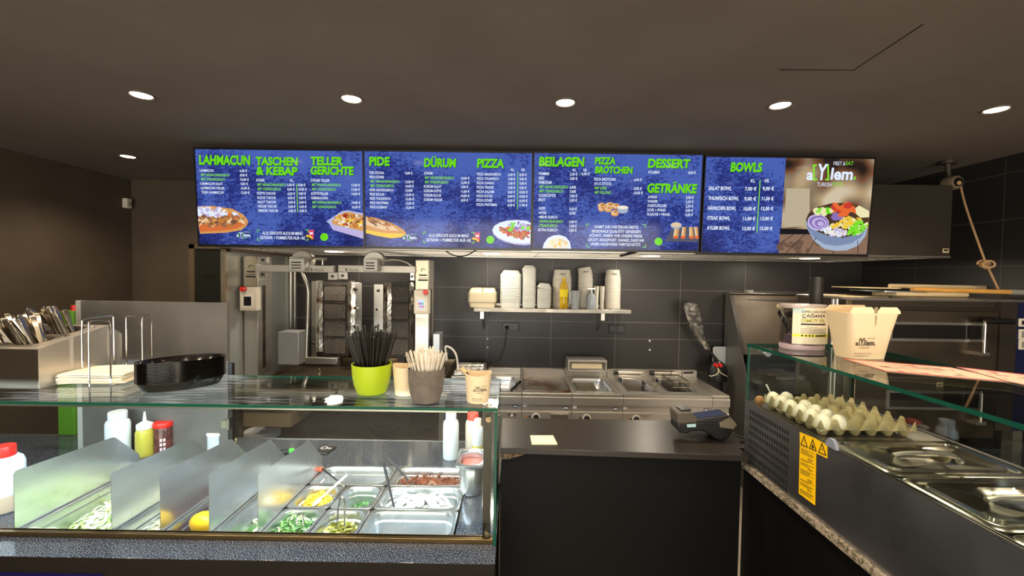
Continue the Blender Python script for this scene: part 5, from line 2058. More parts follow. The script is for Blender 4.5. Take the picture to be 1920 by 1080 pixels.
MB().prism([(YF0 + .012, zf0), (YF0 + .012, zf1), (YF0 + .002, zf1 - .008), (YF0 + .002, .12), (YF0 + .06, .12), (YF0 + .06, zf0)], x0, x1, 'X').build('control_front', STEEL, t)
MB().box((x0 + .01, YF0 + .061, .10), (x1 - .01, YB0 - .01, ZC_ - .3)).build('body', STEELD, t)
OILD = mat('fryer_oil', '5a4428', r=.08, c2='48351e', ns=4)
for wx0, wx1 in wl:
    b = gn(wx1 - wx0 - .004, wy1 - wy0 - .004, .20, ((wx0 + wx1) / 2, wy0 + .002, ZC_ + .003))
    b.build('well', PANS, t)
    xc = (wx0 + wx1) / 2
    b = MB()
    b.box((xc - .085, wy1 - .10, ZC_ - .15), (xc + .085, wy1 - .085, ZC_ + .03))
    b.box((xc - .085, wy1 - .085, ZC_ + .014), (xc + .075, wy1 - .02, ZC_ + .03))
    b.box((xc - .10, wy1 - .03, ZC_ + .004), (xc + .10, wy1 + .06, ZC_ + .045))
    hd_ = b.build('heater_head', STEELH, t, bevel=.003)
    MB().box((wx0 + .03, wy0 + .03, ZC_ - .10), (wx1 - .03, wy1 - .03, ZC_ - .095)).build('oil', OILD, t)
    b = MB()
    b.cyl((xc - .11, wy1 + .0, ZC_ + .062), (xc + .12, wy1 + .0, ZC_ + .062), .017, n=14)
    b.build('head_bar', STEELH, hd_)
    MB().cyl((xc - .135, wy1, ZC_ + .062), (xc - .10, wy1, ZC_ + .062), .022, n=14).build('bar_end', BLACK, hd_)
c = at(1173, 766, Y=YF0)
badge(t, 1156 + 170, 770, (1173, 766))
dial(t, 1193, 786)
dial(t, 1268, 788)
lamp(t, 1178, 786, AMB)
lamp(t, 1183, 786, DKI)
c = at(1211, 780, Y=YF0)
MB().box((c.x - .035, YF0 - .003, c.z - .006), (c.x + .035, YF0 + .003, c.z + .016)).build('drain_plate', STEELH, t)
# fry basket
x0b, x1b = wl[1][0] + .046, wl[1][1] - .046
y0b, y1b = wy0 + .046, wy1 - .125
bk = thing('fry_basket', 'wire fry basket with a dark grip hooked in one well of the fryer', 'fry basket', ((x0b + x1b) / 2, (y0b + y1b) / 2, ZC_ - .06))
WIRE = mat('basket_wire', '6a6258', r=.35, m=1.0)
b = MB()
zb0, zb1 = ZC_ - .05, ZC_ + .075
for zz in (zb1, zb1 - .045):
    b.tube([(x0b, y0b, zz), (x1b, y0b, zz), (x1b, y1b, zz), (x0b, y1b, zz), (x0b, y0b, zz)], .0035, 6)
for i in range(13):
    u = i / 12
    for yy in (y0b, y1b):
        b.tube([(x0b + (x1b - x0b) * u, yy, zb1), (x0b + (x1b - x0b) * u, yy, zb0)], .0013, 4)
    for xx in (x0b, x1b):
        b.tube([(xx, y0b + (y1b - y0b) * u, zb1), (xx, y0b + (y1b - y0b) * u, zb0)], .0013, 4)
for i in range(22):
    u = i / 21
    b.tube([(x0b + (x1b - x0b) * u, y0b, zb0), (x0b + (x1b - x0b) * u, y1b, zb0)], .0014, 4)
    b.tube([(x0b, y0b + (y1b - y0b) * u, zb0), (x1b, y0b + (y1b - y0b) * u, zb0)], .0014, 4)
b.build('wire_mesh', WIRE, bk)
b = MB()
p = V(((x0b + x1b) / 2, y0b, zb1))
q = at(1282, 699, Y=y1b + .05)
b.tube([(p.x, y1b, zb1), (p.x + .02, y1b + .02, zb1 + .03), q], .005, 6)
b.build('handle_wire', WIRE, bk)
MB().tube([q, q + V((.085, .01, .002))], .010, 10).build('grip', BLACK, bk)
b = MB()
b.tube([V((at(1221, 736, Y=y0b - .04).x, y0b - .04, ZC_ + .012)), V((at(1240, 722, Y=y0b).x, y0b, zb1))], .005, 6)
b.build('hook', WIRE, bk)
# neutral end unit
t, x0, x1 = unit(4, 'worktop_unit', 'narrow plain steel worktop unit at the end of the cooking line', 'worktop unit')

# ------------------------------------------------------------------ foil-wrapped knife in its cradle
Yk = YB - .22
p, q = at(1328, 672, Y=Yk), at(1362, 715, Y=Yk)
kd = thing('kebab_knife', 'electric kebab knife wrapped in foil, standing up from its black motor', 'electric knife', ((p.x + q.x) / 2, Yk, ZC_))
b = MB()
xc = (p.x + q.x) / 2
b.lathe([(.05, 0), (.085, .01), (.09, .06), (.085, .11), (.06, .16), (.03, .185)], (xc, Yk, ZC_ + .0006), 24, sy=.7)
mt = b.build('motor', BLACK, kd)
for px_ in (1343, 1351):
    c = at(px_, 685, Y=Yk - .06)
    MB().cyl((c.x, Yk - .03, c.z), (c.x, Yk - .068, c.z), .015, n=16).build('red_button', RED, mt)
b = MB()
b.tube([at(1346, 690, Y=Yk - .075), at(1348, 700, Y=Yk - .08), at(1334, 706, Y=Yk - .08), at(1330, 704, Y=Yk - .06)], .004, 6, sub=2)
b.tube([at(1346, 690, Y=Yk - .075), at(1350, 699, Y=Yk - .08), at(1360, 704, Y=Yk - .07), at(1364, 706, Y=Yk - .05)], .004, 6, sub=2)
b.build('lead', mat('lead_cream', 'd0c4a4', r=.5), kd)
b = MB()
b.tube([at(1346, 680, Y=Yk), at(1338, 667, Y=Yk), at(1328, 654, Y=Yk)], [.022, .012, .010], 10)
b.build('shaft', BLACK, kd)
ax = [at(1328, 655, Y=Yk), at(1319, 642, Y=Yk), at(1311, 628, Y=Yk), at(1306, 612, Y=Yk), at(1301, 596, Y=Yk), at(1297, 581, Y=Yk), at(1296, 568, Y=Yk)]
rr = [.020, .027, .040, .060, .068, .072, .060]
rings = []
for k, (c, r_) in enumerate(zip(ax, rr)):
    rings.append([c + V((r_ * random.uniform(.82, 1.15) * math.cos(2 * PI * i / 14), r_ * .7 * random.uniform(.8, 1.2) * math.sin(2 * PI * i / 14), random.uniform(-.008, .008))) for i in range(14)])
MB().loft(rings).build('foil_wrap', FOILC, kd, ang=20)
p, q = at(1336, 662, Y=YB - .06), at(1363, 684, Y=YB - .06)
b = MB()
b.loft([[(x, y, z) for x, _, z in [(u[0] + (p.x + q.x) / 2, 0, u[1] + (p.z + q.z) / 2 + .03) for u in MB().rrect(q.x - p.x, .17, .02, 0)]] for y in (YB - .066, YB - .06)])
solo(b, 'cutting_board', WHITE, 'white cutting board leaning on the wall behind the foil-wrapped knife', 'board', (p.x, YB - .06, ZU))

# ------------------------------------------------------------------ wall shelf and its boxes
YS0 = YB - .32
p, q = at(888, 581, Y=YS0), at(1184, 588, Y=YS0)
zs1 = at(1036, 579, Y=YS0).z
sh = thing('wall_shelf', 'steel wall shelf on two brackets carrying takeaway boxes', 'shelf', ((p.x + q.x) / 2, YB - .16, zs1))
b = MB()
b.box((p.x, YS0, zs1 - .035), (q.x, YB - .002, zs1))
b.build('board', STEELD, sh, bevel=.003)
MB().box((p.x + .02, YB - .012, zs1), (q.x - .02, YB - .002, zs1 + .02)).build('back_lip', STEELH, sh)
for px_ in (904, 1130):
    c = at(px_, 590, Y=YS0 + .06)
    b = MB()
    b.prism([(YS0 + .05, zs1 - .036), (YB - .002, zs1 - .036), (YB - .002, zs1 - .22), (YB - .03, zs1 - .22), (YS0 + .05, zs1 - .07)], c.x - .004, c.x + .004, 'X')
    b.box((c.x - .016, YS0 + .048, zs1 - .10), (c.x + .016, YS0 + .056, zs1 - .0355))
    b.build('bracket', STEELH, sh)
YI = YS0 + .13
CREAM = mat('cream_box', 'd9ccaf', r=.6)
WBOX = mat('white_foam', 'd2d2cb', r=.6)
PBOWL = mat('white_paper_bowl', 'd6d0c4', r=.55)


def sx(px_, Y=YI):
    return at(px_, 560, Y=Y).x


def stack(proto, px_, Y, n, pitch, top_label, label, group, tilt=0.0, ox=0.0):
    x = sx(px_, Y)
    for i in range(n):
        o = proto if (i == 0 and not proto.get('category')) else proto.copy()
        if o is not proto:
            COL.objects.link(o)
        o.location = (x + ox * max(0, i - n * .6), Y, zs1 + .0006 + i * pitch)
        o.rotation_euler = (0, (tilt if i == n - 1 else 0), random.uniform(-.002, .002))
        tag(o, top_label if i == n - 1 else label % ORD[min(n - 1 - i, 24)], proto.name.split('.')[0].replace('_', ' '), group)


# clamshell boxes
w_ = (at(932, 560, Y=YI).x - at(879, 560, Y=YI).x)
b = MB()
b.loft([b.rrect(w_ * .86, .20, .02, 0), b.rrect(w_ * .955, .22, .03, .0475), b.rrect(w_, .23, .03, .050), b.rrect(w_, .23, .03, .055), b.rrect(w_ * .988, .227, .03, .055), b.rrect(w_ * .945, .2178, .03, .0487), b.rrect(w_ * .852, .197, .02, .0035)], cap=False)
b._f(list(b.bm.verts)[-24:], 0)
cs = b.build('clamshell_box', CREAM, world=False)
nb = 10
top = at(905, 548, Y=YI).z - zs1
stack(cs, 905.5, YI, nb, (top - .055) / (nb - 1), 'cream takeaway box under the closed one at the end of the wall shelf', 'cream takeaway box, %s from the top of the open ones at the shelf end', 'cream takeaway boxes on the wall shelf')
t = thing('takeaway_cover', 'cream double-humped lid on top of the cream takeaway boxes', 'lid', (sx(905.5), YI, zs1 + top + .0008))
for s_ in (-1, 1):
    b = MB()
    b.loft([b.rrect(w_ * .46, .20, .02, .0, c=(s_ * w_ * .235, 0)), b.rrect(w_ * .42, .18, .02, .03, c=(s_ * w_ * .22, 0)), b.rrect(w_ * .34, .15, .02, .040, c=(s_ * w_ * .20, 0))])
    b.build('hump', CREAM, t, world=False)


# upright foam trays, nested side by side as one packed column of trays
def tray_col(x0, x1, ytop, label, nm, dy, slant=0.0, lidw=.85, Y=YI, n=9):
    xa, xb = at(x0, 560, Y=Y).x, at(x1, 560, Y=Y).x
    h = at((x0 + x1) / 2, ytop, Y=Y).z - zs1
    w_ = xb - xa
    xm_ = (xa + xb) / 2
    b = MB()
    lh = .06
    b.loft([b.rrect(w_ * .88, dy * .9, .015, 0), b.rrect(w_, dy, .02, .006 + (h - lh) * .02), b.rrect(w_, dy, .02, h / n - .001), b.rrect(w_ * .96, dy * .96, .018, h / n - .001), b.rrect(w_ * .84, dy * .86, .012, .004)], cap=False)
    b._f(list(b.bm.verts)[-24:], 0)
    return b, h, xm_, w_


def foam(px0, px1, ytop, n, dy, lid_h, labels, group, Y=YI, tilt=0.0):
    xa, xb = at(px0, 560, Y=Y).x, at(px1, 560, Y=Y).x
    xm_, w_ = (xa + xb) / 2, xb - xa
    h = at((px0 + px1) / 2, ytop, Y=Y).z - zs1
    hb = h - lid_h
    tray_h = min(.06, hb)
    pitch = (hb - tray_h) / (n - 1)
    b = MB()
    b.loft([b.rrect(w_ * .90, dy * .9, .015, 0), b.rrect(w_ * .965, dy * .97, .02, tray_h - .007), b.rrect(w_, dy, .02, tray_h - .005), b.rrect(w_ * 1.0, dy * 1.0, .02, tray_h), b.rrect(w_ * .99, dy * .99, .018, tray_h), b.rrect(w_ * .957, dy * .963, .018, tray_h - .006), b.rrect(w_ * .895, dy * .895, .014, .003)], cap=False)
    b._f(list(b.bm.verts)[-24:], 0)
    pr = b.build('foam_tray', WBOX, world=False)
    for i in range(n):
        o = pr if i == 0 else pr.copy()
        if i:
            COL.objects.link(o)
        o.location = (xm_, Y, zs1 + .0006 + i * pitch)
        o.rotation_euler.z = random.uniform(-.002, .002)
        tag(o, labels % ('topmost' if i == n - 1 else ORD[n - 1 - i] + ' from the top'), 'foam tray', group)
    b = MB()
    b.loft([b.rrect(w_ * 1.0, dy, .02, 0), b.rrect(w_ * 1.0, dy, .02, .008), b.rrect(w_ * .72, dy * .75, .02, lid_h - .004), b.rrect(w_ * .66, dy * .7, .02, lid_h)])
    o = b.build('foam_cover', WBOX, world=False)
    o.location = (xm_, Y, zs1 + hb + .001)
    o.rotation_euler.y = tilt
    return o


o = foam(938, 977, 507, 14, .19, .05, 'white foam tray, %s in the wide white stack on the wall shelf', 'white foam trays in the wide stack')
tag(o, 'white lid on the wide stack of white foam trays', 'lid')
o = foam(978.5, 1004, 498, 16, .16, .04, 'white foam tray, %s in the tallest narrow stack on the wall shelf', 'white foam trays in the tallest stack')
tag(o, 'white lid on the tallest narrow stack of foam trays', 'lid')
o = foam(1006, 1033, 531, 8, .15, .045, 'white foam tray, %s in the low white stack on the wall shelf', 'white foam trays in the low stack', tilt=.12)
tag(o, 'tilted white lid on the low stack of foam trays', 'lid')


def bowls(px0, px1, ytop, n, Y, word, tilt=0.0):
    xa, xb = at(px0, 560, Y=Y).x, at(px1, 560, Y=Y).x
    r = (xb - xa) / 2
    hb = .085
    h = at((px0 + px1) / 2, ytop, Y=Y).z - zs1
    pitch = (h - hb) / (n - 1)
    b = MB()                                                       # bowl upside down: rim below
    b.lathe([(r * .955, .001), (r * .98, 0), (r, .003), (r * .985, .007), (r * .955, .009), (r * .84, hb), (.004, hb), (.004, hb - .001), (r * .84 - .001, hb - .001), (r * .955 - .0009, .009)], n=32, cap=(False, False))
    pr = b.build('paper_bowl', PBOWL, world=False)
    for i in range(n):
        o = pr if i == 0 else pr.copy()
        if i == n - 1:
            t = thing('paper_bowl', 'upturned white paper bowl with black print on top of the %s bowl stack' % word, 'paper bowl', (0, 0, 0), 'paper bowls in the %s stack' % word)
            o.name = 'bowl'
            o.parent = t
            o.location = (0, 0, 0)
            o.rotation_euler = (0, 0, 0)
            for k_ in ('label', 'category', 'group'):
                if k_ in o:
                    del o[k_]
            COL.objects.link(o)
            b = MB()
            fm = cone((0, 0, 0), r, r * .84, hb, -PI / 2 + .05, .0015)
            b.text('aYlem', lambda x, y: fm(-x, hb * .62 - y), -.02, 0, .016, .05, 0, .02)
            b.build('print', INK, o, fix=False, world=False)
            t.location = (xa + r, Y, zs1 + .0006 + i * pitch + (.012 if tilt else 0))
            t.rotation_euler.y = tilt
            continue
        if i:
            COL.objects.link(o)
        o.location = (xa + r, Y, zs1 + .0006 + i * pitch)
        tag(o, 'upturned white paper bowl, %s in the %s bowl stack on the shelf' % (ORD[min(n - 1 - i, 24)] + ' from the top', word), 'paper bowl', 'paper bowls in the %s stack' % word)


bowls(1035, 1071, 506, 22, YI + .045, 'widest')
bowls(1083, 1111, 504, 20, YI + .045, 'tilted-top', -.16)
bowls(1133.5, 1163, 506, 24, YI + .02, 'outermost')
# oil, jug, soap, cups in front of the bowls
Yf = YS0 + .042
x = sx(1057, Yf)
t = thing('cooking_oil', 'clear bottle of yellow cooking oil with a bright yellow label on the wall shelf', 'bottle', (x, Yf, zs1))
h = at(1058, 520, Y=Yf).z - zs1
b = MB()
b.lathe([(.032, 0), (.036, .006), (.036, h * .30), (.033, h * .34), (.036, h * .38), (.036, h * .62), (.030, h * .76), (.014, h * .88), (.013, h * .93)], (x, Yf, zs1 + .0006), 24)
b.build('body', mat('oil_yellow', 'd8b428', r=.12, c2='c89c1c', ns=5), t)
MB().lathe([(.0368, h * .38), (.0368, h * .62)], (x, Yf, zs1), 24, cap=(False, False)).build('label', mat('label_yellow', 'f4dc14', r=.5), t)
MB().cyl((x, Yf, zs1 + h * .925), (x, Yf, zs1 + h), .015, n=16).build('cap', mat('cap_yellow', 'e0c020', r=.4), t)
x = sx(1078, Yf)
t = thing('measuring_jug', 'small translucent plastic jug beside the cooking oil on the shelf', 'jug', (x, Yf, zs1))
h = at(1075, 545, Y=Yf).z - zs1
JUG = mat('jug_plastic', '9fa5aa', r=.3)
b = MB()
b.lathe([(.032, 0), (.042, h), (.040, h), (.030, .004)], (x, Yf, zs1 + .0006), 20)
b.build('body', JUG, t)
b = MB()
b.tube([(x - .036, Yf - .01, zs1 + h * .9), (x - .046, Yf - .02, zs1 + h * .95), (x - .042, Yf - .02, zs1 + h * .4), (x - .034, Yf - .01, zs1 + h * .3)], .006, 8, sub=1)
b.build('handle', MILK, t)
x = sx(1109, Yf)
t = thing('pump_bottle', 'small clear pump bottle on the shelf in front of the bowl stacks', 'bottle', (x, Yf, zs1))
h = at(1109, 540, Y=Yf).z - zs1
MB().lathe([(.036, 0), (.038, .006), (.038, h * .58), (.030, h * .68), (.013, h * .74), (.013, h * .80)], (x, Yf, zs1 + .0006), 20).build('body', mat('bottle_frost', 'a8b0b8', r=.2), t)
b = MB()
b.cyl((x, Yf, zs1 + h * .79), (x, Yf, zs1 + h * .95), .010, n=12)
b.box((x - .036, Yf - .008, zs1 + h * .93), (x + .03, Yf + .008, zs1 + h))
b.build('pump', STEELH, t)
for px_, k in ((1118, 0), (1128.5, 1)):
    x = sx(px_, Yf + .03)
    b = MB()
    h = at(px_, 537, Y=Yf).z - zs1
    b.lathe([(.026, 0), (.034, h), (.032, h), (.024, .004)], (x, Yf + .03 + .0 * k, zs1 + .0006), 20, sx=.62)
    solo(b, 'tall_cup', PBOWL, ('tall white cup next to the pump bottle', 'tall white cup next to the outermost bowl stack')[k], 'cup', (x, Yf + .03, zs1), 'tall white cups on the shelf')

# ------------------------------------------------------------------ wall sockets, wires
for (px_, py_), lb, cab in (((957.5, 613), 'black double wall socket with a cable plugged in, below the wall shelf', True), ((1156.5, 617), 'black double wall socket without a plug, below the wall shelf', False)):
    c = at(px_, py_, Y=YB - .004)
    t = thing('wall_socket', lb, 'wall socket', (c.x, YB - .001, c.z))
    b = MB()
    b.box((c.x - .078, YB - .010, c.z - .040), (c.x + .078, YB - .0008, c.z + .040))
    b.build('plate', mat('socket_black', '151415', r=.3), t, bevel=.004)
    for s_ in (-1, 1):
        b = MB()
        b.lathe([(.031, 0), (.031, .003), (.021, .003), (.020, .001)], (c.x + s_ * .036, YB - .010, c.z), 24, mx=Matrix.Rotation(PI / 2, 3, 'X'))
        b.build('socket_insert', mat('socket_grey', '3c3a3a', r=.35), t)
    if cab:
        b = MB()
        x = c.x - .036
        b.cyl((x, YB - .014, c.z - .005), (x, YB - .05, c.z - .012), .019, .015, 14)
        q = [V((x, YB - .05, c.z - .014)), at(949, 625, Y=YB - .05), at(946, 650, Y=YB - .04), at(935, 676, Y=YB - .06), at(915, 692, Y=YB - .1), at(905, 698, Y=YB - .12)]
        b.tube(q, .0038, 6, sub=2)
        solo(b, 'power_cable', BLACK, 'thin black power cable hanging from the wall socket to the worktop', 'cable', q[0])
for (px_, py_), lb in (((914, 635), 'upper pale wall plug left in the tiles below the cable socket'), ((914, 651), 'lower pale wall plug left in the tiles below the cable socket'), ((1218, 639), 'upper pale wall plug left in the tiles beside the plugless socket'), ((1218, 656), 'lower pale wall plug left in the tiles beside the plugless socket')):
    c = at(px_, py_, Y=YB)
    b = MB()
    b.cyl((c.x, YB - .0005, c.z), (c.x, YB - .012, c.z), .010, .007, 10)
    solo(b, 'wall_plug', WHITE, lb, 'wall plug', (c.x, YB, c.z))
c = at(240, 382, X=XL + .02)
c = V((XL, YB - .05, at(240, 382, Y=YB - .05).z))
t = thing('wall_sensor', 'small white sensor high in the corner of the plain dark walls', 'sensor', c)
MB().box((XL + .0005, YB - .10, c.z - .045), (XL + .045, YB - .04, c.z + .045)).build('case', mat('sensor_white', 'cfc8bc', r=.5), t, bevel=.008)
MB().ell((XL + .046, YB - .07, c.z - .005), (.008, .018, .022), 12).build('lens', mat('sensor_lens', '8a847c', r=.2), t)

# ------------------------------------------------------------------ pass counter
ZP = at(1180, 843, Y=1.60).z
yp0, yp1 = 1.60, at(1180, 787, Z=ZP).y
YV1 = 1.62
xp0, xp1 = XE + .003, at(1434, 850, Y=1.60).x - .02
LAM = mat('dark_laminate', '1f1b18', r=.34, c2='24201c', ns=25, bump=.03, bs=200)
pc_ = thing('pass_counter', 'raised black counter joining the salad counter and the topping cabinet', 'counter', ((xp0 + xp1) / 2, (yp0 + yp1) / 2, 0))
XV = at(1398, 751, Y=1.62).x
b = MB()
b.prism([(xp0, yp0), (XV - .014, yp0 - .04), (XV - .014, YV1 + .014), (xp1, YV1 + .014), (xp1, yp1), (xp0, yp1)], ZP - .022, ZP, 'Z')
b.build('counter_top', LAM, pc_, bevel=.0015)
MB().box((xp0 + .004, yp0 + .012, .0), (XV - .014, yp0 + .034, ZP - .022)).build('front_panel', mat('black_panel', '050505', r=.6, sp=.15), pc_)
MB().box((xp0 + .004, yp0 + .034, .0), (xp0 + .03, yp1 - .01, ZP - .022)).build('side_panel', MATS['black_panel'], pc_)
b = MB()
pts = [(xp0, ZP - .0225), (xp0, ZP - .044), (xp0 + .03, ZP - .044), (xp0 + .06, ZP - .036), (xp0 + .10, ZP - .0225)]
b.prism(pts, yp0 - .0005, yp0 + .0115, 'Y')
b.build('broken_edge', mat('raw_chipboard', '5a4428', r=.8, c2='1c130a', ns=90, bump=.6, bs=200), pc_)
# plain cream card (its code is left out)
c = [at(994, 818, Z=ZP), at(1037, 818, Z=ZP), at(1045, 834, Z=ZP), at(997, 834, Z=ZP)]
b = MB()
b.prism([(p.x, p.y) for p in c], ZP + .0005, ZP + .004, 'Z')
solo(b, 'counter_card', mat('card_cream', 'e2d2ae', r=.5), 'blank cream card lying near the front edge of the black counter', 'card', sum(c, V()) / 4)
# card terminal
YT_ = 1.74
tm = thing('card_terminal', 'black card payment terminal lying on its charger on the black counter', 'card terminal', (at(1325, 800, Y=YT_).x, YT_, ZP))


def pp2(x, y):
    p = at(x, y, Y=YT_ - .04)
    return (p.x, p.z)


dz_ = ZP + .0005 - at(1352, 811, Y=YT_ - .04).z
sh_ = lambda l: [(a, c_ + dz_) for a, c_ in (pp2(*q) for q in l)]
TB = mat('terminal_black', '1b1a19', r=.45)
b = MB()
b.prism(sh_([(1271, 778), (1271, 790), (1276, 797), (1289, 798), (1300, 793), (1318, 793), (1332, 800), (1342, 809), (1352, 811), (1364, 809), (1372, 800), (1374, 786), (1350, 776), (1300, 777)]), YT_ - .04, YT_ + .04, 'Y')
b.build('underside', BLACK, tm, bevel=.005)
b = MB()
b.prism(sh_([(1270, 761), (1272, 758), (1296, 757), (1302, 762), (1308, 771), (1306, 777), (1271, 779)]), YT_ - .042, YT_ + .042, 'Y')
b.build('printer_lid', mat('terminal_brown', '4a443c', r=.45), tm, bevel=.003)
b = MB()
b.prism(sh_([(1280, 755), (1297, 753), (1299, 757), (1282, 758)]), YT_ - .03, YT_ + .03, 'Y')
b.build('paper_slot', BLACK, tm)
b = MB()
b.prism(sh_([(1306, 777), (1309, 771), (1366, 763), (1372, 766), (1352, 776)]), YT_ - .041, YT_ + .041, 'Y')
b.build('keypad_body', TB, tm, bevel=.002)
b = MB()
b.prism(sh_([(1312, 770.5), (1362, 763.4), (1362, 762.8), (1312, 769.8)]), YT_ - .032, YT_ + .034, 'Y')
b.build('screen_glass', mat('terminal_screen', '2c3450', r=.1), tm)
b = MB()
b.prism(sh_([(1368, 764), (1383, 781), (1376, 790), (1350, 786), (1349, 776)]), YT_ - .041, YT_ + .041, 'Y')
b.build('end_cap', mat('terminal_end', '6a6252', r=.4), tm, bevel=.003)
b = MB()
b.prism(sh_([(1288, 780), (1305, 779), (1305, 785), (1289, 785.5)]), YT_ - .0412, YT_ - .0395, 'Y')
b.build('blue_sticker', mat('sticker_blue', '9cc0c8', r=.5), tm)
b = MB()
q = [V((at(1372, 803, Y=YT_).x, YT_, ZP + .02)), V((at(1384, 808, Y=YT_).x, YT_ - .01, ZP + .006)), V((at(1405, 812, Y=YT_).x, YT_ - .03, ZP + .005)), V((xp1 - .03, YT_ - .06, ZP + .005))]
b.tube(q, .0032, 8, sub=2)
b.build('charging_cable', BLACK, tm)

# ------------------------------------------------------------------ topping cabinet on the side counter
YV0, YV1 = .30, 1.62
zg0, zg1, zb_ = at(1398, 751, Y=YV1).z, at(1402, 644, Y=YV1).z, at(1403, 863, Y=YV1).z
XV1 = XV + .40
sc_ = thing('side_counter', 'black side counter with a thin speckled stone edge under the topping cabinet', 'counter', (XV + .3, .9, 0))
STONE = mat('speckled_stone', '9a9080', r=.5, c2='55503f', ns=120, lo=.45, hi=.6)
MB().box((XV - .012, YV0 - .4, zb_ - .022), (XV + .62, YV1 + .012, zb_)).build('stone_top', STONE, sc_, bevel=.001)
MB().box((XV + .004, YV0 - .4, 0), (XV + .6, YV1 + .008, zb_ - .022)).build('cabinet_body', mat('black_cabinet', '050505', r=.6, sp=.15), sc_)
tc_ = thing('topping_cabinet', 'steel countertop topping cabinet with green-edged glass and lidded pans', 'topping cabinet', (XV + .2, .95, zb_))
VST = mat('cabinet_steel', 'a2a3a7', r=.31, m=.96, rv=.06, ns=5)
b = MB()
b.box((XV, YV0, zb_ + .0005), (XV + .012, YV1, zg0))
b.build('front_panel', VST, tc_)
b = MB()
b.box((XV + .012, YV1 - .012, zb_ + .0005), (XV1, YV1, zg0))
b.build('end_panel', VST, tc_)
MB().box((XV1 - .01, YV0, zb_ + .0005), (XV1, YV1 - .012, zg0)).build('rear_panel', VST, tc_)
yd = 1.245
b = MB()
b.box((XV + .012, yd, zg0 - .02), (XV1 - .01, YV1 - .012, zg0 - .004))
b.build('deck', STEELD, tc_)
MB().box((XV + .012, YV0, zg0 - .12), (XV1 - .01, yd, zg0 - .1)).build('well_floor', STEELD, tc_)
b = MB()
rows_ = [at(1420, y, X=XV).z for y in (773, 787, 806, 820, 838, 852, 872, 886)]
ys_ = at(1407, 780, X=XV).y
ye_ = at(1478, 810, X=XV).y
hz_ = (zg0 - zb_)
for k in range(8):
    z = zb_ + hz_ * (.90 - .105 * k - .025 * (k // 2))
    for i in range(17):
        y = ys_ + (ye_ - ys_) * i / 16
        b.box((XV - .0008, y - .0035, z - .015), (XV + .0005, y + .0035, z))
b.build('vent_grille', mat('vent_black', '0b0a0a', r=.6), tc_)
# warning sticker
SY = mat('sticker_yellow', 'f2c400', r=.5)


def pv(x, y, e=.0008):
    p = at(x, y, X=XV)
    return V((XV - e, p.y, p.z))


b = MB()
b.poly([pv(1500, 810), pv(1552, 831), pv(1552, 860), pv(1500, 835)])
b.poly([pv(1500, 836), pv(1531, 850), pv(1529, 948), pv(1498, 925)])
a0, a1, a3 = pv(1500, 810, .0012), pv(1552, 831, .0012), pv(1500, 835, .0012)
U, Wv = a1 - a0, a3 - a0


def st(u, v, e=0.0):
    p = a0 + U * u + Wv * v
    return V((p.x - e, p.y, p.z))


for k in range(3):
    u0 = .03 + .325 * k
    b.poly([st(u0, .92), st(u0 + .145, .08), st(u0 + .29, .92)], 1)
    b.poly([st(u0 + .05, .84, .0002), st(u0 + .145, .28, .0002), st(u0 + .24, .84, .0002)], 0)
    if k == 0:
        b.poly([st(u0 + .133, .42, .0004), st(u0 + .157, .42, .0004), st(u0 + .150, .68, .0004), st(u0 + .140, .68, .0004)], 1)
        b.poly([st(u0 + .137, .72, .0004), st(u0 + .153, .72, .0004), st(u0 + .153, .79, .0004), st(u0 + .137, .79, .0004)], 1)
    elif k == 1:
        b.poly([st(u0 + .10, .80, .0004), st(u0 + .11, .62, .0004), st(u0 + .145, .40, .0004), st(u0 + .155, .55, .0004), st(u0 + .175, .56, .0004), st(u0 + .19, .80, .0004)], 1)
    else:
        b.poly([st(u0 + .16, .40, .0004), st(u0 + .115, .62, .0004), st(u0 + .145, .62, .0004), st(u0 + .125, .80, .0004), st(u0 + .175, .57, .0004), st(u0 + .148, .57, .0004)], 1)
a0_, U_, W_ = pv(1500, 836, .0012), pv(1531, 850, .0012) - pv(1500, 836, .0012), pv(1498, 925, .0012) - pv(1500, 836, .0012)
for i in range(40):
    v = .03 + i * .0235
    if i % 6 == 5:
        continue
    u1 = .08 + (random.uniform(.35, .8) if i % 3 else .82)
    if i % 9 > 5:
        u_0, u1 = .52, random.uniform(.72, .9)
    else:
        u_0 = .08
    b.poly([a0_ + U_ * u_0 + W_ * v, a0_ + U_ * u1 + W_ * v, a0_ + U_ * u1 + W_ * (v + .009), a0_ + U_ * u_0 + W_ * (v + .009)], 1)
b.build('warning_sticker', [SY, INK], tc_, fix=False)
# glass
pane(MB(), (XV + .001, YV0, zg0 + .004), (XV + .007, YV1 - .0065, zg1 - .0105), 0).build('front_pane', [GLASS, GEDGE], tc_)
pane(MB(), (XV + .001, YV1 - .006, zg0 + .004), (XV1 - .004, YV1, zg1 - .0105), 1).build('end_pane', [GLASS, GEDGE], tc_)
pane(MB(), (XV - .001, YV0, zg1 - .010), (XV1, YV1 + .002, zg1), 2).build('top_pane', [GLASS, GEDGE], tc_)
MB().box((XV - .001, YV0, zg0), (XV + .010, YV1, zg0 + .004)).build('glass_channel', mat('channel_steel', 'c0bcae', r=.3, m=1.0), tc_)
p = at(1437, 663, Y=YV1 - .01)
for xx in (p.x, XV1 - .06):
    b = MB()
    b.cyl((xx, YV1 - .007, zg1 - .035), (xx, YV1 - .022, zg1 - .035), .011, n=16)
    b.box((xx - .009, YV1 - .03, zg1 - .03), (xx + .009, YV1 - .007, zg1 - .0115))
    b.build('glass_clamp', CHROME, tc_)
b = MB()
yc_ = at(1564, 827, X=XV).y
pr = [(yc_ + .021 * math.cos(a * PI / 12), zg0 + .0005 + .028 * math.sin(a * PI / 12)) for a in range(13)]
b.prism(pr, XV - .010, XV + .0, 'X')
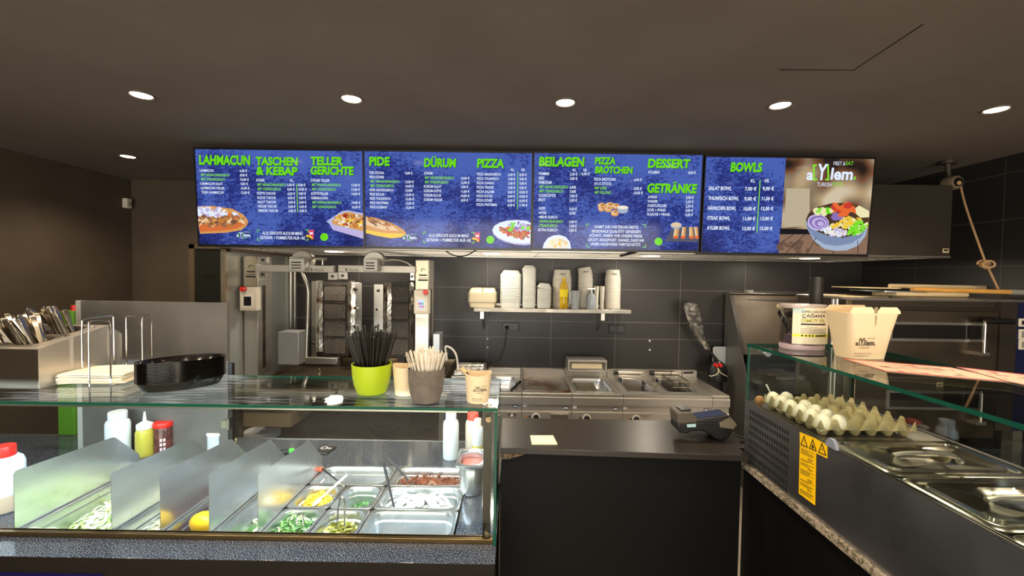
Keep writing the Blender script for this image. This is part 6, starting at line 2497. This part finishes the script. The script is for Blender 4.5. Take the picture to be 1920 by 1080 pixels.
b.build('glass_stop', mat('stop_greyblue', '7c8496', r=.5), tc_, bevel=.002)
# lidded pans
LIDM = mat('lid_steel', 'a8a498', r=.2, m=1.0, rv=.05, ns=4)
lx0, lx1 = XV + .024, XV1 - .016
ld = .225
for k in range(4):
    ya_ = yd - .008 - ld * (k + 1)
    cx_, cy_ = (lx0 + lx1) / 2, ya_ + ld / 2
    t = thing('pan_lid', ('steel pan lid beside the egg tray in the topping cabinet', 'second steel pan lid from the egg tray in the topping cabinet', 'third steel pan lid from the egg tray', 'fourth steel pan lid from the egg tray')[k], 'pan lid', (cx_, cy_, zg0 - .004), 'steel pan lids in the topping cabinet')
    W2, D2 = lx1 - lx0, ld - .006
    b = MB()
    c_ = (0, 0)
    zz = .0
    b.loft([b.rrect(W2, D2, .03, -.006), b.rrect(W2, D2, .03, 0), b.rrect(W2 - .012, D2 - .012, .028, .004), b.rrect(W2 - .03, D2 - .03, .026, .004), b.rrect(W2 - .036, D2 - .036, .024, -.002), b.rrect(W2 - .06, D2 - .06, .022, -.002), b.rrect(W2 - .066, D2 - .066, .02, .005),
            b.rrect(.17, .11, .05, .006), b.rrect(.16, .10, .048, .002), b.rrect(.12, .05, .024, -.014)], cap=False)
    b._f(list(b.bm.verts)[-24:], 0)
    b.build('lid', LIDM, t, world=False)
    b = MB()
    b.tube([(-.082, 0, .005), (-.05, 0, .012), (.05, 0, .012), (.082, 0, .005)], .007, 8, sub=1)
    b.build('grip', STEELH, t, world=False)
    g = gn(W2 - .01, D2, .085, (cx_, ya_ + .003, zg0 - .0105))
    o = g.build('food_pan', PANS)
    tag(o, ('steel pan under the lid beside the egg tray', 'steel pan under the second lid from the egg tray', 'steel pan under the third lid from the egg tray', 'steel pan under the fourth lid from the egg tray')[k], 'food pan', 'lidded steel pans in the topping cabinet')

# egg tray
ex0, ey0 = XV + .022, yd + .012
EP = .049
NXE, NYE = 6, 6
EW, EL = EP * NXE, EP * NYE
EGM = mat('egg_tray_pulp', 'b0a077', r=.85, c2='a3946c', ns=30, bump=.2, bs=300)
ez = zg0 - .0015
b = MB()
K = 8
rings = []


def eh(u, v):
    f = (math.cos(2 * PI * u) + math.cos(2 * PI * v)) / 2
    f = max(-1, min(1, f * 1.5))
    return .026 + .025 * f


for j in range(NYE * K + 1):
    row = []
    for i in range(NXE * K + 1):
        u, v = i / K, j / K
        ed = min(u, v, NXE - u, NYE - v)
        z = eh(u, v) if ed > .01 else .022
        row.append((ex0 + u * EP, ey0 + v * EP, ez + z))
    rings.append(row)
b.loft(rings, cap=False, closed=False)
et = solo(b, 'egg_tray', EGM, 'beige pulp egg tray partly filled with white eggs in the topping cabinet', 'egg tray', (ex0 + EW / 2, ey0 + EL / 2, ez), fix=True)
et.modifiers.new('s', 'SOLIDIFY').thickness = .0018
EGG = mat('egg_shell', 'ece4d2', r=.45)
b = MB()
b.lathe([(.003, -.0272), (.012, -.0245), (.0185, -.016), (.0218, -.004), (.021, .008), (.0165, .019), (.009, .026), (.002, .0285)], n=24)
eg = b.build('egg', EGG, world=False)
first = True
for i in range(2):
    for j in range(6):
        if i == 1 and j == 4:
            continue
        o = eg if first else eg.copy()
        if not first:
            COL.objects.link(o)
        first = False
        o.location = (ex0 + (i + .5) * EP, ey0 + (j + .5) * EP, ez + .034)
        o.rotation_euler = (random.uniform(-.15, .15), random.uniform(-.15, .15), 0)
        tag(o, 'white egg, %s from the near end in the %s row of the tray' % (('first', 'second', 'third', 'fourth', 'fifth', 'sixth')[j], ('glass-side', 'inner')[i]), 'egg', 'white eggs in the pulp tray')
# small things at the far end of the cabinet
p = V((XV + .03, YV1 - .04, zg0 - .0035))
b = MB().ell(p + V((0, 0, .017)), (.018, .014, .017), 14)
solo(b, 'onion', mat('onion_skin', 'a06a2c', r=.35), 'small brown onion in the far corner of the topping cabinet', 'onion', p)
t = thing('sauce_tub', 'small pale tub with a spoon behind the egg tray', 'tub', p + V((.06, .003, 0)))
q = p + V((.06, .003, .0005))
MB().lathe([(.020, 0), (.026, .035), (.024, .035), (.018, .003)], q, 18).build('tub', mat('tub_cream', 'c8b898', r=.5), t)
MB().tube([q + V((.0, 0, .006)), q + V((-.035, .0, .075))], .003, 6).build('spoon', WHITE, t)

# ------------------------------------------------------------------ things on the glass top
ZG = zg1 + .0004
ACR2 = glass('box_acrylic', (.88, .86, .84), 1.5)
p = at(1519, 657, Z=ZG)
p.y += .045
t = thing('donation_box', 'oval acrylic collection box with a printed poster front, on the glass top', 'collection box', p, rz=-.05)
bw = 74 / 800 * p.y / 1.0
bh = at(1519, 572, Y=p.y - .04).z - ZG


def oval(w_, d_, z, n=32):
    return [(w_ / 2 * abs(math.cos(2 * PI * i / n)) ** .75 * (1 if math.cos(2 * PI * i / n) >= 0 else -1), d_ / 2 * abs(math.sin(2 * PI * i / n)) ** .75 * (1 if math.sin(2 * PI * i / n) >= 0 else -1), z) for i in range(n)]


b = MB()
b.loft([oval(bw * .96, .09, .016), oval(bw * .96, .09, bh - .012), oval(bw * .93, .086, bh - .012), oval(bw * .93, .086, .018)], cap=False)
b.build('acrylic_wall', ACR2, t, world=False)
b = MB()
b.loft([oval(bw * .97, .094, 0), oval(bw, .098, .004), oval(bw, .098, .016), oval(bw * .9, .08, .018)])
b.build('base', mat('acrylic_pink', 'b8a4ac', r=.15), t, world=False)
b = MB()
b.loft([oval(bw, .098, bh - .012), oval(bw * 1.02, .10, bh - .006), oval(bw * 1.02, .10, bh)])
b.build('lid', mat('lid_pale', 'b4a8a4', r=.25), t, world=False)
MB().box((-.03, -.004, bh), (.03, .004, bh + .0005)).build('slot', BLACK, t, world=False)
pw, ph = bw * .86, bh * .80
yy = -.0515
b = MB()
fmp = lambda x, y, e=0: V((-pw / 2 + x * pw + .006, -.0525 - e + .018 * (2 * x - 1) ** 2, .022 + y * ph))
n_ = 10


def strip(b, x0, x1, y0, y1, mi, e):
    for i in range(n_):
        a_, c_ = x0 + (x1 - x0) * i / n_, x0 + (x1 - x0) * (i + 1) / n_
        b.poly([fmp(a_, y0, e), fmp(c_, y0, e), fmp(c_, y1, e), fmp(a_, y1, e)], mi)


strip(b, 0, 1, 0, 1, 0, 0)
strip(b, 0, 1, .20, .27, 1, .0004)
strip(b, .0, .30, .86, 1, 3, .0004)
fx_ = lambda s_: (lambda x, y: fmp(x / pw, y / ph, .0009))
tm_ = fx_(1)
b.text('DMD HASTASI', tm_, .20 * pw, .865 * ph, .060 * ph, .66 * pw, 2)
b.text("ÇAĞAN'A", tm_, .20 * pw, .74 * ph, .085 * ph, .66 * pw, 2, .01)
b.text('ÜMUT OL', tm_, .20 * pw, .61 * ph, .085 * ph, .66 * pw, 2, .03)
tm2 = lambda x, y: fmp(x / pw, y / ph, .0013)
b.text('ÜMUT OL', tm2, .205 * pw, .612 * ph, .082 * ph, .65 * pw, 1, -.004)
strip(b, .18, .88, .53, .57, 2, .0006)
for i, (a_, c_) in enumerate(((.32, .62), (.18, .92), (.18, .94), (.18, .90), (.18, .92))):
    strip(b, a_, c_, .465 - i * .042, .473 - i * .042, 2, .0006)
for k in range(4):
    cx_ = .22 + k * .09
    b.poly([fmp(cx_ + .030 * math.cos(a * PI / 6), .235 + .022 * math.sin(a * PI / 6), .0009) for a in range(12)], 2)
strip(b, .56, .90, .215, .255, 2, .0007)
b.build('poster', [mat('poster_cream', 'd8cfb8', r=.5), mat('poster_yellow', 'd8d83c', r=.5), INK, mat('poster_sky', 'b4c8c8', r=.5)], t, fix=False, world=False)
b = MB()
for k in range(5):
    b.box((-.05 + .018 * k, -.02, .019), (-.035 + .018 * k, .02, .03 + .03 * random.random()))
b.build('bank_notes', mat('notes_purple', '5a4a68', r=.7), t, world=False)
p2 = V((at(1521, 560, Y=p.y + .10).x, p.y + .075, ZG))
b = MB()
hp = at(1521, 519, Y=p2.y).z - ZG
b.lathe([(.0225, 0), (.0225, hp), (.0205, hp), (.0205, hp - .02)], p2, 24)
solo(b, 'black_tube', mat('tube_black', '1a1713', r=.5), 'upright black tube behind the collection box on the glass top', 'tube', p2)

# tall noodle box
p = at(1632, 674, Z=ZG)
p.y += .045
t = thing('noodle_box', 'tall cream paper food box with black word mark on the glass top', 'food box', p, rz=.06)
nh = at(1632, 575, Y=p.y - .03).z - ZG
nw = 97 / 800 * (p.y)
b = MB()
rings = []
for z, w_, d_, k in ((0, nw * .72, .085, .5), (nh * .5, nw * .86, .10, .4), (nh * .88, nw * .98, .11, .2)):
    rings.append(b.rrect(w_, d_, .04 * k + .006, z, k=4))
b.loft(rings, cap=False)
b._f(list(b.bm.verts)[:20][::-1], 0)
b.build('body', CUP, t, world=False)


def flap(x0, x1, y, lean, nt, nm):
    b = MB()
    zt2 = nh
    zb2 = nh * .875
    pts = [(x0, zb2), (x1, zb2), (x1 + nt[1], zt2 - .012), (x1 + nt[1] - .010, zt2), (x0 + nt[0] + .010, zt2), (x0 + nt[0], zt2 - .012)]
    R = [[(a, y + lean * (c_ - zb2) + e, c_) for a, c_ in pts] for e in (0, .001)]
    b.loft(R)
    b.build(nm, CUP, t, world=False)


flap(-nw * .485, -.006, -.0545, .1, (.0, .004), 'flap')
flap(.004, nw * .485, -.0545, .1, (.004, .0), 'flap')
flap(-nw * .485, nw * .485, .054, -.1, (.01, -.01), 'flap')
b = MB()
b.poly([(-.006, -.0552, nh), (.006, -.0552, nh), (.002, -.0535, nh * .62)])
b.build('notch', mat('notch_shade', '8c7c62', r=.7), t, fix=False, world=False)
b = MB()
lx = -nw * .34
sl_ = (.055 - .0425) / (nh * .88)
fmn = lambda x, y: V((lx + x, -.0432 - sl_ * 1.05 * y - .0010, y))
wordmark(b, lambda x, y: fmn(x, y + nh * .27), .0165)
b.text('Hausgemacht  Frisch', lambda x, y: fmn(x, y + nh * .105), 0, 0, .0042, .055, 0)
b.text('Türkische Küche', lambda x, y: fmn(x, y + nh * .06), 0, 0, .0038, .046, 0)
b.build('print', INK, t, fix=False, world=False)

# flyers
FLY = mat('flyer_paper', 'b29c86', r=.45)
FLR = mat('flyer_red', '9a2c32', r=.45)
FLP = mat('flyer_pink', 'ae8a78', r=.45)
FLG = mat('flyer_green', '6a6648', r=.45)


def flyer(c, label, e):
    """sheet through the given four points of the glass top, red border and pictures"""
    c = [V((q.x, q.y, ZG + e)) for q in c]
    b = MB()
    b.loft([[q for q in c], [q + V((0, 0, .0008)) for q in c]])
    f = lambda u, v, k=0: c[0].lerp(c[1], u).lerp(c[3].lerp(c[2], u), v) + V((0, 0, .001 + k))
    for q in (((0, 0), (1, 0), (1, .07), (0, .07)), ((0, .93), (1, .93), (1, 1), (0, 1)), ((0, .07), (.03, .07), (.03, .93), (0, .93)), ((.97, .07), (1, .07), (1, .93), (.97, .93))):
        b.poly([f(*w_) for w_ in q], 1)
    for _ in range(26):
        u, v = random.uniform(.08, .9), random.uniform(.12, .85)
        du, dv = random.uniform(.02, .07), random.uniform(.03, .10)
        b.poly([f(u, v, .0002), f(u + du, v, .0002), f(u + du, v + dv, .0002), f(u, v + dv, .0002)], random.choice((2, 2, 3, 1, 2)))
    return solo(b, 'menu_flyer', [FLY, FLR, FLP, FLG], label, 'flyer', sum(c, V()) / 4, 'menu flyers on the glass top', fix=False)


flyer([at(*q, Z=ZG) for q in ((1577, 672), (1782, 689), (1925, 720), (1662, 697))], 'menu flyer with a red border lying by the tall food box', 0)
flyer([at(*q, Z=ZG) for q in ((1792, 689), (1925, 704), (2000, 740), (1890, 717))], 'menu flyer with a red border lying nearer along the glass top', .0016)

# ------------------------------------------------------------------ slanted dough press
XD0 = 1.965
yb_ = YB - .03
tz = at(1380, 549, Y=yb_ - .1).z
dm = thing('dough_press', 'tall dough press with a slanted bronze-coloured front behind the collection box', 'dough press', (XD0 + .5, 3.7, 0))
XD1 = 2.98
prf = [(yb_, 0), (yb_, tz - .012), (yb_ - .07, tz - .012), (3.63, 1.12), (3.56, .96), (3.56, 0)]
b = MB()
b.prism(prf, XD0, XD0 + .004, 'X')
b.build('side_panel', mat('press_side', '8a8680', r=.4, m=.6), dm)
b = MB()
b.prism(prf, XD1 - .004, XD1, 'X')
b.build('side_panel', MATS['press_side'], dm)
MB().box((XD0 - .004, yb_ - .09, tz - .012), (XD1 + .004, yb_, tz)).build('top_plate', STEELH, dm, bevel=.002)
BRO = mat('press_bronze', '55483a', r=.5, m=.3, rv=.08, ns=6)
n1 = V((0, 3.63 - (yb_ - .07), 1.12 - (tz - .012)))
b = MB()
A, B_ = V((0, yb_ - .07, tz - .012)), V((0, 3.63, 1.12))
nn = V((0, n1.z, -n1.y)).normalized()
if nn.y > 0:
    nn = -nn
b.hexa([(XD0 + .004, *(B_ - nn * .006)[1:]), (XD1 - .004, *(B_ - nn * .006)[1:]), (XD1 - .004, *B_[1:]), (XD0 + .004, *B_[1:]), (XD0 + .004, *(A - nn * .006)[1:]), (XD1 - .004, *(A - nn * .006)[1:]), (XD1 - .004, *A[1:]), (XD0 + .004, *A[1:])])
b.build('slanted_front', BRO, dm)
b = MB()
b.hexa([(XD0 - .002, *(B_ + nn * .004)[1:]), (XD0 + .03, *(B_ + nn * .004)[1:]), (XD0 + .03, *(B_ + nn * .0)[1:]), (XD0 - .002, *B_[1:]), (XD0 - .002, *(A + nn * .004)[1:]), (XD0 + .03, *(A + nn * .004)[1:]), (XD0 + .03, *A[1:]), (XD0 - .002, *A[1:])])
b.build('edge_trim', mat('trim_dark', '2a231b', r=.5), dm)
MB().box((XD0 + .004, 3.56, 0), (XD1 - .004, 3.60, 1.05)).build('lower_panel', mat('press_lower', '181a2c', r=.35), dm)


def onf(px_, py_, e=.002):
    """point on the slanted front seen at that pixel"""
    d = CAMR @ V(((px_ - 960) / F, (540 - py_) / F, -1))
    o_ = V((0, 0, EYE))
    k = (B_ - o_).dot(nn) / d.dot(nn)
    return o_ + d * k + nn * e


b = MB()
b.poly([onf(1402, 561), onf(1510, 564), onf(1510, 567), onf(1402, 563)])
b.build('feed_slot', INK, dm, fix=False)
b = MB()
b.tube([onf(1460, 583, .02), onf(1466, 595, .03), onf(1474, 608, .035), onf(1476, 622, .03), onf(1475, 632, .02)], .014, 8, sub=1)
b.tube([onf(1470, 590, .025), onf(1484, 588, .03), onf(1490, 600, .03)], .012, 8, sub=1)
lv = b.build('lever_bracket', BLACK, dm)
for q in ((1461, 583), (1476, 629)):
    MB().ell(onf(*q, .038), (.014, .014, .014), 12).build('lever_knob', mat('knob_cream', 'd8c8a8', r=.4), lv)
b = MB()
b.poly([onf(1456, 570), onf(1486, 571), onf(1485, 578), onf(1456, 577)])
b.build('name_plate', mat('name_plate', 'a89878', r=.4, m=.6), dm, fix=False)
p = at(1404, 548, Y=yb_ - .05)
b = MB()
b.lathe([(.030, 0), (.040, .022), (.038, .024), (.028, .006)], (p.x, yb_ - .05, tz + .0005), 20)
solo(b, 'small_bowl', mat('bowl_pale', 'b8bcb0', r=.4), 'small pale bowl on top of the dough press', 'bowl', (p.x, yb_ - .05, tz))

# ------------------------------------------------------------------ pizza oven
YO0, YO1 = 2.60, 3.12
xo0, xo1 = at(1600, 620, Y=YO0).x, XR - .02
zo = at(1700, 560, Y=YO0).z
ov = thing('pizza_oven', 'steel double deck pizza oven against the tiled side wall', 'pizza oven', ((xo0 + xo1) / 2, 3.0, 0))
OST = mat('oven_steel', '7d7161', r=.32, m=1.0, rv=.1, ns=4)
OSD = mat('oven_dark', '221d18', r=.45)
MB().box((xo0, YO0 + .02, .85), (xo1, YO1, zo - .012)).build('body', OST, ov)
MB().box((xo0 - .01, YO0 - .004, zo - .012), (xo1, YO1 + .01, zo)).build('top_plate', STEELH, ov)
b = MB()
for xx in (xo0 - .03, xo0 - .055):
    b.cyl((xx, YO0 + .1, .0), (xx, YO0 + .1, zo - .013), .011, n=12)
b.build('side_tube', STEELH, ov)
for xx in (xo0 + .02, xo1 - .08):
    for y_ in (YO0 + .05, YO1 - .1):
        MB().box((xx, y_, 0), (xx + .06, y_ + .06, .85)).build('leg', STEELD, ov)
for dk in range(2):
    zz1 = (at(1750, 583, Y=YO0).z, at(1750, 583, Y=YO0).z - .42)[dk]
    zz0 = zz1 - .36
    xd1 = at(1873, 620, Y=YO0).x
    b = MB()
    b.box((xo0 + .02, YO0, zz0), (xd1 - .004, YO0 + .0195, zz1))
    d = b.build('door', OST, ov, bevel=.003)
    wz1, wz0 = zz1 - .085, zz1 - .17
    wx0, wx1 = at(1672, 620, Y=YO0).x, at(1840, 620, Y=YO0).x
    b = MB()
    ring2 = [(wx0 - .02, wx1 + .02, wz0 - .02, wz1 + .02), (wx0, wx1, wz0, wz1)]
    b.box((wx0 - .022, YO0 - .006, wz1), (wx1 + .022, YO0, wz1 + .016))
    b.box((wx0 - .022, YO0 - .006, wz0 - .016), (wx1 + .022, YO0, wz0))
    b.box((wx0 - .022, YO0 - .006, wz0), (wx0, YO0, wz1))
    b.box((wx1, YO0 - .006, wz0), (wx1 + .022, YO0, wz1))
    b.build('window_frame', STEELH, d)
    MB().box((wx0, YO0 - .002, wz0), (wx1, YO0 + .0, wz1)).build('window_pane', mat('oven_glass', '14110f', r=.08), d)
    hx_ = at(1848, 600, Y=YO0 - .05).x
    b = MB()
    zt3 = zz1 - .055
    b.cyl((hx_, YO0 - .05, zt3), (hx_, YO0 - .05, zt3 - .19), .007, n=10)
    b.box((hx_ - .03, YO0 - .055, zt3 - .205), (hx_ + .03, YO0, zt3 - .185))
    b.build('handle_rod', STEELH, d)
    b = MB()
    b.tube([(hx_ - .005, YO0 - .05, zt3), (hx_ + .05, YO0 - .055, zt3 + .004), (hx_ + .15, YO0 - .06, zt3 + .002)], [.015, .018, .019], 12, sub=1)
    b.build('handle', BLACK, d)
    b = MB()
    b.box((xo0 + .02, YO0 + .006, zz1 + .001), (xd1, YO0 + .0195, zz1 + .02))
    b.build('door_gap', OSD, ov)
xd1 = at(1873, 620, Y=YO0).x
MB().box((xd1, YO0 - .006, .86), (at(1904, 620, Y=YO0).x, YO0 + .0195, zo - .013)).build('corner_post', mat('post_brown', '2c2620', r=.4), ov)
xq = at(1906, 620, Y=YO0).x
MB().box((xq, YO0 - .002, .86), (xo1, YO0 + .0195, zo - .013)).build('control_panel', mat('panel_navy', '14183c', r=.35), ov)
for k, (y0_, y1_) in enumerate(((597, 612), (617, 636), (636, 655), (704, 718))):
    p0, p1 = at(1908, y0_, Y=YO0), at(1908, y1_, Y=YO0)
    b = MB()
    b.box((p0.x, YO0 - .012, p1.z), (min(p0.x + .06, xo1 - .004), YO0 - .002, p0.z))
    s_ = b.build('switch_plate', mat('switch_cream', 'd8d2c4', r=.4), ov, bevel=.003)
    MB().box((p0.x + .012, YO0 - .014, p1.z + .012), (min(p0.x + .05, xo1 - .01), YO0 - .012, p0.z - .012)).build('switch_face', OSD if k in (0, 3) else mat('switch_grey', '8c867a', r=.4), s_)

# pizza peels on the oven
WOOD = mat('peel_wood', 'd2a052', r=.5, c2='c08a40', ns=10, st=(1, 12, 12))
WOODP = mat('peel_pale', 'e0cca4', r=.55)


def peel(label, xb, y, z, hl, m, bw, bl, hm, tilt, rz=0.0, ring_=True):
    t = thing('pizza_peel', label, 'pizza peel', (xb, y, z), 'pizza peels lying on the oven', rz=rz)
    t.rotation_euler.y = tilt
    b = MB()
    pts = [(-.0 + bl * .5 - bl * .5 * math.cos(a), bw / 2 * math.sin(a)) for a in [PI * i / 10 - PI / 2 for i in range(11)]]
    o_ = [(0 + .0, -bw * .3), (.03, -bw * .45), (.08, -bw / 2), (bl - .05, -bw / 2), (bl, -bw * .25), (bl + .06, -.025), (bl + .06, .025), (bl, bw * .25), (bl - .05, bw / 2), (.08, bw / 2), (.03, bw * .45), (0, bw * .3)]
    b.prism(o_, 0, .006, 'Z')
    b.build('blade', m, t, world=False)
    b = MB()
    b.cyl((bl + .0, 0, .006 + .012), (bl + hl, 0, .006 + .012), .014, .016, 12)
    b.build('handle', hm, t, world=False)
    if ring_:
        MB().cyl((bl + hl * .62, 0, .018), (bl + hl * .72, 0, .018), .0172, n=12).build('tape', mat('tape_grey', '8f9088', r=.5), t, world=False)
    return t


ALU = mat('peel_metal', 'b8bcbc', r=.3, m=1.0)
xb = at(1537, 550, Y=2.86).x
peel('wide pale wooden pizza peel lying lowest on the oven top', xb, 2.86, zo + .001, .62, WOODP, .34, .36, WOODP, 0.0, 0, False)
xb = at(1558, 541, Y=2.98).x
peel('metal pizza peel with an orange wooden handle and grey tape band', xb, 2.72, zo + .040, 1.0, ALU, .30, .32, WOOD, .012, 0)
xb = at(1575, 536, Y=2.94).x
peel('pale pizza peel lying behind the metal one on the oven', xb, 2.94, zo + .056, .80, WOODP, .26, .34, WOODP, .006, 0, False)

# ------------------------------------------------------------------ security camera and knotted rope
Yc = 2.95
p = at(1783, 344, Y=Yc)
t = thing('security_camera', 'small round security camera on a bracket below the ceiling in the tiled corner', 'security camera', (p.x, Yc, CEIL))
b = MB()
b.cyl((p.x, Yc + .03, CEIL - .001), (p.x, Yc + .03, CEIL - .022), .045, n=20)
b.tube([(p.x, Yc + .03, CEIL - .02), (p.x + .01, Yc + .03, p.z + .06), (p.x, Yc + .02, p.z + .02)], .016, 10, sub=1)
b.build('bracket', mat('camera_brown', '3a3029', r=.5), t)
b = MB()
b.lathe([(.030, -.05), (.046, -.03), (.048, .03), (.040, .045), (.03, .047)], (p.x, Yc, p.z), 24, mx=Matrix.Rotation(PI / 2, 3, 'X'))
b.build('housing', mat('camera_grey', '7a6a58', r=.4), t)
MB().cyl((p.x, Yc - .046, p.z), (p.x, Yc - .052, p.z), .030, n=20).build('lens_ring', BLACK, t)
MB().cyl((p.x, Yc - .052, p.z - .008), (p.x, Yc - .056, p.z - .008), .014, n=16).build('lens', mat('lens_warm', 'c8a070', r=.2), t)
Yr = 2.78
t = thing('knotted_rope', 'tan rope with a coiled knot hanging from the camera bracket to the oven', 'rope', at(1872, 548, Y=Yr))
ROPE = mat('rope_tan', 'b8946a', r=.8, bump=.5, bs=400)
q = [V((p.x + .05, Yc, p.z + .05)), at(1806, 372, Y=2.9), at(1818, 410, Y=2.86), at(1836, 460, Y=2.8), at(1847, 490, Y=Yr)]
MB().tube(q, .0062, 8, sub=1).build('upper_length', ROPE, t)
q = [at(1849, 494, Y=Yr), at(1862, 522, Y=Yr), at(1875, 549, Y=Yr), V((at(1882, 566, Y=2.57).x, 2.585, zo - .03)), V((at(1872, 600, Y=2.585).x, 2.585, at(1872, 600, Y=2.585).z))]
MB().tube(q[:3], .0062, 8, sub=1).build('lower_length', ROPE, t)
c = at(1846, 496, Y=Yr)
b = MB()
pts = []
for i in range(70):
    a = i / 69 * 2 * PI * 3.5
    r_ = .016 + .019 * i / 69
    pts.append(c + V((r_ * math.cos(a) * 1.15, -.012 + .020 * math.sin(a * .37), r_ * .8 * math.sin(a))))
b.tube(pts, .0062, 8)
b.build('knot', ROPE, t)
